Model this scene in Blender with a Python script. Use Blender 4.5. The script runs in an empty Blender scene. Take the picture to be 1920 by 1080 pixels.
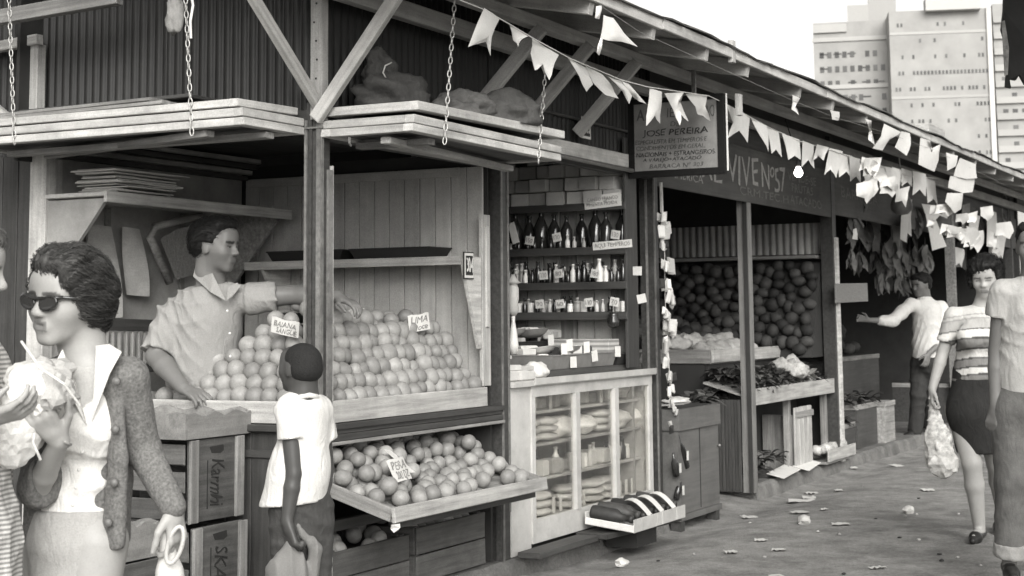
import bpy, math, random
import numpy as np
from mathutils import Vector, Matrix

# ------------------------------------------------------------------ camera
F = 2979.0; CX = 960.0; CY = 258.3
TILT = math.radians(6.449); ROLL = math.radians(-.5416); YAW = math.radians(27.254)
CAM = np.array([-5.821, -3.95, 1.32])
fw = np.array([math.cos(YAW) * math.cos(TILT), math.sin(YAW) * math.cos(TILT), math.sin(TILT)])
_r = np.array([math.sin(YAW), -math.cos(YAW), 0.]); _u = np.cross(_r, fw)
rt = math.cos(ROLL) * _r + math.sin(ROLL) * _u
up = np.cross(rt, fw)
scene = bpy.context.scene
col = scene.collection
cd = bpy.data.cameras.new('camera'); cam = bpy.data.objects.new('camera', cd); col.objects.link(cam)
cam.matrix_world = Matrix(((rt[0], up[0], -fw[0], CAM[0]), (rt[1], up[1], -fw[1], CAM[1]), (rt[2], up[2], -fw[2], CAM[2]), (0, 0, 0, 1)))
cd.sensor_width = 36; cd.lens = F / 1920 * 36; cd.shift_y = -(540 - CY) / 1920; cd.clip_end = 3000; cd.clip_start = .05
cd.dof.use_dof = True; cd.dof.focus_distance = 6.6; cd.dof.aperture_fstop = 8.0
scene.camera = cam

# ------------------------------------------------------------------ sky, sun, exposure
SUN_EL = 30.0; SUN_AZ = 214.0      # direction the light comes from, degrees counter-clockwise from +X
w = bpy.data.worlds.new('World'); scene.world = w; w.use_nodes = True
nt = w.node_tree; nt.nodes.clear()
sk = nt.nodes.new('ShaderNodeTexSky'); sk.sky_type = 'NISHITA'; sk.sun_disc = False
sk.sun_elevation = math.radians(SUN_EL); sk.sun_rotation = math.radians(90 - SUN_AZ)
sk.dust_density = 3.0; sk.air_density = 1.2; sk.ozone_density = 1.0
bw = nt.nodes.new('ShaderNodeRGBToBW')
tn = nt.nodes.new('ShaderNodeMixRGB'); tn.blend_type = 'MULTIPLY'; tn.inputs[0].default_value = 1; tn.inputs[2].default_value = (1.0, .985, .955, 1)
bg = nt.nodes.new('ShaderNodeBackground'); bg.inputs[1].default_value = .125
wo = nt.nodes.new('ShaderNodeOutputWorld')
nt.links.new(sk.outputs[0], bw.inputs[0]); nt.links.new(bw.outputs[0], tn.inputs[1]); nt.links.new(tn.outputs[0], bg.inputs[0]); nt.links.new(bg.outputs[0], wo.inputs[0])
sl = bpy.data.lights.new('sun', 'SUN'); so = bpy.data.objects.new('sun', sl); col.objects.link(so)
sl.energy = 1.5; sl.angle = math.radians(40); sl.color = (1, .985, .955)
_e, _a = math.radians(SUN_EL), math.radians(SUN_AZ)
so.rotation_euler = Vector((math.cos(_e) * math.cos(_a), math.cos(_e) * math.sin(_a), math.sin(_e))).to_track_quat('Z', 'Y').to_euler()
scene.view_settings.view_transform = 'Standard'; scene.view_settings.look = 'None'
scene.view_settings.gamma = 1.0; scene.view_settings.exposure = 1.08

# ------------------------------------------------------------------ pixel of the photograph -> point on a known plane
def ray(px, py): return fw + rt * (px - CX) / F + up * (CY - py) / F
def atZ(px, py, z=0.): d = ray(px, py); return Vector(CAM + d * (z - CAM[2]) / d[2])
def atY(px, py, y=0.): d = ray(px, py); return Vector(CAM + d * (y - CAM[1]) / d[1])
def atX(px, py, x=0.): d = ray(px, py); return Vector(CAM + d * (x - CAM[0]) / d[0])
def atD(px, py, t): return Vector(CAM + ray(px, py) * t)
VR = Vector(_r); VB = Vector((-fw[0], -fw[1], 0)).normalized(); VU = Vector((0, 0, 1))
def dirv(r, u, b): return (VR * r + VU * u + VB * b).normalized()

random.seed(7); np.random.seed(7)
rnd = random.uniform

# ------------------------------------------------------------------ materials
MATS = {}
def g(v): return (v, v * .985, v * .95, 1)
def mat(name, v, rough=.75, kind='plain', var=.18, rv=.08, scale=14., bump=.25, metal=0., spec=.35, tone=False, stripes=None, dirt=0., emit=0., trans=0., axis=0):
    if name in MATS: return MATS[name]
    m = bpy.data.materials.new(name); m.use_nodes = True; MATS[name] = m
    N = m.node_tree.nodes; L = m.node_tree.links
    b = N['Principled BSDF']
    tc = N.new('ShaderNodeTexCoord'); oi = N.new('ShaderNodeObjectInfo')
    off = N.new('ShaderNodeVectorMath'); off.operation = 'SCALE'; off.inputs[0].default_value = (17.3, 9.1, 5.7)
    L.new(oi.outputs['Random'], off.inputs['Scale'])
    addv = N.new('ShaderNodeVectorMath'); addv.operation = 'ADD'
    L.new(tc.outputs['Object'], addv.inputs[0]); L.new(off.outputs[0], addv.inputs[1])
    mp = N.new('ShaderNodeMapping'); L.new(addv.outputs[0], mp.inputs[0])
    sc = [scale] * 3
    if kind == 'wood': sc = [scale * 3] * 3; sc[axis] = scale * .16
    if kind == 'streak': sc = [scale * 2.2] * 3; sc[2] = scale * .25
    mp.inputs['Scale'].default_value = sc
    nz = N.new('ShaderNodeTexNoise'); nz.inputs['Scale'].default_value = 1; nz.inputs['Detail'].default_value = 7; nz.inputs['Roughness'].default_value = .62
    L.new(mp.outputs[0], nz.inputs['Vector'])
    mr = N.new('ShaderNodeMapRange'); mr.inputs[1].default_value = .25; mr.inputs[2].default_value = .75
    mr.inputs[3].default_value = 1 - var; mr.inputs[4].default_value = 1 + var; L.new(nz.outputs['Fac'], mr.inputs[0])
    rr = N.new('ShaderNodeMapRange'); rr.inputs[3].default_value = 1 - rv; rr.inputs[4].default_value = 1 + rv; L.new(oi.outputs['Random'], rr.inputs[0])
    mu = N.new('ShaderNodeMath'); mu.operation = 'MULTIPLY'; L.new(mr.outputs[0], mu.inputs[0]); L.new(rr.outputs[0], mu.inputs[1])
    out = mu
    def mul(a, bsock):
        q = N.new('ShaderNodeMath'); q.operation = 'MULTIPLY'; L.new(a.outputs[0], q.inputs[0]); L.new(bsock, q.inputs[1]); return q
    if dirt:      # stains with a shape of their own
        n2 = N.new('ShaderNodeTexNoise'); n2.inputs['Scale'].default_value = 3.1; n2.inputs['Detail'].default_value = 9; n2.inputs['Roughness'].default_value = .7
        L.new(addv.outputs[0], n2.inputs['Vector'])
        m2 = N.new('ShaderNodeMapRange'); m2.inputs[1].default_value = .42; m2.inputs[2].default_value = .68; m2.inputs[3].default_value = 1; m2.inputs[4].default_value = 1 - dirt
        L.new(n2.outputs['Fac'], m2.inputs[0]); out = mul(out, m2.outputs[0])
    if stripes:
        per, amt, ax = stripes
        sx = N.new('ShaderNodeSeparateXYZ'); L.new(tc.outputs['Object'], sx.inputs[0])
        q = N.new('ShaderNodeMath'); q.operation = 'MULTIPLY'; q.inputs[1].default_value = 2 * math.pi / per; L.new(sx.outputs[ax], q.inputs[0])
        s = N.new('ShaderNodeMath'); s.operation = 'SINE'; L.new(q.outputs[0], s.inputs[0])
        m3 = N.new('ShaderNodeMapRange'); m3.inputs[1].default_value = -.3; m3.inputs[2].default_value = .3; m3.inputs[3].default_value = 1 - amt; m3.inputs[4].default_value = 1
        L.new(s.outputs[0], m3.inputs[0]); out = mul(out, m3.outputs[0])
    if tone:
        at = N.new('ShaderNodeAttribute'); at.attribute_name = 'tone'; out = mul(out, at.outputs['Fac'])
    if not emit:
        ng = N.new('ShaderNodeTexNoise'); ng.inputs['Scale'].default_value = 55 if kind == 'ground' else 190; ng.inputs['Detail'].default_value = 4; ng.inputs['Roughness'].default_value = .75; L.new(addv.outputs[0], ng.inputs['Vector'])
        mg = N.new('ShaderNodeMapRange'); mg.inputs[1].default_value = .3; mg.inputs[2].default_value = .7; q_ = {'ground': .24, 'wood': .22}.get(kind, .12) * (.45 if 'skin' in name else 1); mg.inputs[3].default_value = 1 - q_; mg.inputs[4].default_value = 1 + q_
        L.new(ng.outputs['Fac'], mg.inputs[0]); out = mul(out, mg.outputs[0])
    vm = N.new('ShaderNodeVectorMath'); vm.operation = 'SCALE'; vm.inputs[0].default_value = g(v)[:3]; L.new(out.outputs[0], vm.inputs['Scale'])
    L.new(vm.outputs[0], b.inputs['Base Color'])
    b.inputs['Roughness'].default_value = rough; b.inputs['Metallic'].default_value = metal
    b.inputs['Specular IOR Level'].default_value = spec
    if bump:
        bp = N.new('ShaderNodeBump'); bp.inputs['Strength'].default_value = bump; bp.inputs['Distance'].default_value = .004 if kind != 'ground' else .012
        src = nz
        if kind in ('cloth', 'knit', 'ground'):
            n4 = N.new('ShaderNodeTexNoise'); n4.inputs['Scale'].default_value = {'cloth': 260, 'knit': 130, 'ground': 90}[kind]; n4.inputs['Detail'].default_value = 3
            L.new(tc.outputs['Object'], n4.inputs['Vector']); src = n4
            if kind == 'knit':
                m5 = N.new('ShaderNodeMapRange'); m5.inputs[1].default_value = .3; m5.inputs[2].default_value = .7; m5.inputs[3].default_value = .7; m5.inputs[4].default_value = 1.3
                L.new(n4.outputs['Fac'], m5.inputs[0]); q = mul(out, m5.outputs[0]); L.new(q.outputs[0], vm.inputs['Scale'])
        L.new(src.outputs['Fac'], bp.inputs['Height']); last = bp
        if kind in ('cloth', 'knit'):      # soft creases
            mw = N.new('ShaderNodeMapping'); mw.inputs['Scale'].default_value = (22, 22, 9); mw.inputs['Rotation'].default_value = (.5, .4, 0); L.new(addv.outputs[0], mw.inputs[0])
            nw = N.new('ShaderNodeTexNoise'); nw.inputs['Scale'].default_value = 1; nw.inputs['Detail'].default_value = 2.5; nw.inputs['Distortion'].default_value = 1.2; L.new(mw.outputs[0], nw.inputs['Vector'])
            b2_ = N.new('ShaderNodeBump'); b2_.inputs['Strength'].default_value = .3; b2_.inputs['Distance'].default_value = .03 if kind == 'cloth' else .012; L.new(nw.outputs['Fac'], b2_.inputs['Height']); L.new(bp.outputs[0], b2_.inputs['Normal']); last = b2_
        L.new(last.outputs[0], b.inputs['Normal'])
    if emit:
        b.inputs['Emission Color'].default_value = (1, .97, .9, 1); b.inputs['Emission Strength'].default_value = emit
    if trans: b.inputs['Transmission Weight'].default_value = trans
    return m
def glass_mat(name='pane_glass'):
    m = bpy.data.materials.new(name); m.use_nodes = True; N = m.node_tree.nodes; L = m.node_tree.links; N.clear()
    o = N.new('ShaderNodeOutputMaterial'); mx = N.new('ShaderNodeMixShader'); tr = N.new('ShaderNodeBsdfTransparent'); gl = N.new('ShaderNodeBsdfGlossy')
    lw = N.new('ShaderNodeLayerWeight'); lw.inputs[0].default_value = .5; gl.inputs['Roughness'].default_value = .03
    pw = N.new('ShaderNodeMath'); pw.operation = 'POWER'; pw.inputs[1].default_value = 3; L.new(lw.outputs['Facing'], pw.inputs[0])
    fr = N.new('ShaderNodeMath'); fr.operation = 'MULTIPLY_ADD'; fr.inputs[1].default_value = .6; fr.inputs[2].default_value = .05; L.new(pw.outputs[0], fr.inputs[0])
    tr.inputs[0].default_value = (.97, .965, .95, 1)
    L.new(fr.outputs[0], mx.inputs[0]); L.new(tr.outputs[0], mx.inputs[1]); L.new(gl.outputs[0], mx.inputs[2]); L.new(mx.outputs[0], o.inputs[0]); MATS[name] = m; return m

WOOD_L = mat('weathered_light_wood', .42, .8, 'wood', .4, .13, 14, .5, dirt=.3)
WOOD_W = mat('whitewashed_wood', .46, .75, 'wood', .28, .12, 14, .45, dirt=.42)
WOOD_M = mat('grey_brown_wood', .24, .8, 'wood', .5, .2, 14, .5, dirt=.35)
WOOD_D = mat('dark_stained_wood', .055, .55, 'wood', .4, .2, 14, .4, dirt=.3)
WOOD_P = mat('painted_plank', .42, .7, 'wood', .12, .09, 10, .3, dirt=.25)
PAINT_D = mat('worn_dark_paint', .05, .42, 'wood', .45, .1, 14, .35, dirt=.3)
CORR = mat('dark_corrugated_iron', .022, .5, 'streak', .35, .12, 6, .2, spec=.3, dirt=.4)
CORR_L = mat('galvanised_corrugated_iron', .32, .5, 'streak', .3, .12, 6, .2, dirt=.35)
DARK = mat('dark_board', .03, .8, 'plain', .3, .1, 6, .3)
PLY = mat('stained_board', .32, .8, 'plain', .25, .1, 3, .2, dirt=.35)
WHITE_P = mat('white_gloss_paint', .5, .45, 'plain', .12, .05, 5, .2, dirt=.3)
PAPER = mat('white_paper', .58, .8, 'plain', .07, .08, 20, .15)
PAPER_G = mat('grey_paper', .5, .85, 'plain', .12, .2, 20, .2)
CARD = mat('brown_card', .42, .8, 'plain', .12, .28, 8, .2, dirt=.2)
INK = mat('black_ink', .025, .7, 'plain', .2, 0, 30, 0)
CHALK = mat('chalk_lettering', .3, .9, 'plain', .35, 0, 60, 0)
METAL = mat('dull_iron', .22, .45, 'plain', .3, .1, 60, .3, metal=.6, spec=.5)
ORANGE = mat('orange_peel', .23, .5, 'plain', .22, .28, 26, .3, spec=.4)
BURLAP = mat('burlap', .075, .95, 'cloth', .25, .12, 40, .8)
CLOTH_W = mat('white_cotton', .66, .85, 'cloth', .05, .03, 12, .25)
FLAG = mat('thin_paper_flag', .52, .85, 'plain', .08, .1, 12, .2)
BOTTLE = mat('dark_bottle_glass', .02, .12, 'plain', .2, .4, 10, 0, spec=.7)
JAR = mat('pale_jar', .5, .3, 'plain', .2, .5, 20, 0)
LEAFM = mat('leafy_green', .07, .6, 'plain', .4, .5, 30, .3)
LEAFL = mat('pale_vegetable', .4, .7, 'plain', .3, .3, 60, .5)
GLASS = glass_mat()

# ------------------------------------------------------------------ object helpers
WM = {}
def link(o, parent=None, world=None):
    col.objects.link(o)
    wmx = world if world is not None else Matrix.Identity(4)
    if parent is not None:
        o.parent = parent; o.matrix_parent_inverse = WM[parent.name].inverted()
    o.matrix_basis = wmx; WM[o.name] = wmx
    return o
def thing(name, label, cat, loc=(0, 0, 0), group=None):
    o = bpy.data.objects.new(name, None); o.empty_display_size = .1
    link(o, None, Matrix.Translation(Vector(loc))); return tag(o, label, cat, group)
def tag(o, label, cat=None, group=None, kind=None):
    if label: o['label'] = label
    if cat: o['category'] = cat
    if group: o['group'] = group
    if kind: o['kind'] = kind
    return o
def mesh(name, v, f, smooth=False):
    me = bpy.data.meshes.new(name); me.from_pydata([tuple(p) for p in v], [], f); me.update()
    if smooth:
        for p in me.polygons: p.use_smooth = True
    return me
def obj(name, me, m, parent=None, world=None):
    o = bpy.data.objects.new(name, me)
    if m is not None and not me.materials: me.materials.append(m)
    return link(o, parent, world)
def frame(x, z, o):
    x = Vector(x).normalized(); z = Vector(z); z = (z - x * z.dot(x)).normalized(); y = z.cross(x)
    return Matrix(((x[0], y[0], z[0], o[0]), (x[1], y[1], z[1], o[1]), (x[2], y[2], z[2], o[2]), (0, 0, 0, 1)))

class MB:
    def __init__(s): s.v = []; s.f = []
    def add(s, v, f):
        n = len(s.v); s.v += [Vector(p) for p in v]; s.f += [[i + n for i in q] for q in f]; return s
    def box(s, a, b, c=.0):
        a = Vector(a); b = Vector(b)
        lo = [min(a[i], b[i]) for i in range(3)]; hi = [max(a[i], b[i]) for i in range(3)]
        return s.hexa([(lo[0], lo[1], lo[2]), (hi[0], lo[1], lo[2]), (hi[0], hi[1], lo[2]), (lo[0], hi[1], lo[2]), (lo[0], lo[1], hi[2]), (hi[0], lo[1], hi[2]), (hi[0], hi[1], hi[2]), (lo[0], hi[1], hi[2])])
    def hexa(s, p):
        return s.add(p, [(0, 3, 2, 1), (4, 5, 6, 7), (0, 1, 5, 4), (1, 2, 6, 5), (2, 3, 7, 6), (3, 0, 4, 7)])
    def bar(s, p0, p1, w_, t, n=(0, 0, 1)):
        m = frame(Vector(p1) - Vector(p0), n, p0); l = (Vector(p1) - Vector(p0)).length
        P = [(0, -w_ / 2, -t / 2), (l, -w_ / 2, -t / 2), (l, w_ / 2, -t / 2), (0, w_ / 2, -t / 2), (0, -w_ / 2, t / 2), (l, -w_ / 2, t / 2), (l, w_ / 2, t / 2), (0, w_ / 2, t / 2)]
        return s.hexa([m @ Vector(q) for q in P])
    def tube(s, pts, r, n=8, cap=True):
        pts = [Vector(p) for p in pts]; rs = r if isinstance(r, (list, tuple)) else [r] * len(pts)
        base = len(s.v); prev = Vector((0.31, .2, .93))
        for i, p in enumerate(pts):
            d = (pts[min(i + 1, len(pts) - 1)] - pts[max(i - 1, 0)]).normalized()
            x = prev - d * prev.dot(d)
            if x.length < 1e-4: x = d.orthogonal()
            x.normalize(); y = d.cross(x); prev = x
            for k in range(n):
                a = 2 * math.pi * k / n; s.v.append(p + (x * math.cos(a) + y * math.sin(a)) * rs[i])
        for i in range(len(pts) - 1):
            for k in range(n):
                a = base + i * n + k; b = base + i * n + (k + 1) % n; s.f.append([a, b, b + n, a + n])
        if cap:
            s.f.append([base + k for k in range(n)][::-1]); s.f.append([base + (len(pts) - 1) * n + k for k in range(n)])
        return s
    def lathe(s, prof, n=14, o=(0, 0, 0)):
        base = len(s.v); o = Vector(o)
        for (r, z) in prof:
            for k in range(n):
                a = 2 * math.pi * k / n; s.v.append(o + Vector((r * math.cos(a), r * math.sin(a), z)))
        for i in range(len(prof) - 1):
            for k in range(n):
                a = base + i * n + k; b = base + i * n + (k + 1) % n; s.f.append([a, b, b + n, a + n])
        s.f.append([base + k for k in range(n)][::-1]); s.f.append([base + (len(prof) - 1) * n + k for k in range(n)])
        return s
    def poly(s, pts, d):
        n = len(pts); pts = [Vector(p) for p in pts]; d = Vector(d)
        return s.add(pts + [p + d for p in pts], [list(range(n))[::-1], list(range(n, 2 * n))] + [[i, (i + 1) % n, n + (i + 1) % n, n + i] for i in range(n)])
    def me(s, name, smooth=False): return mesh(name, s.v, s.f, smooth)
    def build(s, name, m, parent=None, smooth=False, world=None): return obj(name, s.me(name, smooth), m, parent, world)

def cbox(l, w_, t, c=.003, jit=0.):
    """chamfered box, length on local X"""
    v = []
    for z in (-1, 1):
        for k in (0, 1):
            cc = c if k == (0 if z < 0 else 1) else 0
            for (sx, sy) in ((-1, -1), (1, -1), (1, 1), (-1, 1)):
                zz = z * t / 2 if k == (0 if z < 0 else 1) else z * (t / 2 - c)
                v.append(Vector((sx * (l / 2 - cc) + rnd(-jit, jit), sy * (w_ / 2 - cc) + rnd(-jit, jit) * .5, zz + rnd(-jit, jit) * .25)))
    f = [(3, 2, 1, 0), (12, 13, 14, 15)]
    for i in range(3):
        for k in range(4): f.append((i * 4 + k, i * 4 + (k + 1) % 4, i * 4 + 4 + (k + 1) % 4, i * 4 + 4 + k))
    return v, f
def plank(name, p0, p1, w_, t, n, m, parent=None, c=.003, jit=.0015):
    """board from p0 to p1; n = direction of its thickness"""
    p0 = Vector(p0); p1 = Vector(p1); v, f = cbox((p1 - p0).length, w_, t, c, jit)
    return obj(name, mesh(name, v, f), m, parent, frame(p1 - p0, n, (p0 + p1) / 2))

def corrugated(name, o, du, lu, dv, lv, m, parent, pitch=.05, amp=.008, thick=.0015):
    du = Vector(du).normalized(); dv = Vector(dv).normalized(); n = du.cross(dv); o = Vector(o)
    k = max(2, int(lu / pitch * 8)); v = []; f = []
    for j in range(2):
        for i in range(k + 1):
            s = lu * i / k; ph = s / pitch * 2 * math.pi
            v.append(o + du * s + dv * (lv * j) + n * (amp * (math.cos(ph) + .25 * math.cos(2 * ph))))
    for i in range(k): f.append((i, i + 1, k + 2 + i, k + 1 + i))
    nv = len(v); v += [p + n * thick for p in v]; f += [tuple(q + nv for q in t[::-1]) for t in f]
    return obj(name, mesh(name, v, f, True), m, parent)

def text(name, body, o, xd, ud, w_, h_, m, parent, shear=0., off=.002, depth=.0008, bold=0.):
    """flat lettering stretched to w_ x h_ with its lower left corner at o"""
    c = bpy.data.curves.new(name, 'FONT'); c.body = body; c.extrude = depth; c.shear = shear; c.offset = bold; c.resolution_u = 3; c.align_x = 'CENTER'
    t = bpy.data.objects.new(name, c); col.objects.link(t)
    dg = bpy.context.evaluated_depsgraph_get(); me = bpy.data.meshes.new_from_object(t.evaluated_get(dg))
    bpy.data.objects.remove(t); me.name = name
    co = np.array([p.co[:] for p in me.vertices]); lo = co.min(0); hi = co.max(0)
    for p in me.vertices:
        a_, b_ = (p.co[0] - lo[0]) / (hi[0] - lo[0]) * w_, (p.co[1] - lo[1]) / (hi[1] - lo[1]) * h_
        q_ = a_ / max(h_, 1e-4)          # brush wobble of hand lettering
        p.co = (a_ + h_ * (.05 * math.sin(q_ * 3.1 + b_ / h_ * 4) + .025 * math.sin(q_ * 9 + 1)), b_ + h_ * (.06 * math.sin(q_ * 2.3 + 1) + .035 * math.sin(q_ * 7.7 + b_ / h_ * 3)), p.co[2])
    xd = Vector(xd).normalized(); ud = Vector(ud).normalized(); n = xd.cross(ud)
    me.materials.clear()
    return obj(name, me, m, parent, frame(xd, n, Vector(o) + n * off))
# ================================================================== SETTING
def gz_(x, y):
    near = -9 < x < 22 and -6.5 < y < 6
    z = .012 * math.sin(x * 1.3 + y * .7) * math.cos(y * 1.1 - x * .4) - .012 if near else -.012
    if 1 < x < 20: z -= .06 * math.exp(-((y + .15) / .3) ** 2) * min(1, (x - 1) / 1.5)      # shallow gutter along the kerb
    return z
def ground_mesh():
    v = []; f = []
    xs = [-30, -12] + [(-9 + i * .45) for i in range(70)] + [24, 40, 90, 400]
    ys = [-60, -20, -9] + [(-6.5 + i * .45) for i in range(12)] + [(-1.1 + i * .1) for i in range(16)] + [.9, 1.4, 2, 3, 4.5, 6] + [10, 40, 400]
    for y in ys:
        for x in xs:
            v.append((x, y, gz_(x, y)))
    n = len(xs)
    for j in range(len(ys) - 1):
        for i in range(n - 1): f.append((j * n + i, j * n + i + 1, (j + 1) * n + i + 1, (j + 1) * n + i))
    return mesh('ground', v, f, True)
GROUND = mat('worn_dirty_asphalt', .26, .9, 'ground', .28, 0, 7, .9, dirt=.45)
tag(obj('ground', ground_mesh(), GROUND), None, None, None, 'structure')
CONC = mat('stained_concrete', .17, .9, 'ground', .3, 0, 5, .6, dirt=.45)
def slab(x0, x1, y0, y1, z0, z1):
    b = MB(); n = max(2, int((x1 - x0) / .12)); ring = []
    for i in range(n + 1):
        x = x0 + (x1 - x0) * i / n; j = rnd(-.012, .012); k = rnd(-.006, .006)
        ring.append([(x, y0 - .03 + j, z0), (x, y0 + j, z1 - .02 + k), (x, y0 + .025 + j, z1 + k * .5), (x, y1, z1), (x, y1, z0)])
    v = [p for r in ring for p in r]; f = []
    for i in range(n):
        for k in range(4): f.append((i * 5 + k, i * 5 + k + 1, i * 5 + 6 + k, i * 5 + 5 + k))
    f += [tuple(range(5)), tuple(n * 5 + k for k in range(5))[::-1]]
    return mesh('pavement', v, f)
tag(obj('pavement', slab(-.02, 3.93, -.03, 3.2, -.12, .055), CONC), None, None, None, 'structure')
tag(obj('pavement', slab(3.97, 5.82, .32, 3.2, -.12, .052), CONC), None, None, None, 'structure')
tag(obj('pavement', slab(5.85, 26, .02, 3.2, -.12, .05), CONC), None, None, None, 'structure')

# ================================================================== FRUIT KIOSK (corner stall)
st1 = thing('fruit_stall', 'corner fruit kiosk with dark post, plank walls and corrugated iron above', 'market stall', (0, 0, 0))
Z = Vector((0, 0, 1)); XX = Vector((1, 0, 0)); YY = Vector((0, 1, 0))
def post(name, x0, x1, y0, y1, z0, z1, m, parent, groove=False):
    b = MB(); b.box((x0, y0, z0), (x1, y1, z1))
    o = b.build(name, m, parent)
    return o
cp = post('corner_post', .006, .08, .006, .08, .05, 2.28, PAINT_D, st1)
EDGE = mat('worn_post_edge', .16, .5, 'plain', .4, .1, 30, .2, dirt=.4)
for (a, b_) in (((-.004, .0, .05), (.006, .022, 2.2)), ((-.004, .046, .05), (.006, .060, 2.2)), ((-.004, .074, .05), (.006, .086, 2.2)), ((0, -.004, .05), (.020, .006, 2.2)), ((.056, -.006, .05), (.09, .006, 1.98))):
    MB().box(a, b_).build('post_moulding', EDGE if a[1] != .046 else PAINT_D, cp)
MB().box((.0905, -.002, .05), (.101, .03, 2.0)).build('post_moulding', WOOD_W, cp)
for zz in (2.16,): MB().box((-.008, -.008, zz), (.094, .09, zz + .008)).build('post_band', METAL, cp)
up1 = plank('upper_post', (.03, .03, 2.2), (.03, .03, 2.95), .065, .05, (-1, 0, 0), WOOD_L, st1)
for k in range(7): MB().lathe([(.005, 0), (.005, .002)], 8).build('nail', DARK, up1, world=frame((0, 0, 1), (0, 1, 0), (.004, .045 + rnd(-.012, .012), 2.3 + k * .085)) @ Matrix.Rotation(math.pi / 2, 4, 'Y') if False else Matrix.Translation((.0035, .035 + rnd(-.012, .012), 2.3 + k * .085)) @ Matrix.Rotation(-math.pi / 2, 4, 'Y'))
# corner braces, rising outwards
plank('brace', (-.012, .02, 2.20), (-.012, -.52, 2.86), .06, .035, (-1, 0, 0), WOOD_W, st1)
plank('brace', (.03, .022, 2.25), (-.66, .022, 2.82), .05, .035, (0, -1, 0), WOOD_L, st1)
# left end post of the open side
lp = plank('end_post', (.035, 1.66, .05), (.035, 1.66, 2.2), .105, .07, (-1, 0, 0), WOOD_W, st1)
plank('upper_post', (.0, 1.69, 2.29), (.0, 1.69, 2.68), .075, .06, (-1, 0, 0), WOOD_L, st1)
plank('header_rail', (-.03, 1.64, 2.70), (-.03, 2.4, 2.66), .05, .05, (-1, 0, 0), WOOD_L, st1)
plank('brace', (-.04, 1.75, 2.27), (-.04, 2.25, 2.6), .045, .03, (-1, 0, 0), WOOD_L, st1)
plank('eave_beam', (-.3, .9, 2.79), (-.3, 2.6, 2.73), .07, .05, (-1, 0, 0), WOOD_M, st1)
# corrugated upper walls
for k in range(3):
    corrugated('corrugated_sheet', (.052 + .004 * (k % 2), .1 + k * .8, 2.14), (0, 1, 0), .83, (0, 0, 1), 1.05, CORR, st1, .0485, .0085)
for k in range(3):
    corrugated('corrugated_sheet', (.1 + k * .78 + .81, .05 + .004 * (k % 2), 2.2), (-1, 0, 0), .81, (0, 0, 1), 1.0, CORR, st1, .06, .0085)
# header beams round the opening, ceiling
plank('header_beam', (.085, .045, 2.17), (1.68, .045, 2.17), .10, .06, (0, -1, 0), WOOD_D, st1)
plank('header_beam', (.05, .085, 2.2), (.05, 1.6, 2.2), .10, .06, (-1, 0, 0), WOOD_D, st1)
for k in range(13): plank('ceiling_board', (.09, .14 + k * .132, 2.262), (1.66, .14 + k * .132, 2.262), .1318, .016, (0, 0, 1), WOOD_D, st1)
for k in range(4): plank('cornice', (.04, 1.60 - .03 * k, 2.13 + .03 * k), (1.60, 1.60 - .03 * k, 2.13 + .03 * k), .026, .03, (0, -1, 0), WOOD_M if k % 2 else WOOD_D, st1)
# side partition of vertical planks
for k in range(16):
    y = .115 + k * .0975
    plank('plank', (1.635 + rnd(-.002, .003), y, .6), (1.635 + rnd(-.002, .003), y, 2.125), .0935, .018, (-1, 0, 0), WOOD_P, st1)
plank('wall_batten', (1.62, .2, 2.10), (1.62, 1.6, 2.10), .05, .012, (-1, 0, 0), WOOD_P, st1)
MB().box((1.648, .05, .05), (1.662, 1.66, 2.2)).build('partition_backing', DARK, st1)
MB().box((.05, 1.662, .05), (1.64, 1.69, 2.2)).build('back_wall', PLY, st1)
for x in (.5, 1.1): plank('wall_batten', (x, 1.655, .9), (x, 1.655, 1.9), .04, .012, (0, -1, 0), WOOD_M, st1)
# front cheek board next to the second post
plank('cheek_board', (1.585, .035, .965), (1.585, .035, 1.86), .09, .022, (0, -1, 0), WOOD_L, st1)
plank('cheek_board', (1.585, .022, 1.27), (1.585, .022, 1.80) , .03, .016, (0, -1, 0), WOOD_W, st1)
# second post
p2 = post('post', 1.69, 1.775, -.005, .085, .05, 2.3, PAINT_D, st1)
MB().box((1.692, -.012, .05), (1.706, -.0052, 2.25)).build('post_moulding', EDGE, p2)
MB().box((1.765, -.012, .3), (1.777, -.0052, 2.25)).build('post_moulding', EDGE, p2)
MB().box((1.682, .0, .05), (1.6898, .03, .5)).build('post_moulding', WOOD_D, p2)
# counter: front board, mouldings
plank('front_board', (.1, .012, .9125), (1.545, .012, .9125), .097, .022, (0, -1, 0), WOOD_L, st1)
for k, (z, yy, hh, m_) in enumerate(((.848, -.022, .026, WOOD_D), (.825, -.008, .022, PAINT_D), (.800, -.016, .028, WOOD_D), (.776, -.026, .016, WOOD_M))):
    plank('sill_moulding', (.02 if k else .1, yy + .03, z), (1.69, yy + .03, z), hh, .06, (0, -1, 0), m_, st1)
plank('front_board', (.012, .1, .9125), (.012, 1.6, .9125), .097, .022, (-1, 0, 0), WOOD_L, st1)
plank('sill_moulding', (-.004, .085, .845), (-.004, 1.6, .845), .03, .05, (-1, 0, 0), WOOD_D, st1)
for k in range(11): plank('base_board', (.02, .16 + k * .14, .06), (.02, .16 + k * .14, .828), .137, .02, (-1, 0, 0), WOOD_D, st1)
plank('base_rail', (.006, .1, .73), (.006, 1.6, .73), .035, .012, (-1, 0, 0), WOOD_D, st1)
MB().box((.1, .03, .862), (1.6, 1.0, .872)).build('counter_top', WOOD_M, st1)
MB().box((.06, .6, .06), (1.63, .62, .86)).build('inner_panel', DARK, st1)
MB().box((1.625, .03, .06), (1.645, .6, .86)).build('inner_panel', DARK, st1)
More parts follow.
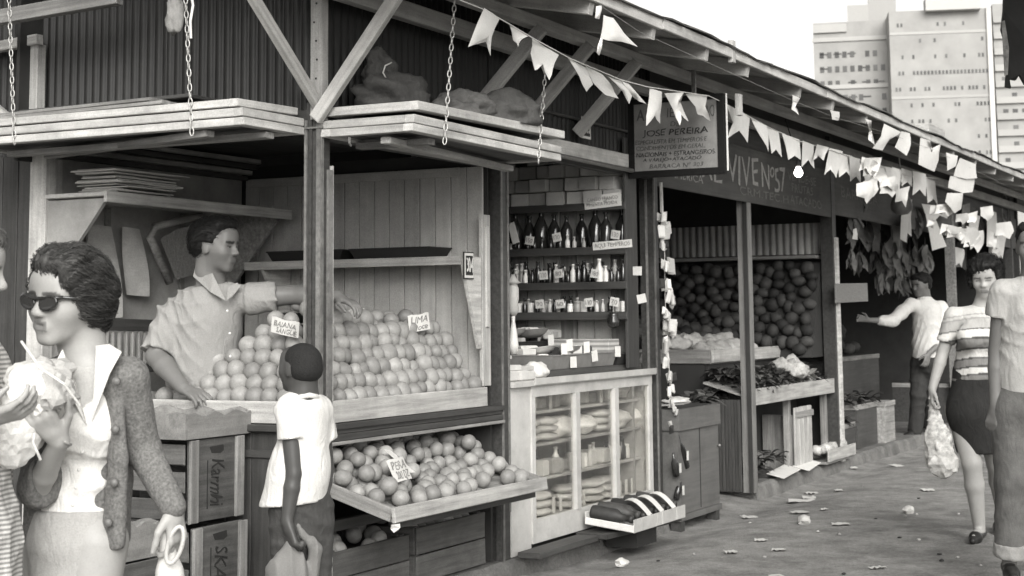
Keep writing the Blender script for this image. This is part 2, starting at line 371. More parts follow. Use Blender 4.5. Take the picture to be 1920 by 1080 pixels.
# lower display tray that leans out over the walk
tr = thing('fruit_tray', 'shallow sloping wooden tray of fruit sticking out below the counter', 'tray', (.7, -.1, .45))
TL = [Vector((.03, -.35, .475)), Vector((1.445, -.35, .475)), Vector((1.52, .28, .64)), Vector((.1, .28, .64))]
MB().hexa([p - Z * .012 for p in TL] + TL).build('tray_bottom', WOOD_M, tr)
plank('tray_rim', TL[0] + Vector((-.015, -.014, .02)), TL[1] + Vector((.03, -.014, .016)), .064, .018, (0, -1, .1), WOOD_L, tr)
plank('tray_rim', TL[0] + Vector((-.006, 0, .02)), TL[3] + Vector((-.006, 0, .02)), .06, .016, (-1, 0, 0), WOOD_M, tr)
plank('tray_rim', TL[1] + Vector((.0, .0, .018)), TL[2] + Vector((.0, 0, .02)), .06, .016, (1, 0, 0), WOOD_M, tr)
plank('tray_support', (.12, -.3, .44), (1.5, -.28, .43), .03, .03, (0, -1, 0), WOOD_D, tr)
plank('tray_support', (.1, .1, .4), (1.55, .1, .4), .05, .03, (0, -1, 0), WOOD_D, tr)
MB().add([(-.01, -.37, .46), (.05, -.376, .458), (.04, -.372, .43), (.01, -.37, .425), (.0, -.36, .44), (.03, -.39, .445)], [(0, 1, 5), (1, 2, 5), (2, 3, 5), (3, 4, 5), (4, 0, 5)]).build('torn_paper', PAPER, tr)
# shelves inside
s1 = thing('wall_shelf', 'long high shelf on the rear wall above the vendor', 'shelf', (0, 1.4, 1.9))
plank('shelf_board', (.0, 1.43, 1.925), (1.50, 1.43, 1.915), .42, .022, (0, 0, 1), WOOD_P, s1)
plank('shelf_lip', (-.02, 1.215, 1.91), (1.50, 1.215, 1.90), .055, .02, (0, -1, 0), WOOD_L, s1)
for x in (.02, 1.44):
    MB().poly([(x, 1.24, 1.905), (x, 1.655, 1.905), (x, 1.655, 1.45), (x, 1.62, 1.45)], (.022, 0, 0)).build('bracket', WOOD_M if x > 1 else PLY, s1)
plank('side_panel', (.10, 1.645, 1.45), (.10, 1.645, 2.12), .10, .012, (0, -1, 0), WOOD_W, s1)
s2 = thing('wall_shelf', 'single side shelf on the plank wall over the stacked oranges', 'shelf', (1.5, .7, 1.6))
plank('shelf_board', (1.49, .06, 1.625), (1.49, 1.42, 1.625), .255, .02, (0, 0, 1), WOOD_L, s2)
plank('shelf_lip', (1.355, .045, 1.615), (1.355, 1.42, 1.615), .045, .018, (-1, 0, 0), WOOD_L, s2)
MB().poly([(1.352, .03, 1.635), (1.535, .03, 1.635), (1.535, .03, 1.16), (1.515, .03, 1.16), (1.36, .03, 1.56)], (0, .02, 0)).build('bracket', WOOD_L, s2)
MB().poly([(1.352, 1.3, 1.61), (1.62, 1.3, 1.61), (1.62, 1.3, 1.25), (1.6, 1.3, 1.25)], (0, .02, 0)).build('bracket', WOOD_L, s2)
nb = thing('number_plate', 'small enamel plate reading 304 on the shelf bracket', 'number plate', (1.45, .02, 1.55))
o_ = atY(870, 523, .022)
MB().box(o_ + Vector((0, 0, 0)), o_ + Vector((.105, .006, .14))).build('plate', INK, nb)
MB().box(o_ + Vector((.006, -.002, .006)), o_ + Vector((.099, -.0005, .134))).build('plate_face', PAPER, nb)
MB().box(o_ + Vector((.016, -.004, .02)), o_ + Vector((.089, -.0022, .12))).build('plate_panel', INK, nb)
text('lettering', '304', o_ + Vector((.019, -.004, .032)), (1, 0, 0), (0, 0, 1), .067, .075, PAPER, nb, bold=.01)

# ------------------------------------------------------------------ lifted shutters on chains
def shutter(name, label, corners, zs, parent_m, planks_dir, loc):
    t = thing(name, label, 'shutter', loc)
    return t
shR = thing('shutter_panel', 'lifted whitewashed shutter frames held flat on chains over the orange display', 'shutter', (.7, -.2, 2.15))
def sframe(t, x0, x1, y0, y1, z, h, tilt=0., m=WOOD_W, boards=True, yaw=0., wd=.05):
    c = Vector(((x0 + x1) / 2, (y0 + y1) / 2, z)); R = Matrix.Rotation(yaw, 3, 'Z')
    def q(x, y):
        p = R @ (Vector((x, y, 0)) - Vector((c[0], c[1], 0))); return Vector((c[0] + p[0], c[1] + p[1], z + tilt * (x - c[0])))
    d = wd / 2
    plank('frame_rail', q(x0, y0 + d), q(x1, y0 + d), wd, h, (0, 0, 1), m, t)
    plank('frame_rail', q(x0, y1 - d), q(x1, y1 - d), wd, h, (0, 0, 1), m, t)
    plank('frame_stile', q(x0 + d, y0 + wd), q(x0 + d, y1 - wd), wd, h * .98, (0, 0, 1), m, t)
    plank('frame_stile', q(x1 - d, y0 + wd), q(x1 - d, y1 - wd), wd, h * .98, (0, 0, 1), m, t)
    if boards:  # dark wood chosen for these panels stands in for shade on the underside
        ly = (y1 - y0) > (x1 - x0)
        n = 5
        for k in range(n):
            if ly:
                xa = x0 + wd + (x1 - x0 - 2 * wd) * (k + .5) / n; plank('panel_board', q(xa, y0 + wd), q(xa, y1 - wd), (x1 - x0 - 2 * wd) / n - .003, .012, (0, 0, 1), WOOD_D, t)
            else:
                ya = y0 + wd + (y1 - y0 - 2 * wd) * (k + .5) / n; plank('panel_board', q(x0 + wd, ya), q(x1 - wd, ya), (y1 - y0 - 2 * wd) / n - .003, .012, (0, 0, 1), WOOD_D, t)
sframe(shR, .0, 1.47, -.475, .0, 2.132, .034, -.006)
sframe(shR, .01, 1.475, -.475, .0, 2.172, .036, -.004)
sframe(shR, .03, 1.53, -.475, .0, 2.243, .040, .012, yaw=.01)
plank('batten', (.06, -.3, 2.095), (1.5, -.16, 2.09), .05, .03, (0, 0, 1), WOOD_L, shR)
plank('batten', (.25, -.42, 2.1), (.25, -.04, 2.1), .06, .03, (0, 0, 1), WOOD_M, shR)
MB().tube([(.0, -.15, 2.11), (.0, -.15, 2.085), (.012, -.15, 2.075)], .006, 6).build('hook', METAL, shR)
shL = thing('shutter_panel', 'lifted shutter frames with loose boards on top over the vendor opening', 'shutter', (-.25, .8, 2.15))
sframe(shL, -.46, -.02, .075, 1.75, 2.150, .034, .0)
sframe(shL, -.46, -.015, .08, 1.76, 2.190, .036, .0)
sframe(shL, -.455, -.02, .11, 1.8, 2.236, .034, .02)
plank('batten', (-.4, .3, 2.115), (-.1, 1.5, 2.112), .05, .03, (0, 0, 1), WOOD_M, shL)
plank('batten', (-.24, .1, 2.112), (-.24, 1.6, 2.112), .06, .028, (0, 0, 1), WOOD_M, shL)
for k, (a, b_, w_, m_) in enumerate((((-.33, .55, 2.268), (-.30, 1.75, 2.262), .17, WOOD_M), ((-.12, .45, 2.266), (-.1, 1.72, 2.262), .2, WOOD_D), ((-.28, .62, 2.288), (-.22, 1.8, 2.282), .26, WOOD_M), ((-.2, .5, 2.308), (-.2, 1.5, 2.302), .2, WOOD_D))):
    o = plank('loose_board', a, b_, w_, .016, (0, 0, 1), m_)
    tag(o, ['grey loose board lying nearest the edge on the left shutter', 'dark loose board lying against the corrugated wall on the left shutter', 'broad grey board lying second from top on the left shutter', 'topmost dark board lying on the left shutter'][k], 'board')

# chains of separate links
def link_mesh():
    b = MB(); pts = []
    for k in range(13):
        a = 2 * math.pi * k / 12; pts.append((.0085 * math.cos(a), 0, .019 * math.sin(a) * 1.0))
    b.tube(pts, .0028, 6, False); return b.me('link', True)
LINK = link_mesh()
LINK.materials.append(mat('galvanised_chain', .42, .4, 'plain', .2, .1, 60, .1, metal=.5, spec=.5))
def chain(label, p0, p1):
    p0 = Vector(p0); p1 = Vector(p1); t = thing('chain', label, 'chain', p1)
    n = int((p1 - p0).length / .031)
    for k in range(n + 1):
        p = p0.lerp(p1, k / n); z = (p1 - p0).normalized()
        m = frame(z, (math.cos(.3), math.sin(.3), 0) if k % 2 else (-math.sin(.3), math.cos(.3), 0), p) @ Matrix.Rotation(math.pi / 2, 4, 'Y')
        obj('link', LINK, None, t, m)
    return t
chain('slack chain in front of the corrugated wall holding up the left shutter', (-.46, .41, 2.95), (-.465, .345, 2.12))
chain('thin chain at the left picture edge holding up the shutter', (-.46, 1.42, 2.8), (-.465, 1.36, 2.14))
chain('chain left of the paper flags holding up the right shutter', (.40, -.46, 2.78), (.255, -.485, 2.10))
chain('chain under the torn paper flag at the right shutter end', (1.34, -.46, 2.62), (1.19, -.485, 2.09))

# ================================================================== GROCERY STALL
st2 = thing('grocery_stall', 'grocery stall with dark shelving between the second and third posts', 'market stall', (2.7, 0, 0))
p3 = post('post', 3.83, 3.915, -.01, .085, .05, 2.75, PAINT_D, st2)
MB().box((3.835, -.018, .05), (3.85, -.0102, 2.7)).build('post_moulding', EDGE, p3)
MB().box((3.822, .03, .05), (3.8298, .045, 2.7)).build('post_moulding', EDGE, p3)
MB().box((3.60, .06, .05), (3.63, 1.75, 2.5)).build('partition', PLY, st2)
for k in range(14):
    y = .13 + k * .12; plank('plank', (3.59, y, 1.0), (3.59, y, 2.45), .114, .014, (-1, 0, 0), WOOD_P if k % 3 else WOOD_M, st2)
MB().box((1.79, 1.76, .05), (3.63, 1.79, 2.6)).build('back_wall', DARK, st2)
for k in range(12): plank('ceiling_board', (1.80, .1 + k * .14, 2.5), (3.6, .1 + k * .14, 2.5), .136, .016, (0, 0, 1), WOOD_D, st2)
plank('header_beam', (1.78, .02, 2.30), (3.83, .02, 2.30), .085, .05, (0, -1, 0), WOOD_W, st2)
plank('header_beam', (1.78, .04, 2.235), (3.83, .04, 2.235), .045, .05, (0, -1, 0), WOOD_D, st2)
MB().tube([(1.8, -.03, 2.245), (3.8, -.03, 2.235)], .014, 8).build('awning_rod', METAL, st2)
for k in range(3):
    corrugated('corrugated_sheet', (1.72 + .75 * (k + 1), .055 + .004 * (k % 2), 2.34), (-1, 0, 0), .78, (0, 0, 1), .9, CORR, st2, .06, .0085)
nb = thing('number_plate', 'small number plate on the pale beam under the grocery roof brace', 'number plate', (2.6, 0, 2.3))
o_ = atY(1095, 258, -.03); o_ = Vector((o_[0], -.02, o_[2]))
MB().box(o_, o_ + Vector((.12, .008, .13))).build('plate', PAPER, nb)
MB().box(o_ + Vector((.015, -.002, .015)), o_ + Vector((.105, -.0005, .115))).build('plate_panel', INK, nb)
text('lettering', '303', o_ + Vector((.02, -.0022, .03)), (1, 0, 0), (0, 0, 1), .08, .075, PAPER, nb)
# shelving unit on the far partition
ru = thing('shelf_unit', 'dark open shelving loaded with bottles and cartons in the grocery stall', 'shelving', (3.5, .5, 1.2))
SZ = [1.355, 1.545, 1.765, 2.045]
for z in SZ:
    plank('shelf_board', (3.5, -.0 + .02, z - .02), (3.5, 1.7, z - .02), .19, .018, (0, 0, 1), WOOD_D, ru)
    plank('shelf_lip', (3.40, .0, z - .03), (3.40, 1.7, z - .03), .05, .012, (-1, 0, 0), WOOD_D, ru)
for y in (.012, 1.0, 1.69): plank('upright', (3.50, y, 1.0), (3.50, y, 2.45), .18, .02, (0, 1, 0), WOOD_D, ru)

# glass display cabinet
gc = thing('display_cabinet', 'white painted glass fronted display cabinet below the grocery counter', 'cabinet', (2.7, .2, .1))
def wb(name, a, b_, m=WHITE_P, p=gc): return MB().box(a, b_).build(name, m, p)
wb('end_panel', (1.80, .0, .06), (2.03, .02, .945)); wb('end_panel', (1.80, .02, .06), (1.82, .55, .945))
wb('side_panel', (3.73, .02, .1), (3.755, .55, .945))
wb('top_rail', (2.032, -.012, .885), (3.755, .02, .945)); wb('bottom_rail', (2.032, -.012, .10), (3.755, .02, .225))
wb('counter_top', (1.79, -.03, .946), (3.78, .60, .975)); wb('counter_edge', (2.03, -.038, .952), (3.78, -.0302, .988))
wb('stile', (2.033, -.011, .2252), (2.075, .018, .8848)); wb('stile', (3.70, -.011, .2252), (3.753, .018, .8848))
for x in (2.58, 3.14): wb('mullion', (x, -.022, .2252), (x + .055, .012, .8848))
wb('back_panel', (1.83, .53, .1), (3.73, .55, .945), WHITE_P); wb('cabinet_floor', (2.03, .022, .2), (3.73, .53, .215), WOOD_L)
CZ = [.215, .43, .62, .80]
for z in CZ[1:]: plank('cabinet_shelf', (2.05, .26, z - .011), (3.725, .26, z - .011), .40, .018, (0, 0, 1), WOOD_L, gc)
for (a, b_) in ((2.075, 2.58), (2.635, 3.14), (3.195, 3.70)): MB().box((a, .001, .2252), (b_, .004, .8848)).build('glass_pane', GLASS, gc)
wb('plinth', (1.82, .06, .055), (3.74, .5, .0998), DARK)
plank('step_board', (1.80, -.10, .075), (3.2, -.09, .075), .13, .03, (0, 0, 1), WOOD_D, gc)

# ================================================================== VEGETABLE STALL
st3 = thing('vegetable_stall', 'deep vegetable stall with lettered header board and corrugated inner wall', 'market stall', (6, .2, 0))
p4 = post('post', 5.735, 5.82, -.005, .08, 0, 2.35, mat('grey_painted_post', .17, .5, 'wood', .3, .1, 14, .3, dirt=.3, axis=2), st3)
MB().box((5.722, .0, 0), (5.7348, .03, 2.3)).build('post_moulding', DARK, p4)
p5 = post('post', 8.02, 8.13, -.01, .1, .04, 2.9, PAINT_D, st3)
MB().box((8.06, -.03, .04), (8.135, -.0102, 2.0)).build('post_board', WOOD_L, p5)
hb = plank('header_board', (3.92, .0, 2.385), (8.0, .0, 2.385), .42, .02, (0, -1, 0), mat('dark_sign_board', .085, .75, 'wood', .25, .1, 10, .3, dirt=.3), st3)
text('lettering', 'AMERICA', (4.15, -.011, 2.25), (1, 0, 0), (0, 0, 1), .62, .05, CHALK, hb)
text('lettering', 'RE', (4.75, -.011, 2.28), (1, 0, 0), (0, 0, 1), .42, .22, CHALK, hb); text('lettering', 'VIVE', (5.28, -.011, 2.30), (1, 0, 0), (0, 0, 1), .72, .22, CHALK, hb); text('lettering', 'N\u00ba57', (6.08, -.011, 2.30), (1, 0, 0), (0, 0, 1), .6, .2, CHALK, hb)
text('lettering', 'CRM.TEC.H', (5.55, -.011, 2.225), (1, 0, 0), (0, 0, 1), 1.2, .06, mat('faded_lettering', .15, .9, 'plain', .3, 0, 60, 0), hb)
text('lettering', 'VENDE-SE', (6.75, -.011, 2.42), (1, 0, 0), (0, 0, 1), .8, .07, MATS['faded_lettering'], hb); text('lettering', 'FRUTAS', (6.85, -.011, 2.33), (1, 0, 0), (0, 0, 1), .6, .07, MATS['faded_lettering'], hb)
text('lettering', 'ATACADO', (6.8, -.011, 2.23), (1, 0, 0), (0, 0, 1), .9, .07, MATS['faded_lettering'], hb)
for k in range(2):
    corrugated('corrugated_sheet', (8.14, .1 + k * .84, 1.86), (0, 1, 0), .87, (0, 0, 1), .28, CORR_L, st3, .065, .011)
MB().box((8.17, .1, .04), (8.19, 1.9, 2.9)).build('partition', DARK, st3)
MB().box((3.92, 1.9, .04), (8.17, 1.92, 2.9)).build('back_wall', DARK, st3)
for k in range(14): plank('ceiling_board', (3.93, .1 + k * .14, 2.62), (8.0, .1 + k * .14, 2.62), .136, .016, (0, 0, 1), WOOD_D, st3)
plank('wall_shelf', (8.05, .13, 1.83), (8.05, 1.8, 1.83), .2, .03, (0, 0, 1), WOOD_M, st3)
MB().hexa([(7.72, .12, .95), (8.16, .12, .95), (8.16, 1.85, .95), (7.72, 1.85, .95), (8.08, .12, 1.78), (8.16, .12, 1.78), (8.16, 1.85, 1.78), (8.08, 1.85, 1.78)]).build('display_slope', DARK, st3)
# tables
ta = thing('produce_table', 'raised box table of pale heads at the back of the vegetable stall', 'table', (6.6, .9, 0))
A0 = atY(1335, 660, .42); ax0 = A0[0]; ax1 = ax0 + 1.85
plank('front_rim', (ax0, .42, 1.0), (ax1, .42, 1.0), .10, .02, (0, -1, 0), WOOD_L, ta)
plank('side_rim', (ax0 - .008, .43, 1.0), (ax0 - .008, 1.3, 1.0), .11, .02, (-1, 0, 0), WOOD_M, ta)
MB().box((ax0 + .005, .435, .94), (ax1, 1.3, .955)).build('table_top', WOOD_M, ta)
MB().box((ax0 + .01, .46, .06), (ax1, .48, .94)).build('table_front', WOOD_D, ta)
MB().box((ax0 + .002, .482, .06), (ax0 + .02, 1.3, .94)).build('table_side', DARK, ta)
tb = thing('produce_table', 'front sloping table of leafy greens between the grey post and next post', 'table', (6.9, .2, 0))
plank('front_rim', (5.83, .02, .70), (8.0, .02, .70), .125, .022, (0, -1, 0), WOOD_L, tb)
MB().hexa([(5.78, .033, .69), (8.0, .033, .69), (8.0, .40, .80), (5.78, .40, .80), (5.78, .033, .705), (8.0, .033, .705), (8.0, .40, .815), (5.78, .40, .815)]).build('table_top', WOOD_M, tb)
for k in range(9): plank('side_slat', (5.745, .105 + k * .026, .0), (5.745, .105 + k * .026, .685), .024, .014, (-1, 0, 0), WOOD_D, tb)
for x in (6.9, 7.95): plank('leg', (x, .1, .05), (x, .1, .685), .06, .05, (0, -1, 0), WOOD_M, tb)
MB().box((5.85, .36, .05), (8.0, .37, .69)).build('back_panel', DARK, tb)

# grey storage chest
ch = thing('storage_chest', 'tall grey panelled wooden chest standing beside the third post', 'chest', (4.3, .1, 0))
CH = mat('grey_chest_paint', .12, .6, 'wood', .2, .05, 12, .3, dirt=.25)
cx0, cx1, cy0, cy1 = 3.97, 4.72, -.10, .30
wb('body', (cx0, cy0, .04), (cx1, cy1, .575), CH, ch)
wb('upper_band', (cx0 - .012, cy0 - .014, .577), (cx1 + .012, cy1, .712), CH, ch)
wb('base_rail', (cx0 - .01, cy0 - .012, .0), (cx1 + .01, cy1, .038), CH, ch)
for x in (cx0 + .01, cx1 - .08):
    for y in (cy0, cy1 - .08): wb('foot', (x, y, -.075), (x + .07, y + .07, -.002), WOOD_D, ch)
wb('seam', (4.35, cy0 - .004, .05), (4.356, cy0 - .0005, .57), DARK, ch)
MB().lathe([(.004, 0), (.012, .01), (.012, .02), (.003, .026)], 10).build('knob', METAL, ch, True, Matrix.Translation((cx1 - .02, cy0, .43)) @ Matrix.Rotation(math.pi / 2, 4, 'X'))
wb('lining', (cx0 + .03, cy0 + .03, .7122), (cx1 - .03, cy1 - .03, .717), DARK, ch)

# ================================================================== FAR STALLS
st4 = thing('far_stall', 'shadowed far stall hung with leaves, gourds and cloth', 'market stall', (10, .5, 0))
for x in (13.1, 16.9):
    q = post('post', x, x + .1, .0, .1, .04, 2.9, WOOD_M if x < 14 else WOOD_D, st4)
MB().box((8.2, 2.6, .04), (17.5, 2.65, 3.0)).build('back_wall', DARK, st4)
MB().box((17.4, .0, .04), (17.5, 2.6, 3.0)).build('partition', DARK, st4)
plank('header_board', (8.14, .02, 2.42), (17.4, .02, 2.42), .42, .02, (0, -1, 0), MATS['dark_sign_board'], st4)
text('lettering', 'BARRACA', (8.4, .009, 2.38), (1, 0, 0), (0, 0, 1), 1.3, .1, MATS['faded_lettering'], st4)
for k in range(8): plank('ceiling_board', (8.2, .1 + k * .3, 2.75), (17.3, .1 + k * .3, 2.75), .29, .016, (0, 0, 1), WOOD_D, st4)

# ================================================================== ROOF
rf = thing('market_roof', 'long low roof of boards and felt over the whole row of stalls', 'roof', (8, 0, 2.9))
EY, EZ, PIT = -.80, 2.86, .20
def rz(y): return EZ + (y - EY) * PIT
x = -.9
FELT = mat('roofing_felt', .07, .85, 'plain', .3, .15, 10, .5, dirt=.3)
k = 0
while x < 25:
    L_ = 1.6
    n = 10; v = []; f = []
    for i in range(n + 1):
        xx = x + L_ * i / n; sag = .012 * math.sin(xx * 3.1) + rnd(-.005, .005)
        for (yy, dz) in ((EY - .05 + rnd(-.012, .012), .052), (EY - .05, .062), (1.0, .066), (2.8, .066), (2.8, .05), (1.0, .05)):
            v.append((xx, yy, rz(yy) + dz + sag * (1 if yy < 0 else .3)))
    for i in range(n):
        for j in range(6): f.append((i * 6 + j, i * 6 + (j + 1) % 6, (i + 1) * 6 + (j + 1) % 6, (i + 1) * 6 + j))
    f += [tuple(range(6))[::-1], tuple(n * 6 + j for j in range(6))]
    obj('felt_strip', mesh('felt_strip', v, f), FELT, rf); x += L_ - .03
UND = mat('roof_lining_board', .26, .8, 'wood', .3, .25, 10, .4, dirt=.35)
for k in range(9):                       # boards running along the row, seen from below
    y = EY + .06 + k * .165
    for (xa, xb) in ((-.85, 3.4), (3.41, 7.6), (7.61, 12.2), (12.21, 17.2), (17.21, 24.5)):
        plank('lining_board', (xa, y, rz(y) + .035), (xb, y, rz(y) + .035), .155, .016, (0, -PIT, 1), UND, rf)
RAF = mat('rafter_wood', .36, .8, 'wood', .25, .15, 14, .4, dirt=.3)
xs = [-.5, .35, 1.15, 1.95, 2.76] + [atY(1402, 145, EY)[0], atY(1500, 182, EY)[0], atY(1562, 214, EY)[0], atY(1625, 232, EY)[0]]
while xs[-1] < 24: xs.append(xs[-1] + 1.05)
for x in xs: plank('rafter', (x, EY - .005, rz(EY) - .03), (x, 2.0, rz(2.0) - .03), .095, .05, (1, 0, 0), RAF, rf)
for (xa, xb) in ((-.88, 2.0), (2.02, 5.1), (5.12, 8.6), (8.62, 13.0), (13.02, 18.0), (18.02, 24.5)):
    plank('fascia_board', (xa, EY - .022, rz(EY) + .018), (xb, EY - .022, rz(EY) + .012), .06, .022, (0, -1, 0), WOOD_W, rf)
for y in (-.34,): plank('purlin', (-.85, y, rz(y) - .115), (24, y, rz(y) - .115), .06, .07, (0, -1, 0), RAF, rf)
plank('purlin', (-.5, -.07, 2.78), (24, -.07, 2.78), .09, .05, (0, -1, 0), RAF, rf)
for x in (1.42, 2.02, 2.68):
    plank('roof_brace', (x, -.005, 2.40), (x, -.40, 2.80), .07, .035, (1, 0, 0), RAF, rf)
for (px, py) in ((1385, 190), (1372, 90)):
    p = atY(px, py, EY - .02) if py < 100 else atY(px, py, EY + .1)
    plank('stub_board', p - Z * .09, p + Z * .045, .06, .03, (0, -1, 0), WOOD_L, rf)
p = atY(1740, 262, .9); plank('roof_box', p - XX * .5, p + XX * .5, .35, .25, (0, -1, 0), WOOD_L, rf)
MB().box((3.92, .03, 2.56), (17.4, .05, 3.05)).build('light_block_board', WOOD_D, rf)  # added board that stops light leaking in above the header
MB().box((-.1, 1.7, 2.1), (3.6, 1.72, 3.4)).build('rear_board', DARK, rf)
MB().box((-.1, 2.75, -.0), (25, 2.78, 3.55)).build('rear_board', DARK, rf)
# light bulb under the eave
bu = thing('light_bulb', 'bare lit light bulb hanging under the eave by the lettered board', 'light bulb', atY(1497, 320, -.3))
bp = atY(1497, 322, -.3)
MB().lathe([(.004, .045), (.016, .04), (.018, .028), (.032, .004), (.035, -.012), (.028, -.03), (.012, -.042), (.001, -.044)][::-1], 16).build('glass_globe', mat('lit_bulb', .8, .3, emit=5., bump=0), bu, True, Matrix.Translation(bp))
MB().lathe([(.018, 0), (.02, .03), (.012, .05), (.004, .055)], 12).build('socket', DARK, bu, True, Matrix.Translation(bp + Z * .04))
MB().tube([bp + Z * .09, bp + Vector((.02, .05, .25)), bp + Vector((.02, .1, .42))], .004, 6).build('cord', DARK, bu)
# neighbouring stall past the left end post
nl = thing('neighbour_stall', 'dark ribbed end of the next stall at the left picture edge', 'market stall', (0, 2.2, 0))
for k in range(9): plank('ribbed_board', (.06, 1.78 + k * .105, .05), (.06, 1.78 + k * .105, 2.14), .1, .03, (-1, 0, 0), WOOD_D, nl)
MB().box((.09, 1.72, .05), (.11, 2.8, 2.14)).build('backing', DARK, nl)

# ================================================================== FRUIT
def ico(r, sub=3, sq=(1, 1, 1)):
    import bmesh
    bm = bmesh.new(); bmesh.ops.create_icosphere(bm, subdivisions=sub, radius=1)
    for v in bm.verts:
        p = v.co.copy(); k = 1 - .1 * math.exp(-((1 - p.z) / .05)) - .05 * math.exp(-((1 + p.z) / .04))
        v.co = Vector((p.x * sq[0], p.y * sq[1], p.z * sq[2])) * r * k * (1 + .012 * math.sin(p.x * 5 + p.y * 3))
    me = bpy.data.meshes.new('orange'); bm.to_mesh(me); bm.free()
    for p in me.polygons: p.use_smooth = True
    # dark stem scar
    me.materials.append(ORANGE); me.materials.append(mat('stem_scar', .12, .8, bump=0))
    for p in me.polygons:
        if all(me.vertices[i].co.z > r * sq[2] * .86 and math.hypot(me.vertices[i].co.x, me.vertices[i].co.y) < r * .16 for i in p.vertices): p.material_index = 1
    return me
OR = [ico(.040, 3), ico(.0405, 3, (1.05, 1, .97)), ico(.0395, 3, (1, 1.06, .96)), ico(.04, 3, (1.1, 1.05, .95))]
def rot(): return Matrix.Rotation(rnd(0, 6.28), 4, 'Z') @ Matrix.Rotation(rnd(.2, 2.2), 4, 'X') @ Matrix.Rotation(rnd(0, 6.28), 4, 'Z')
def orange(p, label, group, s=1.):
    o = obj('orange', random.choice(OR), None, None, Matrix.Translation(Vector(p)) @ rot() @ Matrix.Scale(s * rnd(.96, 1.03), 4))
    return tag(o, label, 'orange', group)
R_ = .045; LH = .0585; SP = .0885
GA = ('orange in the stacked heap behind the front board right of the corner post', 'oranges stacked behind the front board')
GB = ('orange in the stacked heap in front of the vendor, left of the corner post', 'oranges stacked before the vendor')
def hmax(x): return np.interp(x, [.1, .35, .6, .75, .88, 1.0, 1.15, 1.3, 1.5], [8.6, 8.6, 7.6, 6.4, 4.6, 5.6, 6.2, 5.4, 4.4])
random.seed(31)
for k in range(9):
    z = .873 + R_ + .05 + k * LH
    x0 = .13 + .034 * k; y0 = .078 + .036 * k; y1 = 1.02 - .088 * k
    x = x0 + rnd(.0, .04)
    while x < 1.5:
        if k <= hmax(x) + rnd(-.4, .4):
            s_ = rnd(.84, 1.14) * (1.06 if .55 < x < .95 else 1)
            orange((x + .03, y0 + rnd(-.016, .012), z + rnd(-.010, .008)), *GA, s=1.12 * s_)
            if k + 1 > hmax(x) - .9 and k > 2: orange((x + rnd(0, .05), y0 + .085, z + rnd(-.005, .02)), *GA, s=1.12 * rnd(.9, 1.08))
            x += SP * (.5 + .5 * s_)
        else: x += .05
    y = y0 + SP * .9 + rnd(0, .03)
    while y < y1:
        orange((x0 + rnd(-.01, .01), y, z + rnd(-.005, .005)), *GB, s=1.12 * rnd(.92, 1.1)); y += SP * rnd(.94, 1.05)
# step-like filler under the heap so that no gap shows the counter
MB().hexa([(.19, .14, .873), (1.5, .14, .873), (1.5, .93, .873), (.19, .93, .873), (.46, .40, 1.26), (1.0, .40, 1.26), (1.0, .45, 1.26), (.46, .45, 1.26)]).build('heap_board', WOOD_D, st1)
GC = ('orange in the loose heap on the low sloping tray', 'oranges on the low tray')
pos = []
def tray_z(x, y): return .475 + (y + .35) / .63 * .165
random.seed(11)
def rest_z(x, y):
    z = tray_z(x, y) + .041
    for q in pos:
        d2 = (q[0] - x) ** 2 + (q[1] - y) ** 2
        if d2 < .0058: z = max(z, q[2] + math.sqrt(.0058 - d2))
    return z
for n_ in range(150):          # dropped one by one into the lowest free hollow
    best = None
    for _ in range(30):
        x = rnd(.085, 1.42); y = rnd(-.30, .20); z = rest_z(x, y); s_ = z - tray_z(x, y) - .22 * (y + .3) - .03 * math.sin(x * 5)
        if best is None or s_ < best[0]: best = (s_, Vector((x, y, z)))
    pos.append(best[1])
for p in pos: orange(p, *GC, s=rnd(.93, 1.02))
# crates with fruit below
def slat_crate(name, label, x0, x1, y0, y1, z0, z1, m, n=2, lip=0., parts=None):
    t = thing(name, label, 'crate', ((x0 + x1) / 2, (y0 + y1) / 2, z0)); h = (z1 - z0) / n
    for k in range(n):
        z = z0 + h * (k + .5)
        plank('slat', (x0, y0, z), (x1, y0, z), h - .006, .014, (0, -1, 0), m, t, jit=.003)
        plank('slat', (x0, y1, z), (x1, y1, z), h - .006, .014, (0, 1, 0), m, t, jit=.003)
        plank('slat', (x0 + .006, y0 + .008, z), (x0 + .006, y1 - .008, z), h - .006, .014, (-1, 0, 0), m, t, jit=.003)
        plank('slat', (x1 - .006, y0 + .008, z), (x1 - .006, y1 - .008, z), h - .006, .014, (1, 0, 0), m, t, jit=.003)
    for (x, y) in ((x0 + .03, y0 + .03), (x1 - .03, y0 + .03), (x1 - .03, y1 - .03), (x0 + .03, y1 - .03)):
        plank('corner_block', (x, y, z0), (x, y, z1), .035, .035, (0, 1, 0), m, t)
    MB().box((x0 + .01, y0 + .01, z0), (x1 - .01, y1 - .01, z0 + .012)).build('crate_floor', m, t)
    return t
WB = mat('rough_crate_wood', .1, .85, 'wood', .4, .2, 14, .6, dirt=.4)
slat_crate('fruit_crate', 'rough two slat fruit crate on the floor beside the corner post', .14, .79, .03, .42, .06, .305, WB)
slat_crate('fruit_crate', 'rough two slat fruit crate on the floor beside the second post', .86, 1.55, .03, .42, .06, .325, WB)
for (x0, x1, lab) in ((.2, .75, 'left'), (.92, 1.5, 'right')):
    for i in range(7):
        for j in range(3):
            if random.random() < .3: continue
            orange((x0 + i * .085, .09 + j * .085, (.29 if lab == 'left' else .30) + .03 * j + rnd(-.02, .01)), 'orange showing over the rim of the %s' % ('crate beside the corner post' if lab == 'left' else 'crate beside the second post'), 'oranges in the %s floor crate' % lab)
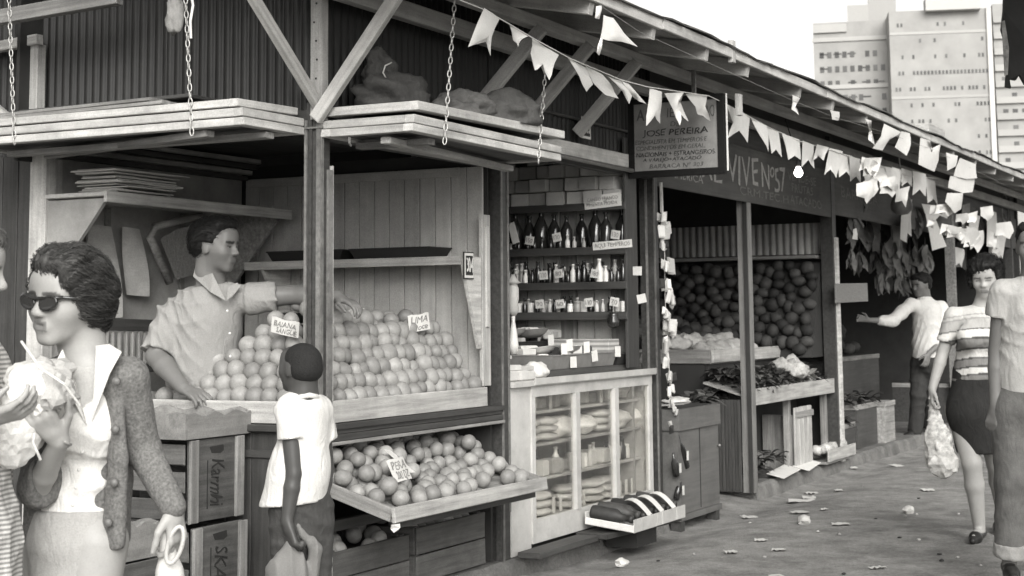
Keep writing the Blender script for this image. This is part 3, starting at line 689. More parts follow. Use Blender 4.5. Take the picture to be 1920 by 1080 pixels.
# stack of crates at the left
def lettered(t, s, x0, x1, y, z0, z1, w_, h_):
    text('lettering', s, ((x0 + x1) / 2 - h_ / 2 + .03, y - .008, z0 + .06), (0, 0, 1), (-1, 0, 0), w_, h_, INK, t, .3, .002) if False else text('lettering', s, ((x0 + x1) / 2 - h_ / 2 - .02, y - .0075, z1 - .07), (0, 0, -1), (1, 0, 0), w_, h_, INK, t, .3, .002)
def box_crate(label, x0, x1, y0, y1, z0, z1, s):
    t = thing('wooden_crate', label, 'crate', ((x0 + x1) / 2, (y0 + y1) / 2, z0))
    e = plank('end_board', (x0 + .02, y0, (z0 + z1) / 2), (x1 - .02, y0, (z0 + z1) / 2), z1 - z0, .018, (0, -1, 0), WB, t, jit=.004)
    plank('end_board', (x0 + .02, y1, (z0 + z1) / 2), (x1 - .02, y1, (z0 + z1) / 2), z1 - z0, .018, (0, 1, 0), WB, t, jit=.004)
    for x in (x0 + .035, x1 - .035): plank('end_cleat', (x, y0 - .016, z0), (x, y0 - .016, z1), .055, .016, (0, -1, 0), WOOD_M, t)
    for k in range(3):
        z = z0 + (z1 - z0) * (k + .5) / 3
        for x in (x0 + .008, x1 - .008): plank('side_slat', (x, y0 + .01, z), (x, y1 - .01, z), (z1 - z0) / 3 - .03, .01, (-1, 0, 0), WB, t, jit=.004)
    MB().box((x0 + .02, y0 + .01, z0), (x1 - .02, y1 - .01, z0 + .01)).build('crate_floor', WB, t)
    MB().poly([((x0 + x1) / 2 - .045, y0 - .0105, z1 - .035), ((x0 + x1) / 2 + .05, y0 - .0105, z1 - .03), ((x0 + x1) / 2 + .055, y0 - .0105, z1 - .055), ((x0 + x1) / 2 + .03, y0 - .0105, z1 - .066), ((x0 + x1) / 2 - .03, y0 - .0105, z1 - .062)], (0, .001, 0)).build('hand_hole', INK, t)
    text('lettering', s, ((x0 + x1) / 2 - .035, y0 - .0098, z1 - .085), (0, 0, -1), (1, 0, 0), (z1 - z0) * .6, .085, INK, t, .35, .002)
    MB().box(((x0 + x1) / 2 - .06, y0 - .0106, z0 + .05), ((x0 + x1) / 2 - .054, y0 - .0096, z1 - .09)).build('rule_line', INK, t)
    return t
box_crate('dark crate with script lettering, second in the left stack', -.42, -.035, .39, .95, .47, .815, 'Karmhi')
box_crate('lettered crate on the ground at the foot of the left stack', -.44, -.06, .35, .93, .0, .455, 'SKARHI')
t = thing('shallow_crate', 'shallow pale wooden tray crate on top of the left stack', 'crate', (-.2, .6, .82))
def wavy(p0, p1, h, th, n, m, par):
    p0 = Vector(p0); p1 = Vector(p1); k = 14; v = []; f = []
    for j in range(2):
        for i in range(k + 1):
            p = p0.lerp(p1, i / k) + Vector(n) * (th * j); e = .010 * math.sin(i * 1.35) + rnd(-.002, .002)
            v += [p, p + Z * (h + e)]
    q = 2 * (k + 1)
    for i in range(k):
        a = 2 * i; f += [(a, a + 1, a + 3, a + 2), (q + a, q + a + 2, q + a + 3, q + a + 1), (a + 1, q + a + 1, q + a + 3, a + 3)]
    f += [(0, q, q + 1, 1), (2 * k, 2 * k + 1, q + 2 * k + 1, q + 2 * k)]
    return obj('tray_side', mesh('tray_side', v, f), m, par)
TRM = mat('scuffed_tray_wood', .22, .85, 'wood', .3, .1, 10, .5, dirt=.35)
wavy((-.455, .365, .822), (-.455, .99, .822), .105, .014, (1, 0, 0), TRM, t); wavy((-.44, .365, .822), (.0, .365, .822), .10, .014, (0, 1, 0), TRM, t)
wavy((-.02, .38, .822), (-.02, .99, .822), .105, .014, (1, 0, 0), TRM, t); wavy((-.44, .98, .822), (-.03, .98, .822), .105, .014, (0, 1, 0), TRM, t)
MB().box((-.44, .38, .822), (-.02, .98, .832)).build('tray_floor', TRM, t)
t2 = thing('shallow_crate', 'wavy edged wooden tray leaning behind the cardigan woman', 'crate', (-.8, .3, 0))
wavy((-.86, .42, .36), (-.55, .42, .36), .14, .014, (0, 1, 0), TRM, t2); wavy((-.86, .43, .36), (-.86, .95, .36), .14, .014, (1, 0, 0), TRM, t2)
wavy((-.55, .43, .36), (-.55, .95, .36), .14, .014, (-1, 0, 0), TRM, t2); MB().box((-.85, .435, .36), (-.56, .95, .372)).build('tray_floor', TRM, t2)
slat_crate('fruit_crate', 'dark slatted crate on the ground under the wavy edged tray', -.86, -.54, .42, .95, .0, .355, WB, 3)

# price cards stuck in the fruit
def card(label, o, xd, ud, w_, h_, lines, parent=None, m=PAPER):
    t = thing('price_card', label, 'price card', o); xd = Vector(xd).normalized(); ud = Vector(ud); ud = (ud - xd * ud.dot(xd)).normalized(); n = xd.cross(ud); o = Vector(o)
    k = 6; v = []; f = []
    for j in range(2):
        for i in range(k + 1):
            s = i / k; b = .006 * math.sin(s * 3.1)
            v += [o + xd * (w_ * s) + n * (b + .0 - .0012 * j), o + xd * (w_ * s) + ud * (h_ + .003 * math.sin(s * 9)) + n * (b - .0012 * j)]
    q = 2 * (k + 1)
    for i in range(k):
        a = 2 * i; f += [(a, a + 2, a + 3, a + 1), (q + a, q + a + 1, q + a + 3, q + a + 2), (a + 1, a + 3, q + a + 3, q + a + 1)]
    obj('card', mesh('card', v, f), m, t)
    for i, (s, y0, hh, x0, ww) in enumerate(lines):
        text('lettering', s, o + xd * (w_ * x0) + ud * (h_ * y0) + n * .0055, xd, ud, w_ * ww, h_ * hh, mat('card_ink', .22, .8, bump=0), t, .25, .001)
    return t
card('bent white price card among the oranges before the vendor', atX(508, 622, .17) , (.18, -1, -.22), (-.3, 0, 1), .14, .075, [('BAIANA', .5, .34, .1, .8), ('SANGUE', .1, .32, .2, .75)])
card('white price card standing on top of the right hand oranges', atY(768, 624, .22), (1, -.25, .12), (-.25, .1, 1), .15, .085, [('LIMA', .5, .38, .08, .8), ('Doce', .08, .34, .15, .7)])
card('small white price slip by the vendor reaching hand', atY(675, 592, .3), (1, 0, -.9), (.5, 0, 1), .1, .05, [('200', .2, .6, .1, .8)])
card('white price card lying on the low tray of oranges', Vector((.27, -.22, .60)), (1, .1, .02), (-.35, .45, 1), .17, .105, [('PERA', .52, .36, .08, .8), ('200 DZ', .1, .34, .15, .75)])
MB().poly([(.47, -.17, .625), (.54, -.16, .62), (.49, -.06, .72), (.40, -.08, .73)], (0, .002, .001)).build('card_back', PAPER_G, tr)

# pans on the side shelf
def pan(label, y):
    t = thing('baking_pan', label, 'pan', (1.5, y, 1.64))
    MB().add([(1.39, y - .22, 1.638), (1.60, y - .22, 1.638), (1.60, y + .22, 1.638), (1.39, y + .22, 1.638), (1.375, y - .25, 1.69), (1.615, y - .25, 1.69), (1.615, y + .25, 1.69), (1.375, y + .25, 1.69)], [(3, 2, 1, 0), (0, 1, 5, 4), (1, 2, 6, 5), (2, 3, 7, 6), (3, 0, 4, 7)]).build('pan_body', mat('blackened_tin', .018, .5, spec=.4), t)
    MB().tube([(1.375, y - .25, 1.69), (1.615, y - .25, 1.69), (1.615, y + .25, 1.69), (1.375, y + .25, 1.69), (1.375, y - .25, 1.69)], .004, 6).build('pan_rim', MATS['blackened_tin'], t)
pan('black shallow pan on the side shelf nearer the second post', .50); pan('black shallow pan on the side shelf nearer the corner post', 1.04)
# vendor's corner: papers, boards, woven chair back, slatted bench
pp = thing('newspaper_pile', 'untidy pile of folded newspapers on the high rear shelf', 'newspapers', (.3, 1.4, 1.94))
for k in range(11): plank('newspaper', (.03 + rnd(0, .1), 1.35 + rnd(-.03, .03), 1.945 + k * .011), (.55 + rnd(-.12, .08), 1.38 + rnd(-.04, .04), 1.945 + k * .011 + rnd(-.003, .003)), rnd(.2, .28), .008, (0, 0, 1), PAPER_G, pp, jit=.006)
def sheet(name, label, cat, pts, th, m, curl=.03):
    (a, b_, c, d) = [Vector(p) for p in pts]; v = []; f = []; n = 8; k = 5
    nn = (b_ - a).cross(d - a).normalized()
    for l in range(2):
        for j in range(n + 1):
            for i in range(k + 1):
                s, q = i / k, j / n; p = (a.lerp(b_, s)).lerp(d.lerp(c, s), q) + nn * (curl * math.sin(q * 2.6 + s) * (s - .3)) - nn * th * l; v.append(p)
    o = (n + 1) * (k + 1)
    for j in range(n):
        for i in range(k):
            q = j * (k + 1) + i; f += [(q, q + 1, q + k + 2, q + k + 1), (o + q, o + q + k + 1, o + q + k + 2, o + q + 1)]
    return tag(obj(name, mesh(name, v, f, True), m), label, cat)
sheet('hanging_board', 'tall pale curling board hanging under the rear shelf, left one', 'board', [atY(165, 600, 1.6), atY(222, 595, 1.6), atY(213, 425, 1.6), atY(168, 420, 1.6)], .008, WOOD_P, .05)
sheet('hanging_board', 'shorter pale board hanging under the rear shelf, right one', 'board', [atY(240, 553, 1.6), atY(272, 556, 1.6), atY(266, 430, 1.6), atY(233, 425, 1.6)], .008, WOOD_P, .05)
wc = thing('chair_back', 'woven chair back with rounded frame hanging behind the vendor', 'chair', atY(320, 470, 1.55))
W_ = [atY(*q, 1.55) for q in ((318, 530), (282, 445), (290, 425), (330, 415), (375, 405), (420, 500))]
MB().tube(W_, .022, 8).build('chair_frame', WOOD_M, wc, True)
MB().add([atY(*q, 1.56) for q in ((330, 525), (300, 448), (330, 430), (372, 420), (410, 500))], [(0, 1, 2, 3, 4)]).build('woven_panel', mat('woven_cane', .2, .8, 'cloth', .3, 0, 90, .8), wc)
bn = thing('slatted_bench', 'dark slatted bench back behind the vendor', 'bench', (.3, 1.4, .9))
plank('bench_rail', atY(185, 608, 1.45), atY(330, 612, 1.45), .06, .03, (0, -1, 0), WOOD_D, bn)
plank('bench_rail', atY(185, 690, 1.45), atY(330, 690, 1.45), .04, .03, (0, -1, 0), WOOD_D, bn)
for k in range(11): plank('bench_slat', atY(200 + k * 12, 622, 1.45), atY(200 + k * 12, 682, 1.45), .016, .02, (0, -1, 0), WOOD_M, bn)
cloth = thing('small_box', 'small grey box behind the left counter by the vendor arm', 'box', (.1, 1.1, .9))
MB().box((.1, 1.15, .873), (.3, 1.42, .98)).build('carton', CARD, cloth)
MB().box((.14, 1.2, .9802), (.26, 1.38, 1.0)).build('lid', PAPER_G, cloth)
cl2 = thing('weighing_pan', 'dark scale with bright pan rim behind the vendor oranges', 'scale', (.6, .75, 1.2))
MB().lathe([(.02, 0), (.12, .02), (.15, .05), (.152, .054)], 24).build('pan_dish', mat('bright_tin', .5, .3, metal=.8, bump=0), cl2, True, Matrix.Translation((.75, .62, 1.30)))
MB().box((.68, .6, .874), (.85, .75, 1.295)).build('scale_body', DARK, cl2)

# sacks and carton on the right shutter
def blob(name, label, cat, cen, rad, m, seed=0, amp=.25, sub=4, parent=None, rz_=0., squash=None, facet=False):
    import bmesh
    from mathutils import noise
    bm = bmesh.new(); bmesh.ops.create_icosphere(bm, subdivisions=sub, radius=1)
    for v in bm.verts:
        p = v.co.copy(); q = p * 1.6 + Vector((seed * 3.1, seed * 1.7, 0)); r = 1 + amp * noise.noise(q) + amp * .5 * abs(noise.noise(q * 2.3)) - amp * .35 * abs(noise.noise(q * 4.1)) + (amp * .55 * (abs(noise.noise(q * 3.2)) - abs(noise.noise(q * 6.3))) if facet else 0)
        v.co = Vector((p.x * rad[0], p.y * rad[1], p.z * rad[2])) * r
        if squash is not None and v.co.z < -rad[2] * squash: v.co.z = -rad[2] * squash
    me = bpy.data.meshes.new(name); bm.to_mesh(me); bm.free()
    for p in me.polygons: p.use_smooth = not facet
    o = obj(name, me, m, parent, Matrix.Translation(Vector(cen)) @ Matrix.Rotation(rz_, 4, 'Z'))
    if label: tag(o, label, cat)
    return o
sa = thing('burlap_sack', 'tied dark burlap sack slumped on the right shutter left of the chain', 'sack', (.35, -.1, 2.27))
blob('sack_body', None, None, (.47, -.1, 2.34), (.26, .13, .11), BURLAP, 1, .4, 4, sa, squash=.62)
blob('sack_neck', None, None, (.40, -.05, 2.46), (.085, .07, .10), BURLAP, 2, .45, 4, sa)
MB().tube([(.40, -.12, 2.50), (.37, -.13, 2.49), (.33, -.13, 2.475), (.31, -.13, 2.44), (.345, -.135, 2.40)], .0035, 6).build('string', PAPER, sa)
blob('burlap_sack', 'crumpled burlap sack in the middle of the right shutter', 'sack', (.80, -.28, 2.305), (.16, .12, .085), mat('light_burlap', .13, .95, 'cloth', .3, .1, 40, .8), 5, .5, 4, squash=.55)
blob('burlap_sack', 'dark burlap sack sagging over the shutter edge under the torn flag', 'sack', (1.08, -.36, 2.31), (.17, .13, .10), BURLAP, 9, .55, 4, squash=.5)
cb = thing('cardboard_box', 'open grey cardboard box at the right end of the shutter', 'box', (1.35, -.2, 2.27))
o1, o2 = (1.22, -.26, 2.27), (1.47, -.03, 2.385)
MB().box(o1, o2).build('carton', mat('grey_card', .3, .8, dirt=.2), cb); MB().poly([(1.22, -.262, 2.385), (1.34, -.262, 2.385), (1.22, -.31, 2.41)], (0, 0, .003)).build('flap', MATS['grey_card'], cb)

# ================================================================== GROCERY GOODS
def lay_row(fn, x, y0, y1, z, step, jx=.02):
    y = y0; i = 0
    while y < y1:
        fn(x + rnd(-jx, jx), y, z, i); y += step * rnd(.85, 1.15); i += 1
BM = {}
def bottle_mesh(kind):
    if kind in BM: return BM[kind]
    P = {'big': [(.001, 0), (.045, 0), (.048, .02), (.048, .15), (.03, .19), (.016, .215), (.015, .25), (.019, .252), (.019, .265)],
         'mid': [(.001, 0), (.026, 0), (.028, .01), (.028, .1), (.014, .125), (.012, .155), (.015, .156), (.015, .17)],
         'jar': [(.001, 0), (.027, 0), (.029, .008), (.029, .06), (.024, .068), (.026, .07), (.026, .085), (.001, .086)],
         'tin': [(.001, 0), (.028, 0), (.029, .002), (.029, .085), (.027, .087), (.001, .087)],
         'flask': [(.001, 0), (.018, 0), (.02, .01), (.02, .06), (.009, .08), (.009, .1), (.012, .1), (.012, .112), (.001, .113)]}[kind]
    BM[kind] = MB().lathe(P, 14).me('bottle', True); return BM[kind]
def bottle(kind, p, m, label, group, cat='bottle', s=1., labelband=None, name=None):
    me = bottle_mesh(kind).copy() if m.name not in [q.name for q in bottle_mesh(kind).materials] else bottle_mesh(kind)
    key = (kind, m.name)
    if key not in BM:
        q = bottle_mesh(kind).copy(); q.materials.clear(); q.materials.append(m); BM[key] = q
    o = obj(name or cat.split()[-1], BM[key], None, None, Matrix.Translation(Vector(p)) @ Matrix.Rotation(rnd(0, 6), 4, 'Z') @ Matrix.Scale(s, 4)); tag(o, label, cat, group)
    if labelband:
        r = {'big': .0486, 'mid': .0285, 'jar': .0295, 'tin': .0295, 'flask': .0205}[kind] * s; z0, z1 = labelband
        b = MB(); n = 8; v = []
        for i in range(n + 1):
            a = math.radians(205) + math.radians(-60 + 120 * i / n) ; v += [Vector(p) + Vector((r * math.cos(a), r * math.sin(a), z0 * s)), Vector(p) + Vector((r * math.cos(a), r * math.sin(a), z1 * s))]
        b.add(v, [(2 * i, 2 * i + 2, 2 * i + 3, 2 * i + 1) for i in range(n)]).build('label', PAPER, o)
    return o
# cartons on the top shelf
ym = 0.02
for k in range(4):
    y = .03 + (.04 if k % 2 else 0)
    while y < 1.55:
        wd = rnd(.1, .14); hgt = .088
        if k == 3 and random.random() < .4: y += wd; continue
        o = obj('carton', mesh('carton', *cbox(.15, wd - .014, hgt - rnd(.003, .01), .003, .003)), CARD, None, Matrix.Translation((3.485 + rnd(-.04, .015), y + wd / 2, 2.045 - .011 + hgt * (k + .5))) @ Matrix.Rotation(rnd(-.1, .1), 4, 'Z'))
        tag(o, 'brown carton stacked on the top shelf of the grocery shelving', 'carton', 'cartons on the top grocery shelf'); y += wd
lay_row(lambda x, y, z, i: bottle('big', (x, y, z), BOTTLE, 'large dark bottle in the row under the cartons', 'large bottles on the second grocery shelf', s=rnd(.8, 1.0)) , 3.47, .06, 1.2, SZ[2] - .010, .092, .015)
for xo in (0, .055): lay_row(lambda x, y, z, i: bottle(random.choice(['mid', 'mid', 'flask']), (x, y, z), BOTTLE if random.random() < .6 else JAR, 'small bottle on the third grocery shelf', 'small bottles on the third grocery shelf', s=rnd(.6, .9)), 3.435 + xo, .04, 1.0, SZ[1] - .010, .04, .012)
for xo in (0, .055): lay_row(lambda x, y, z, i: bottle(random.choice(['jar', 'tin', 'flask', 'flask']), (x, y, z), JAR if random.random() < .65 else BOTTLE, 'small jar on the lowest grocery shelf', 'jars on the lowest grocery shelf', 'jar', s=rnd(.65, .95)), 3.435 + xo, .04, 1.0, SZ[0] - .010, .043, .012)
lay_row(lambda x, y, z, i: bottle('flask', (x, y, z), JAR if random.random() < .4 else BOTTLE, 'small flask standing before the large bottles', 'flasks before the large bottles', s=rnd(.6, .9)), 3.42, .3, 1.0, SZ[2] - .010, .06, .008)
def shelf_card(label, px, py, X, w_, h_, lines, tilt=0.):
    c = atX(px, py, X); xd = Vector((0, -1, tilt)); 
    t = thing('price_card', label, 'price card', c); xd.normalize(); ud = Vector((0, -xd[2] * -1, 1)); ud = (Z - xd * xd[2]).normalized(); o = c - xd * w_ / 2 - ud * h_ / 2
    plank('card', c - xd * w_ / 2, c + xd * w_ / 2, h_, .003, (-1, 0, 0), PAPER, t, .0005, .0)
    for (s, y0, hh, x0, ww) in lines: text('lettering', s, o + xd * (w_ * x0) + ud * (h_ * y0) + Vector((-.0022, 0, 0)), xd, ud, w_ * ww, h_ * hh, MATS['card_ink'], t)
    return t
shelf_card('long paper sign on the carton shelf reading PIMENTA MOIDA', 1130, 377, 3.385, .255, .085, [('CANTO FRANCO', .55, .26, .08, .84), ('PIMENTA MOIDA', .18, .26, .06, .84)], -.07 * -1)
shelf_card('long paper sign under the large bottles reading AQUI TEMPEROS', 1148, 459, 3.385, .27, .05, [('AQUI TEMPEROS', .2, .6, .05, .9)], .05)
for (px, py, s, lab) in ((993, 451, '150', 'leftmost tag before the large bottles'), (1044, 445, '120', 'upright tag before the large bottles'), (1154, 440, '130', 'tilted tag on the large bottles'), (1019, 516, '230', 'tag low on the third shelf left'), (1047, 513, '80', 'tag in the middle of the third shelf'), (1116, 513, '180', 'tag on the third shelf right of middle'), (1195, 508, '', 'blank tag at the right end of the third shelf'), (1012, 570, '90', 'tag on the lowest shelf left'), (1050, 570, '60', 'tag second from left on the lowest shelf'), (1104, 567, '110', 'tag third from left on the lowest shelf'), (1152, 566, '70', 'tag fourth from left on the lowest shelf'), (1203, 560, '', 'blank tag at the right end of the lowest shelf')):
    shelf_card('small white price %s' % lab, px, py, 3.375, .06, .055, [(s, .25, .5, .15, .7)] if s else [], rnd(-.2, .2))
for (px, py) in ((962, 440),):
    o = plank('price_slip', atX(958, 418, 3.36), atX(968, 456, 3.36), .05, .004, (-1, 0, 0), PAPER); tag(o, 'tilted white slip at the left end of the bottle shelf', 'paper slip')
# goods on the counter
def pack(label, c, s, m, group=None, yaw=0., name='packet', cat='packet'):
    o = obj(name, mesh(name, *cbox(s[0], s[1], s[2], min(s) * .12, min(s) * .03)), m, None, Matrix.Translation(Vector(c)) @ Matrix.Rotation(yaw, 4, 'Z')); return tag(o, label, cat, group)
TRAYM = mat('dull_tin_tray', .2, .45, bump=.2)
tr2 = thing('tin_tray', 'long tin tray of goods with price tags on the cabinet top', 'tray', (2.75, .2, 1.0))
a, b_ = 2.18, 3.0
def tray_box(t, x0, x1, y0, y1, z0, z1, m, fl=.02):
    MB().add([(x0, y0, z0), (x1, y0, z0), (x1, y1, z0), (x0, y1, z0), (x0 - fl, y0 - fl, z1), (x1 + fl, y0 - fl, z1), (x1 + fl, y1 + fl, z1), (x0 - fl, y1 + fl, z1)], [(3, 2, 1, 0), (0, 1, 5, 4), (1, 2, 6, 5), (2, 3, 7, 6), (3, 0, 4, 7)]).build('tray_body', m, t)
    MB().tube([(x0 - fl, y0 - fl, z1), (x1 + fl, y0 - fl, z1), (x1 + fl, y1 + fl, z1), (x0 - fl, y1 + fl, z1), (x0 - fl, y0 - fl, z1)], .004, 6).build('tray_rim', m, t)
tray_box(tr2, 2.42, 3.3, .06, .4, 1.02, 1.10, TRAYM)
wb('counter_riser', (2.35, .045, .9752), (3.72, .45, 1.018), WOOD_D, gc)
tr3 = thing('tin_tray', 'second dark tray set higher at the rear of the grocery counter', 'tray', (2.7, .45, 1.1)); tray_box(tr3, 2.0, 3.35, .47, .7, 1.10, 1.17, DARK)
wb('counter_riser', (2.0, .455, .9753), (3.4, .75, 1.098), WOOD_D, gc)
tr4 = thing('dark_bin', 'dark low bin at the right end of the grocery counter', 'bin', (3.5, .2, 1.02)); tray_box(tr4, 3.36, 3.70, .06, .42, 1.02, 1.085, DARK)
for k in range(26):
    c = (2.46 + (k % 13) * .066 + rnd(-.01, .01), .14 + (k // 13) * .14 + rnd(-.03, .03), 1.075 + rnd(0, .02))
    if k % 3: pack('small packet lying in the long tin tray', c, (rnd(.04, .08), rnd(.03, .06), rnd(.02, .04)), random.choice([CARD, JAR, DARK, PAPER_G]), 'packets in the long tin tray', rnd(0, 3))
    else: blob('dried_pod', 'dark dried pod lying in the long tin tray', 'dried pod', c, (.045, .02, .018), mat('dried_pod', .05, .6), k, .3, 2, rz_=rnd(0, 3))['group'] = 'pods in the long tin tray'
for k in range(16):
    c = (2.05 + k * .08, .56 + rnd(-.05, .05), 1.165 + rnd(0, .02)); pack('packet in the high dark tray', c, (rnd(.05, .1), rnd(.04, .07), rnd(.02, .05)), random.choice([CARD, DARK, PAPER_G, DARK]), 'packets in the high dark tray', rnd(0, 3))
for k, (px, py, tl) in enumerate(((1058, 655, 0), (1068, 648, .3), (1100, 652, .1), (1115, 668, .35), (1158, 660, 0), (1033, 638, .1), (1075, 680, .1))):
    c = atY(px, py, .03 if k not in (5,) else .4); o = plank('price_slip', c - Z * .03 + XX * (.02 * tl), c + Z * .035 - XX * (.02 * tl), .045, .003, (-.5, -1, 0), PAPER); tag(o, 'white price slip %s' % ['clipped at the left of the long tin tray', 'tilted second from left on the long tin tray', 'square one at the middle of the long tin tray', 'hanging over the front of the long tin tray', 'at the right end of the long tin tray', 'standing at the high dark tray', 'on the counter edge under the long tin tray'][k], 'price slip')
for k, (x, y, z, s, m_) in enumerate(((1.87, .08, .976, (.13, .12, .055), PAPER), (2.0, .06, .976, (.09, .1, .055), PAPER), (2.1, .07, .976, (.10, .1, .05), PAPER_G), (1.9, .1, 1.032, (.2, .12, .03), PAPER_G), (2.08, .1, 1.028, (.16, .12, .025), CARD), (1.9, .22, 1.065, (.24, .1, .02), DARK), (1.95, .16, 1.09, (.26, .06, .02), PAPER_G))):
    pack(['white carton nearest the second post on the counter', 'white carton second from the second post', 'grey tin pack third from the second post', 'flat grey bundle on the white cartons', 'flat card bundle on the grey tin pack', 'dark flat bundle on the counter stack', 'rolled pale bundle on top of the counter stack'][k], (x, y, z + s[2] / 2), s, m_, None, rnd(-.1, .1))
blob('cloth_bag', 'white cloth bag of flour on the counter left of the trays', 'bag', (2.27, .09, 1.02), (.11, .07, .05), CLOTH_W, 3, .3, 3, squash=.85)
blob('cloth_bag', 'white paper bag lying at the back right of the counter', 'bag', atY(1160, 642, .5) , (.13, .08, .055), PAPER, 6, .35, 3)
random.seed(77)
PANM = mat('pale_enamel', .35, .4, 'plain', .2, .5, 20, .1)
for k, (x, y, z, r) in enumerate(((2.55, .5, 1.19, .11), (2.8, .52, 1.2, .1), (3.05, .5, 1.19, .11), (2.25, .52, 1.18, .12), (2.62, .22, 1.1, .09), (2.95, .22, 1.1, .1), (3.2, .24, 1.1, .08), (3.5, .22, 1.07, .1))):
    o = obj('bowl', MB().lathe([(r * .5, 0), (r * .9, r * .25), (r, r * .45), (r * 1.03, r * .47), (r * .93, r * .4), (r * .4, r * .1)], 18).me('bowl', True), PANM, None, Matrix.Translation((x, y, z)) @ Matrix.Rotation(rnd(-.2, .2), 4, 'X')); tag(o, 'small enamel bowl among the goods on the grocery counter', 'bowl', 'bowls on the grocery counter')
for k in range(26):
    x = rnd(2.0, 3.6); y = random.choice((rnd(.08, .4), rnd(.5, .68))); z = (1.09 if y < .45 else 1.18) + rnd(.0, .06)
    pack('small packet heaped among the counter bowls', (x, y, z), (rnd(.05, .12), rnd(.04, .08), rnd(.03, .06)), random.choice([PAPER, CARD, PAPER_G, JAR, DARK]), 'packets heaped among the counter bowls', rnd(0, 3))
# coffee mill or lantern at the second post
lm = thing('oil_lamp', 'white enamel lamp hanging just right of the second post', 'lamp', atY(962, 560, .3)); L0 = atY(962, 560, .3)
MB().lathe([(.015, -.1), (.035, -.07), (.028, -.03), (.034, 0), (.034, .06), (.02, .085), (.045, .09), (.02, .12), (.01, .14)], 16).build('lamp_body', WHITE_P, lm, True, Matrix.Translation(L0))
MB().tube([L0 + Vector((0, 0, .12)), L0 + Vector((.04, 0, .14)), L0 + Vector((.05, 0, .08)), L0 + Vector((.03, 0, .02))], .006, 6).build('lamp_handle', METAL, lm, True)
MB().lathe([(.02, -.32), (.03, -.27), (.022, -.2), (.01, -.13), (.012, -.1)], 12).build('lamp_chimney', JAR, lm, True, Matrix.Translation(L0))
# basket handle & hanging jar over the counter
MB_ = MB().tube([(2.35 + .35 * math.cos(a), .75, 1.12 + .2 * math.sin(a)) for a in [math.pi * i / 12 for i in range(13)]], .012, 8)
bk = thing('basket', 'dark basket with arched handle behind the counter trays', 'basket', (2.35, .75, 1.1)); MB_.build('basket_handle', WOOD_M, bk, True); MB().lathe([(.3, 0), (.34, .06), (.35, .07)], 20).build('basket_body', WOOD_D, bk, True, Matrix.Translation((2.35, .9, 1.10)))
hj = atX(1150, 600, 3.36); j = thing('hanging_jar', 'dark round jar hanging below the lowest grocery shelf', 'jar', hj); MB().lathe([(.005, .05), (.03, .045), (.032, .03), (.03, .015), (.04, -.01), (.036, -.035), (.015, -.05)][::-1], 14).build('jar_body', BOTTLE, j, True, Matrix.Translation(hj)); MB().tube([hj + Z * .05, hj + Z * .11], .003, 5).build('jar_cord', METAL, j)
mt = atX(1205, 640, 3.3); o = plank('striped_box', (3.3, .05, 1.13), (3.3, .45, 1.13), .10, .16, (-1, 0, 0), mat('striped_pack', .45, .6, stripes=(.03, .5, 1))); tag(o, 'striped flat box at the right rear of the counter', 'box')

# inside the cabinet
random.seed(5)
def cab(z, kinds, y=.11):
    x = 2.1
    while x < 3.64:
        k = random.choice(kinds); w_ = .08
        lab = ('on the cabinet floor', 'on the lower cabinet shelf', 'on the middle cabinet shelf', 'on the top cabinet shelf')[z]; zz = CZ[z]
        if k == 'jar': bottle('jar', (x + .03, y + rnd(-.03, .05), zz), JAR, 'small pale jar ' + lab, 'jars ' + lab, 'jar', rnd(.9, 1.3)); w_ = .07
        elif k == 'bottle': bottle('mid', (x + .03, y + rnd(-.03, .05), zz), random.choice([BOTTLE, JAR]), 'small bottle ' + lab, 'bottles ' + lab, 'bottle', rnd(.7, .9)); w_ = .065
        elif k == 'box': w_ = rnd(.07, .13); pack('small box ' + lab, (x + w_ / 2, y + rnd(-.02, .04), zz + .045), (w_ - .012, .08, .09), random.choice([PAPER, PAPER, JAR, PAPER]), 'boxes ' + lab, rnd(-.15, .15), 'small_box', 'box')
        elif k == 'sack':
            w_ = .24
            for q in range(3): blob('cloth_bundle', 'folded pale bundle in a pile ' + lab, 'bundle', (x + .11, y, zz + .025 + q * .043), (.115, .09, .026), mat('unbleached_cloth', .55, .9, 'cloth', .1, .15, 12, .4), q + x * 9, .15, 3)['group'] = 'bundles ' + lab
        elif k == 'tag':
            w_ = .1; o = plank('price_slip', (x + .04, .07, zz), (x + .04, .07, zz + .09), .035, .003, (0, -1, 0), PAPER); tag(o, 'white price slip standing ' + lab, 'price slip', 'slips ' + lab)
            pack('small packet ' + lab, (x + .04, .16, zz + .03), (.08, .09, .06), CARD, 'packets ' + lab, rnd(-.3, .3))
        elif k == 'loaf':
            w_ = .3; blob('cellophane_bag', 'bulging pale cellophane bag ' + lab, 'bag', (x + .15, y + .02, zz + .06), (.14, .1, .062), mat('cellophane_bag', .7, .3, 'plain', .2, .15, 30, .6, spec=.5), x * 5, .35, 3, squash=.95)['group'] = 'cellophane bags ' + lab
        x += w_ * .93
cab(0, ['tag', 'tag', 'sack', 'sack', 'tag']); cab(1, ['jar', 'bottle', 'box', 'tag', 'bottle']); cab(2, ['loaf', 'loaf', 'box', 'sack'], .13); cab(3, ['jar', 'box', 'tag', 'box', 'loaf'], .16)
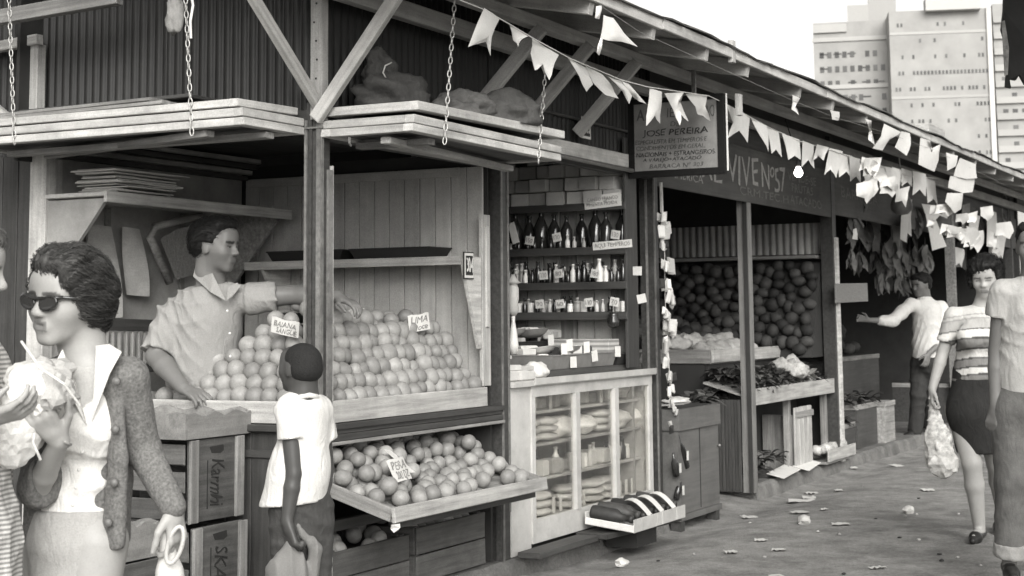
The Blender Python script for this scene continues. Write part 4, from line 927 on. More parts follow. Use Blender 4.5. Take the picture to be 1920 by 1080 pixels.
# low box of bottles at the foot of the third post
bx = thing('bottle_box', 'open white card box of lying bottles at the foot of the cabinet', 'box', (3.0, -.3, .1))
B0 = Vector((2.62, -.35, .105)); B1 = Vector((3.42, -.35, .105)); dn = Vector((0, .30, .035))
plank('box_side', B0 + Z * .035, B1 + Z * .035, .075, .006, (0, -1, 0), WHITE_P, bx); plank('box_side', B0 + dn + Z * .035, B1 + dn + Z * .035, .07, .006, (0, 1, 0), PAPER_G, bx)
plank('box_end', B0 + Z * .02, B0 + dn + Z * .02, .04, .006, (-1, 0, 0), PAPER_G, bx); plank('box_end', B1 + Z * .02, B1 + dn + Z * .02, .04, .006, (1, 0, 0), PAPER_G, bx)
MB().hexa([B0, B1, B1 + dn, B0 + dn] + [p + Z * .006 for p in (B0, B1, B1 + dn, B0 + dn)]).build('box_floor', PAPER_G, bx)
for x in (.12, .35, .42, .65): MB().box(B0 + Vector((x, -.0045, .0)), B0 + Vector((x + .012, -.0032, .07))).build('fold_line', PAPER_G, bx)
plank('support', (2.55, -.12, .085), (3.5, -.2, .085), .2, .03, (0, 0, 1), WOOD_D, bx); wb('support', (2.9, -.25, -.02), (3.2, -.05, .07), DARK, bx)
DB = mat('dark_packet', .04, .55, 'plain', .4, .5, 20, .4); DBM = bottle_mesh('mid').copy(); DBM.materials.clear(); DBM.materials.append(DB)
for k in range(8):
    x = 2.70 + k * .095; o = obj('dark_bottle', DBM, None, None, Matrix.Translation((x, -.06, .20 + .012 * (k % 2))) @ Matrix.Rotation(math.radians(97), 4, 'X') @ Matrix.Scale(1.5, 4)); tag(o, 'dark bottle lying in the white card box', 'bottle', 'bottles lying in the card box')
    if k in (2, 4, 6):
        v = []; 
        for i in range(9):
            a = math.pi * (i / 8); v += [(x - .02 + .055 * math.cos(math.pi - a) * .4 + .02, -.30 + .05, .19 + .06 * math.sin(a))] 
        q = MB(); n = 6; vv = []
        for i in range(n + 1):
            s = i / n; vv += [Vector((x - .03, -.34 + .15 * s, .172 + .085 * math.sin(s * 1.9))), Vector((x + .03 + .01 * s, -.34 + .15 * s, .178 + .085 * math.sin(s * 1.9)))]
        q.add(vv, [(2 * i, 2 * i + 1, 2 * i + 3, 2 * i + 2) for i in range(n)]); o = q.build('paper_label', PAPER); tag(o, 'white paper slip curled over the box bottles, %s' % {2: 'left of three', 4: 'middle of three', 6: 'right of three'}[k], 'paper slip')
# packets hung on a string down the third post
hs = thing('packet_string', 'string of small packets hanging down in front of the third post', 'packets', (3.93, -.05, 1.3))
pts = [atY(*q, -.05) for q in ((1237, 345), (1243, 400), (1246, 470), (1247, 560), (1252, 640), (1256, 720), (1262, 780), (1272, 840), (1272, 920))]
MB().tube(pts, .003, 5).build('string', PAPER_G, hs)
MB().tube([atY(1239, 342, -.05), atY(1241, 398, -.05)], .012, 6).build('paper_strip', PAPER, hs)
for (px, py, w_, h_, n) in ((1242, 408, .05, .07, 2), (1247, 432, .075, .085, 2), (1246, 464, .05, .055, 2), (1252, 497, .085, .095, 2), (1248, 532, .055, .075, 2), (1255, 560, .08, .085, 2), (1250, 590, .06, .05, 3), (1256, 616, .075, .085, 3), (1253, 650, .07, .09, 3), (1252, 676, .05, .06, 2), (1256, 704, .08, .075, 1), (1258, 735, .04, .06, 2), (1262, 762, .03, .05, 1), (1270, 775, .03, .05, 1), (1264, 800, .04, .05, 1)):
    for i in range(n + 2):
        c = atY(px + rnd(-7, 7), py + rnd(-7, 7), -.06 - .02 * i); o = obj('packet', mesh('packet', *cbox(h_ * rnd(.7, 1.1), w_ * rnd(.5, .8), .022, .007, .006)), random.choice([PAPER, PAPER_G, JAR, CARD, PAPER_G, DARK]), hs, frame(Vector((rnd(-.45, .45), rnd(-.2, .2), 1)), (rnd(-1, .2), -1, 0), c))
for (a, b_, r) in (((1270, 815), (1285, 875), .03), ((1262, 850), (1268, 892), .022), ((1278, 890), (1268, 935), .02)):
    p0 = atY(*a, -.09); p1 = atY(*b_, -.09); MB().tube([p0, p0.lerp(p1, .25), p0.lerp(p1, .4), p1], [r * .35, r * .4, r, r], 12).build('hung_bottle', BOTTLE, hs, True)
    c = p0.lerp(p1, .65); MB().box(c + Vector((-.012, -.036, -.03)), c + Vector((.02, -.034, .03))).build('bottle_label', PAPER, hs)

# ================================================================== HANGING SIGN
sg = thing('hanging_sign', 'black framed pale sign board lettered JOSE PEREIRA hung at the third post', 'sign', (3.46, -.3, 2.2))
SX = 3.46; y0, y1, z0, z1 = -.004, -.645, 2.189, 2.69
MB().box((SX, y1 + .04, z0 + .04), (SX + .02, y0 - .04, z1 - .03)).build('sign_face', mat('aged_cream_board', .22, .6, 'plain', .2, 0, 5, .2, dirt=.35), sg)
for (a, b_) in (((SX - .008, y1, z0), (SX + .03, y0, z0 + .042)), ((SX - .008, y1, z1 - .032), (SX + .03, y0, z1)), ((SX - .007, y1, z0 + .042), (SX + .03, y1 + .042, z1 - .032)), ((SX - .007, y0 - .04, z0 + .042), (SX + .03, y0, z1 - .032))): MB().box(a, b_).build('sign_frame', mat('black_frame_paint', .01, .7, spec=.15), sg)
plank('hanger', (SX + .01, -.06, z1), (SX + .01, -.06, 2.85), .03, .012, (1, 0, 0), METAL, sg); plank('hanger', (SX + .01, -.45, z1), (SX + .01, -.45, 2.9), .03, .012, (1, 0, 0), METAL, sg)
MB().tube([(SX + .02, y1 - .012, z0 + .02), (SX + .02, y1 - .012, z1)], .006, 6).build('edge_wire', PAPER, sg)
def sline(s, a, b_, zc, h, m=INK, sh=.15): text('lettering', s, (SX - .0005, y0 - .04 - (y0 - y1 - .08) * a, z0 + zc), (0, -1, 0), Z, (y0 - y1 - .08) * (b_ - a), h, m, sg, sh, .0015)
FAINT = mat('faded_ink', .08, .8, bump=0)
sline('AF', .03, .2, .36, .07, FAINT); sline('IE', .4, .5, .37, .06, FAINT); sline('AO', .86, .97, .36, .07, FAINT); sline('DE', .44, .56, .315, .03, FAINT)
sline('JOSE PEREIRA', .1, .88, .248, .052); sline('ESPECIALISTA EM TEMPEROS E', .01, .87, .21, .028, FAINT); sline('CONDIMENTOS EM GERAL,', .02, .85, .168, .03, FAINT)
sline('NACIONAIS + ESTRANGEIROS.', .02, .97, .13, .028); sline('A VAREJO+ATACADO', .1, .8, .092, .028); sline('BARRACA N\u00ba 303', .18, .82, .055, .026, FAINT)

# ================================================================== VEGETABLES
random.seed(21)
def leaf_bunch(n, L, wd, spread):
    v = []; f = []
    for k in range(n):
        a = rnd(0, 6.28); el = rnd(.1, 1.2); d = Vector((math.cos(a) * math.cos(el), math.sin(a) * math.cos(el), math.sin(el))); s = d.cross(Z).normalized(); l = L * rnd(.6, 1.1); ww = wd * rnd(.6, 1.2); b0 = Vector((rnd(-1, 1), rnd(-1, 1), 0)) * spread
        base = len(v)
        for i in range(5):
            t = i / 4; c = b0 + d * (l * t) - Z * (l * .45 * t * t); wv = ww * math.sin(math.pi * (.12 + .85 * t)) ; fold = Z * (.25 * wv)
            v += [c - s * wv + fold + Vector((0, 0, rnd(-.004, .004))), c, c + s * wv + fold]
        for i in range(4):
            q = base + 3 * i; f += [(q, q + 1, q + 4, q + 3), (q + 1, q + 2, q + 5, q + 4)]
    return mesh('leaves', v, f, True)
LB = [leaf_bunch(16, .13, .028, .04) for _ in range(4)]
for q in LB: q.materials.append(LEAFM)
LP = [leaf_bunch(20, .10, .03, .03) for _ in range(3)]
for q in LP: q.materials.append(LEAFL)
def tb_z(y): return .71 + (y - .033) / .367 * .11
for k in range(80):
    x = 5.86 + rnd(0, 2.05); y = .07 + rnd(0, .3); pale = x > 7.1 and random.random() < .55
    o = obj('greens_bunch', random.choice(LP if pale else LB), None, None, Matrix.Translation((x, y, tb_z(y) + rnd(.0, .09))) @ Matrix.Rotation(rnd(0, 6), 4, 'Z') @ Matrix.Scale(rnd(.8, 1.3), 4)); tag(o, ('pale leafy bunch at the right of the front vegetable table' if pale else 'dark leafy bunch on the front vegetable table'), 'greens', 'pale bunches on the front table' if pale else 'dark bunches on the front table')
for k in range(9):
    x = 7.1 + rnd(0, .85); y = .1 + rnd(0, .25); o = blob('cabbage', 'pale round cabbage on the front vegetable table', 'cabbage', (x, y, tb_z(y) + .08 + rnd(0, .06)), (rnd(.05, .08), rnd(.05, .08), .06), LEAFL, k + 30, .5, 3); o['group'] = 'cabbages on the front table'
for k in range(14):
    x = ax0 + .1 + (k % 7) * .17 + rnd(-.03, .03); y = .53 + (k // 7) * .2; o = blob('cauliflower', 'white cauliflower head on the raised box table', 'cauliflower', (x, y, 1.03 + (k // 7) * .05 + rnd(0, .02)), (.1, .1, .07), mat('cauliflower_white', .36, .85, 'plain', .2, .15, 50, .8), k + 60, .5, 3); o['group'] = 'cauliflowers on the box table'
for k in range(22):
    x = ax0 + .05 + rnd(0, 1.6); y = .85 + rnd(0, .35); o = blob('round_vegetable', 'dark round vegetable, darkened further for shade, heaped behind the cauliflowers', 'vegetable', (x, y, 1.03 + (y - .8) * .5 + rnd(0, .05)), (.07, .07, .065), mat('shade_toned_vegetable', .035, .75, 'plain', .3, .7, 20, .3), k + 80, .2, 2); o['group'] = 'round vegetables on the box table'  # produce colour lowered to stand in for shade inside the stall
pz = []
for k in range(4000):
    y, z = rnd(.16, 1.8), rnd(1.0, 1.74)
    if all((y - q[0]) ** 2 + (z - q[1]) ** 2 > .0062 for q in pz): pz.append((y, z))
for k, (y, z) in enumerate(pz[:180]):
    o = blob('round_fruit', 'dark round fruit, darkened further for shade, on the sloping display of the vegetable stall', 'fruit', (7.68 + (z - .95) * .43 + rnd(-.01, .02), y, z + .02), (rnd(.045, .06), rnd(.05, .07), rnd(.045, .065)), MATS['shade_toned_vegetable'], k + 100, .15, 2); o['group'] = 'fruit on the shaded display'
# passage between third and fourth post: low greens and a sack on the chest
for k in range(7):
    c = atY(1275 + k * 14, 715 + rnd(-8, 12) + k * 2, .35); o = obj('greens_bunch', LB[k % 4], None, None, Matrix.Translation((c[0], c[1], .66 + .01 * k)) @ Matrix.Scale(1.4, 4)); tag(o, 'dark leafy bunch behind the grey chest', 'greens', 'bunches behind the chest')
bt = thing('low_bench', 'dark low bench of greens behind the grey chest', 'bench', (5.0, .4, 0)); wb('bench_top', (4.5, .26, .6), (5.72, .7, .64), WOOD_D, bt); wb('bench_front', (4.5, .28, .05), (5.72, .3, .6), DARK, bt)
blob('paper_bag', 'crumpled pale paper on top of the grey chest', 'paper', (4.5, .12, .738), (.16, .09, .03), PAPER_G, 4, .4, 3); blob('paper_bag', 'flat white paper at the left of the chest top', 'paper', (4.12, .1, .728), (.12, .08, .012), PAPER_G, 8, .6, 3)
# crates and baskets under the front table
vc = thing('produce_crate', 'tall pale split crate standing under the front vegetable table', 'crate', (7.2, .1, .05))
for k in range(4): plank('slat', (7.02 + k * .12, .06, .06), (7.02 + k * .12, .06, .56), .112, .016, (0, -1, 0), WOOD_L, vc, jit=.004)
plank('slat', (6.99, .2, .06), (6.99, .2, .5), .28, .014, (-1, 0, 0), WOOD_M, vc); plank('crate_rail', (6.97, .05, .5), (7.45, .045, .5), .05, .014, (0, -1, 0), WOOD_M, vc)
for k in range(2):
    o = plank('white_card', ((6.28, .01, .075), (6.95, .01, .075))[k], ((6.88, .06, .09), (7.45, .06, .095))[k], .14, .008, (0, -.25, 1), PAPER); tag(o, ['white card lying on the kerb under the leafy table, left', 'white card lying on the kerb under the leafy table, right'][k], 'card')
for k in range(6):
    o = obj('greens_bunch', LB[k % 4], None, None, Matrix.Translation((6.0 + k * .13, .16, .12 + rnd(0, .08))) @ Matrix.Scale(1.3, 4)); tag(o, 'leafy bunch dropped under the front vegetable table', 'greens', 'bunches under the table')
lt = thing('low_tray', 'low wooden tray of produce by the fifth post', 'tray', (7.8, -.05, .05)); plank('tray_side', (7.5, -.06, .13), (8.35, -.06, .13), .1, .014, (0, -1, 0), WOOD_L, lt); wb('tray_floor', (7.5, -.05, .06), (8.35, .25, .08), WOOD_M, lt)
for k in range(9):
    o = blob('round_vegetable', 'pale round vegetable in the low tray by the fifth post', 'vegetable', (7.58 + k * .085, .03 + rnd(-.02, .04), .17), (.05, .05, .045), LEAFL, k + 200, .3, 2); o['group'] = 'vegetables in the low tray'
# ================================================================== PEOPLE: bodies grown as one smooth implicit surface
def V3(p): return np.array(p, dtype=np.float32)
def cap(a, b, ra, rb=None, k=.02, flat=None, op='add', ends=False): return dict(t='cap', a=V3(a), b=V3(b), ra=ra, rb=ra if rb is None else rb, k=k, flat=flat, op=op, ends=ends)
def ell(c, rad, R=None, k=.02, op='add'): return dict(t='ell', c=V3(c), rad=V3(rad), R=np.eye(3, dtype=np.float32) if R is None else np.array(R, dtype=np.float32), k=k, op=op)
def prim_bounds(p):
    if p['t'] == 'cap':
        r = max(p['ra'], p['rb']); return np.minimum(p['a'], p['b']) - r, np.maximum(p['a'], p['b']) + r
    r = p['rad'].max(); return p['c'] - r, p['c'] + r
def grow(name, prims, h, m, parent, disp=None, cuts=(), tone=None, relax=None):
    relax = (1 if disp is not None else 2) if relax is None else relax
    adds = [p for p in prims if p['op'] == 'add']
    lo = np.min([prim_bounds(p)[0] for p in adds], 0) - 4 * h; hi = np.max([prim_bounds(p)[1] for p in adds], 0) + 4 * h
    n = np.ceil((hi - lo) / h).astype(int) + 1
    ax = [lo[i] + h * np.arange(n[i], dtype=np.float32) for i in range(3)]
    f = np.full(n, 1., np.float32)
    for p in prims:
        a, b = prim_bounds(p); mg = p['k'] + 5 * h
        i0 = np.maximum(((a - mg - lo) / h).astype(int), 0); i1 = np.minimum(((b + mg - lo) / h).astype(int) + 2, n)
        if (i1 <= i0).any(): continue
        sl_ = tuple(slice(i0[i], i1[i]) for i in range(3))
        X, Y, Z_ = np.meshgrid(ax[0][sl_[0]], ax[1][sl_[1]], ax[2][sl_[2]], indexing='ij')
        P = np.stack([X, Y, Z_], -1)
        if p['t'] == 'cap':
            d = P - p['a']; ba = p['b'] - p['a']
            if p['flat'] is not None:
                nn, q = p['flat']; nn = V3(nn); d = d + (d @ nn)[..., None] * nn * (q - 1)
            L2 = max(float(ba @ ba), 1e-8); t = (d @ ba) / L2; tcl = np.clip(t, 0, 1)
            e = d - tcl[..., None] * ba; dist = np.sqrt((e * e).sum(-1)) - (p['ra'] + (p['rb'] - p['ra']) * tcl)
            if p['ends']:
                e = d - t[..., None] * ba; dist = np.maximum(np.sqrt((e * e).sum(-1)) - (p['ra'] + (p['rb'] - p['ra']) * tcl), (np.abs(t - .5) - .5) * math.sqrt(L2))
            if p['flat'] is not None: dist = dist / (1 + (p['flat'][1] - 1) * .5)
        else:
            d = (P - p['c']) @ p['R']; q = d / p['rad']; k0 = np.sqrt((q * q).sum(-1)) + 1e-9; q2 = d / (p['rad'] ** 2); k1 = np.sqrt((q2 * q2).sum(-1)) + 1e-9
            dist = k0 * (k0 - 1) / k1
        g_ = f[sl_]; k = max(p['k'], 1e-4)
        if p['op'] == 'add':
            hh = np.clip(.5 + .5 * (g_ - dist) / k, 0, 1); f[sl_] = g_ * (1 - hh) + dist * hh - k * hh * (1 - hh)
        else:
            dist = -dist; hh = np.clip(.5 - .5 * (g_ - dist) / k, 0, 1); f[sl_] = g_ * (1 - hh) + dist * hh + k * hh * (1 - hh)
    if disp is not None or cuts:
        X, Y, Z_ = np.meshgrid(*ax, indexing='ij')
        if disp is not None:
            near = np.abs(f) < .08; f[near] += disp(X[near], Y[near], Z_[near]).astype(np.float32)
        for (c, nn) in cuts:
            nn = V3(Vector(nn).normalized()); f = np.maximum(f, (X - c[0]) * nn[0] + (Y - c[1]) * nn[1] + (Z_ - c[2]) * nn[2])
    # surface nets
    s = f < 0
    cs = [(i, j, k) for i in (0, 1) for j in (0, 1) for k in (0, 1)]
    S = [s[i:n[0] - 1 + i, j:n[1] - 1 + j, k:n[2] - 1 + k] for (i, j, k) in cs]
    cnt = sum(q.astype(np.int8) for q in S); act = (cnt > 0) & (cnt < 8)
    idx = np.argwhere(act); vid = -np.ones(act.shape, np.int64); vid[act] = np.arange(len(idx))
    C8 = np.stack([f[idx[:, 0] + c[0], idx[:, 1] + c[1], idx[:, 2] + c[2]] for c in cs], 1)
    acc = np.zeros((len(idx), 3)); num = np.zeros(len(idx))
    for a in range(8):
        for b in range(a + 1, 8):
            if sum(abs(cs[a][i] - cs[b][i]) for i in range(3)) != 1: continue
            fa, fb = C8[:, a], C8[:, b]; mk = (fa < 0) != (fb < 0); t = np.where(mk, fa / np.where(mk, fa - fb, 1), 0)
            pa = np.array(cs[a], float); pb = np.array(cs[b], float); acc += (pa + t[:, None] * (pb - pa)) * mk[:, None]; num += mk
    vert = lo + h * (idx + acc / num[:, None])
    F_ = []
    for d in range(3):
        e1, e2 = (d + 1) % 3, (d + 2) % 3
        A = s.take(range(0, n[d] - 1), d); B = s.take(range(1, n[d]), d); ch = np.argwhere(A != B)
        ch = ch[(ch[:, e1] > 0) & (ch[:, e2] > 0) & (ch[:, e1] < n[e1] - 1) & (ch[:, e2] < n[e2] - 1)]
        if not len(ch): continue
        q = []
        for (o1, o2) in ((-1, -1), (0, -1), (0, 0), (-1, 0)):
            c = ch.copy(); c[:, e1] += o1; c[:, e2] += o2; q.append(vid[c[:, 0], c[:, 1], c[:, 2]])
        q = np.stack(q, 1); inside = A[ch[:, 0], ch[:, 1], ch[:, 2]]; q[~inside] = q[~inside][:, ::-1]; F_.append(q)
    F_ = np.concatenate(F_); F_ = F_[(F_ >= 0).all(1)]
    for _ in range(relax):      # light smoothing
        acc = np.zeros_like(vert); num = np.zeros(len(vert))
        for i in range(4):
            a, b = F_[:, i], F_[:, (i + 1) % 4]
            np.add.at(acc, a, vert[b]); np.add.at(num, a, 1); np.add.at(acc, b, vert[a]); np.add.at(num, b, 1)
        ok = num > 0; vert[ok] = vert[ok] * .5 + .5 * acc[ok] / num[ok][:, None]
    me = bpy.data.meshes.new(name); me.vertices.add(len(vert)); me.vertices.foreach_set('co', vert.astype(np.float32).ravel())
    me.loops.add(F_.size); me.loops.foreach_set('vertex_index', F_.ravel().astype(np.int32)); me.polygons.add(len(F_))
    me.polygons.foreach_set('loop_start', np.arange(0, F_.size, 4, dtype=np.int32)); me.polygons.foreach_set('loop_total', np.full(len(F_), 4, np.int32))
    me.polygons.foreach_set('use_smooth', np.ones(len(F_), bool)); me.update(); me.validate()
    if tone is not None:
        at = me.attributes.new('tone', 'FLOAT', 'POINT'); tv = tone(vert).astype(np.float32); at.data.foreach_set('value', tv)
    return obj(name, me, m, parent)

def folds(seed, amp, freq=28., d=(0, 0, 1), second=.6):
    """cloth creases: ridges that bend, fade and cross"""
    r = np.random.RandomState(seed); ph = r.uniform(0, 6.28, 12); D = V3(Vector(d).normalized()); E = r.normal(size=(5, 3)); E /= np.linalg.norm(E, axis=1)[:, None]
    def fn(X, Y, Z_):
        dot = lambda e: X * e[0] + Y * e[1] + Z_ * e[2]
        w1 = np.sin(dot(E[0]) * 13 + ph[0]) + .8 * np.sin(dot(E[1]) * 19 + ph[1]); u = dot(D)
        def ridge(t): return (1 - np.abs(np.sin(t))) ** 1.6 - .3
        a = ridge(u * freq * 1.5 + 1.3 * w1 + ph[2]); b = ridge(dot(E[2]) * freq * 1.9 + 1.5 * np.sin(dot(E[3]) * 17 + ph[3]) + ph[4])
        m1 = np.clip(.65 + .7 * np.sin(dot(E[4]) * 9 + ph[5]) , 0, 1); m2 = np.clip(.5 + .8 * np.sin(dot(E[1]) * 11 + ph[6]), 0, 1)
        return -amp * 1.7 * (a * m1 + second * b * m2) + amp * .5 * np.sin(dot(E[3]) * 14 + ph[7])
    return fn

SKIN = mat('light_skin', .33, .5, 'plain', .06, 0, 25, .08, spec=.35, tone=True)
SKIN_M = mat('tanned_skin', .15, .5, 'plain', .06, 0, 25, .08, spec=.35, tone=True)
SKIN_D = mat('deep_brown_skin', .06, .45, 'plain', .08, 0, 25, .08, spec=.4, tone=True)
HAIR = mat('dark_hair', .03, .6, 'plain', .4, 0, 60, .5, spec=.2)
HAIR_B = mat('black_hair', .012, .6, 'plain', .3, 0, 60, .5, spec=.2)
EYEW = mat('eye_white', .3, .2, bump=0); IRIS = mat('dark_iris', .02, .15, bump=0, spec=.6)
LENS = mat('smoked_lens', .03, .08, bump=0, spec=.6)

class Head:
    def __init__(s, c, fwd, upv=(0, 0, 1), size=.225):
        s.c = Vector(c); s.s = size; s.y = Vector(fwd).normalized(); u = Vector(upv); s.z = (u - s.y * u.dot(s.y)).normalized(); s.x = s.y.cross(s.z)
        s.R = np.array([[s.x[i], s.y[i], s.z[i]] for i in range(3)], dtype=np.float32)
    def p(s, x, y, z): return s.c + (s.x * x + s.y * y + s.z * z) * s.s
    def e(s, c, rad, k=.02, op='add'): return ell(s.p(*c), np.array(rad) * s.s, s.R, k * s.s / .225, op)
    def cp(s, a, b, ra, rb, k=.01, op='add'): return cap(s.p(*a), s.p(*b), ra * s.s, rb * s.s, k * s.s / .225, op=op)
    def prims(s, fem=False, nose=1., open_mouth=False):
        j = .9 if fem else 1.
        L = [s.e((0, -.05, .13), (.335, .42, .36)), s.e((0, .10, -.06), (.285, .31, .34), .03), s.e((0, .17, -.30), (.21 * j, .21, .17), .03), s.cp((-.05, .30, -.415), (.05, .30, -.415), .065 * j, .065 * j, .02),
             s.cp((-.20, .315, .075), (.20, .315, .075), .055, .055, .015), s.e((0, .30, .22), (.24, .13, .16), .03),
             s.cp((0, .39, .05), (0, .465 * nose, -.10), .032, .042, .012), s.e((0, .46 * nose, -.12), (.046, .05, .04), .01), s.e((-.05, .425, -.13), (.035, .05, .035), .008), s.e((.05, .425, -.13), (.035, .05, .035), .008),
             s.e((-.18, .25, -.10), (.10, .11, .11), .03), s.e((.18, .25, -.10), (.10, .11, .11), .03),
             s.e((-.135, .415, .005), (.085, .07, .05), .012, 'sub'), s.e((.135, .415, .005), (.085, .07, .05), .012, 'sub'),
             s.e((-.13, .325, .0), (.075, .06, .058), .006), s.e((.13, .325, .0), (.075, .06, .058), .006),
             s.cp((-.085, .375, -.235), (.085, .375, -.235), .028, .028, .012), s.cp((-.07, .375, -.285), (.07, .375, -.285), .034, .034, .012)]
        if open_mouth: L.append(s.e((0, .43, -.26), (.075, .05, .022), .006, 'sub'))
        for q in (-1, 1):
            L += [s.e((q * .335, -.02, -.03), (.035, .085, .14), .008), s.cp((q * .35, -.08, .06), (q * .345, .02, -.12), .025, .02, .006)]
        L.append(s.cp((0, -.12, .0), (0, -.16, -.5), .23, .22, .03))
        return L
    def tone(s, fem=False, beard=0.):
        R = s.R; c = np.array(s.c); sz = s.s
        def fn(v):
            q = ((v - c) @ R) / sz; t = np.ones(len(v)); x, y, z = q[:, 0], q[:, 1], q[:, 2]
            face = y > .2
            lip = face & (np.abs(x) < .10) & (z < -.205) & (z > -.32) & (y > .36); t[lip] = .55 if fem else .72
            br = face & (np.abs(np.abs(x) - .15) < .1) & (np.abs(z - .085 + .25 * (np.abs(x) - .12) ** 2) < .022) & (y > .25); t[br] = .22 if not fem else .35
            lash = face & (np.abs(np.abs(x) - .135) < .065) & (np.abs(z - .012) < .014) & (y > .25); t[lash] = .35
            if beard:
                bd = (z < -.13) & (y > -.05) & (z > -.5) & ~lip; t[bd] = 1 - beard
            return t
        return fn
    def eyes(s, parent):
        for q in (-1, 1):
            e = blob('eye', None, None, s.p(q * .13, .335, 0), (.043 * s.s,) * 3, EYEW, 0, 0, 2, parent)
            e.matrix_basis = frame(s.x, s.z, s.p(q * .13, .338, 0)); WM[e.name] = e.matrix_basis
            blob('iris', None, None, s.p(q * .13 - .01, .366, -.004), (.025 * s.s,) * 3, IRIS, 0, 0, 2, e)

def hand(W, d, nrm, side, curl=.5, s=1., spread=.12, thumb=.6, k=.004):
    """palm at W pointing along d, palm side nrm, thumb towards side"""
    d = Vector(d).normalized(); nrm = Vector(nrm); nrm = (nrm - d * nrm.dot(d)).normalized(); sd = d.cross(nrm); sd = sd if sd.dot(Vector(side)) > 0 else -sd; W = Vector(W); L = []
    offs = [.030, .010, -.010, -.029]; ln = [.070, .079, .073, .056]
    L.append(cap(W, W + d * .03 * s, .024 * s, .027 * s, .01, (nrm, 1.35)))
    for i in range(4):
        b = W + (d * .088 + sd * offs[i]) * s; L.append(cap(W + (d * .015 + sd * offs[i] * .55) * s, b, .0125 * s, .0115 * s, .008))
        dd = (d + sd * offs[i] * spread * 30).normalized(); p = b; cr = curl * (1 + .12 * i)
        for j, fr in enumerate((.46, .31, .23)):
            a = cr * (.55 + .35 * j); ax = dd * math.cos(a) + nrm * math.sin(a) if j == 0 else (ax * math.cos(a * .9) + (nrm * ax.dot(d) - d * ax.dot(nrm)).normalized() * math.sin(a * .9))
            q = p + ax.normalized() * ln[i] * fr * s; L.append(cap(p, q, (.0095 - .0008 * j) * s, (.0088 - .0010 * j) * s, k)); p = q
    b = W + (d * .022 + sd * .022 + nrm * .006) * s; t1 = (d * .62 + sd * .72 + nrm * .25 * thumb).normalized(); q = b + t1 * .048 * s; L.append(cap(b, q, .015 * s, .0115 * s, .008))
    t2 = (d * .85 + sd * (.5 - .5 * thumb) + nrm * .4 * thumb).normalized(); r_ = q + t2 * .033 * s; L.append(cap(q, r_, .0105 * s, .0095 * s, k)); L.append(cap(r_, r_ + (t2 + nrm * .25 * thumb).normalized() * .024 * s, .0095 * s, .0075 * s, k))
    return L
def arm(S, E_, W, r=(.047, .038, .026), k=None):
    k = r[1] * .22
    return [cap(S, E_, r[0], r[1], k), cap(E_, E_.lerp(W, .3), r[1] * .97, r[1] * 1.0, k), cap(E_.lerp(W, .3), W, r[1], r[2], k)]
def leg(Hp, K, A, r=(.085, .055, .036)): return [cap(Hp, K, r[0], r[1], .03), cap(K, K.lerp(A, .35), r[1], r[1] * .98, .02), cap(K.lerp(A, .35), A, r[1] * .98, r[2], .02)]
def foot(A, d, s=1.): d = Vector(d); return [cap(A - Z * .02, A - Z * .04, .036 * s, .034 * s, .01), cap(A + d * (-.035) * s - Z * .035, A + d * .09 * s - Z * .045, .032 * s, .03 * s, .015), cap(A + d * .09 * s - Z * .045, A + d * .15 * s - Z * .055, .03 * s, .022 * s, .015)]
def shoe(parent, A, d, m, s=1., name='shoe'):
    d = Vector(d).normalized(); return grow(name, [cap(A + d * -.04 * s - Z * .03, A + d * .08 * s - Z * .048, .04 * s, .038 * s, .02), cap(A + d * .08 * s - Z * .048, A + d * .17 * s - Z * .056, .038 * s, .028 * s, .02)], .006, m, parent, cuts=[(A - Z * .085, (0, 0, -1))], relax=1)
def pxy(v):
    d = v - CAM; z = d @ fw; return CX + F * (d @ rt) / z, CY - F * (d @ up) / z
def hair_disp(Hd, amp=.006, fr=150., along='y'):
    R = Hd.R; c = np.array(Hd.c)
    def fn(X, Y, Z_):
        q = (np.stack([X, Y, Z_], -1) - c) @ R
        th = np.arctan2(q[:, 0], q[:, 2] + .02); w1 = np.sin(q[:, 1] * 30 + th * 2) * .35
        return amp * (np.sin(th * 26 + w1 * 5) * .55 + .6 * np.sin(th * 47 + q[:, 1] * 22 + w1 * 7) + .5 * np.sin(q[:, 1] * 60 + th * 9))
    return fn

def strands(person, Hd, n, m, L_=.075, r=.0008):
    """fine locks that follow the grown hair; joined with it as one hair part"""
    from mathutils.kdtree import KDTree
    ho = [o for o in person.children if o.name.startswith('hair')][-1]; me = ho.data; vs = me.vertices; kd = KDTree(len(vs))
    for i, q in enumerate(vs): kd.insert(q.co, i)
    kd.balance(); rg_ = random.Random(5); b = MB(); ctr = Hd.c
    for _ in range(n):
        i = rg_.randrange(len(vs)); p = vs[i].co.copy(); pts = []; ph = rg_.uniform(0, 6.28); off = rg_.uniform(.0, .009); l = L_ * rg_.uniform(.5, 1.2)
        side = (p - ctr).dot(Hd.x)
        for s in range(7):
            co, j, dist = kd.find(p); nn = vs[j].normal.copy(); pts.append(co + nn * (off + .0012 * s * rg_.uniform(-.3, 1)))
            d = -Hd.y * .8 - Hd.z * (.35 + .6 * max(0, -(co - ctr).dot(Hd.y) / Hd.s)) + Hd.x * (.25 * math.sin(ph + s * .9 + 9 * (co - ctr).dot(Hd.z) / Hd.s) + .25 * (1 if side > 0 else -1)); d = d - nn * d.dot(nn)
            if d.length < 1e-4: break
            p = co + d.normalized() * (l / 6)
        if len(pts) > 3: b.tube(pts, [r * (1 - .75 * k / len(pts)) for k in range(len(pts))], 3, False)
    o = b.build('hair_locks', m, ho, True); o['kind'] = 'stuff'
    return o

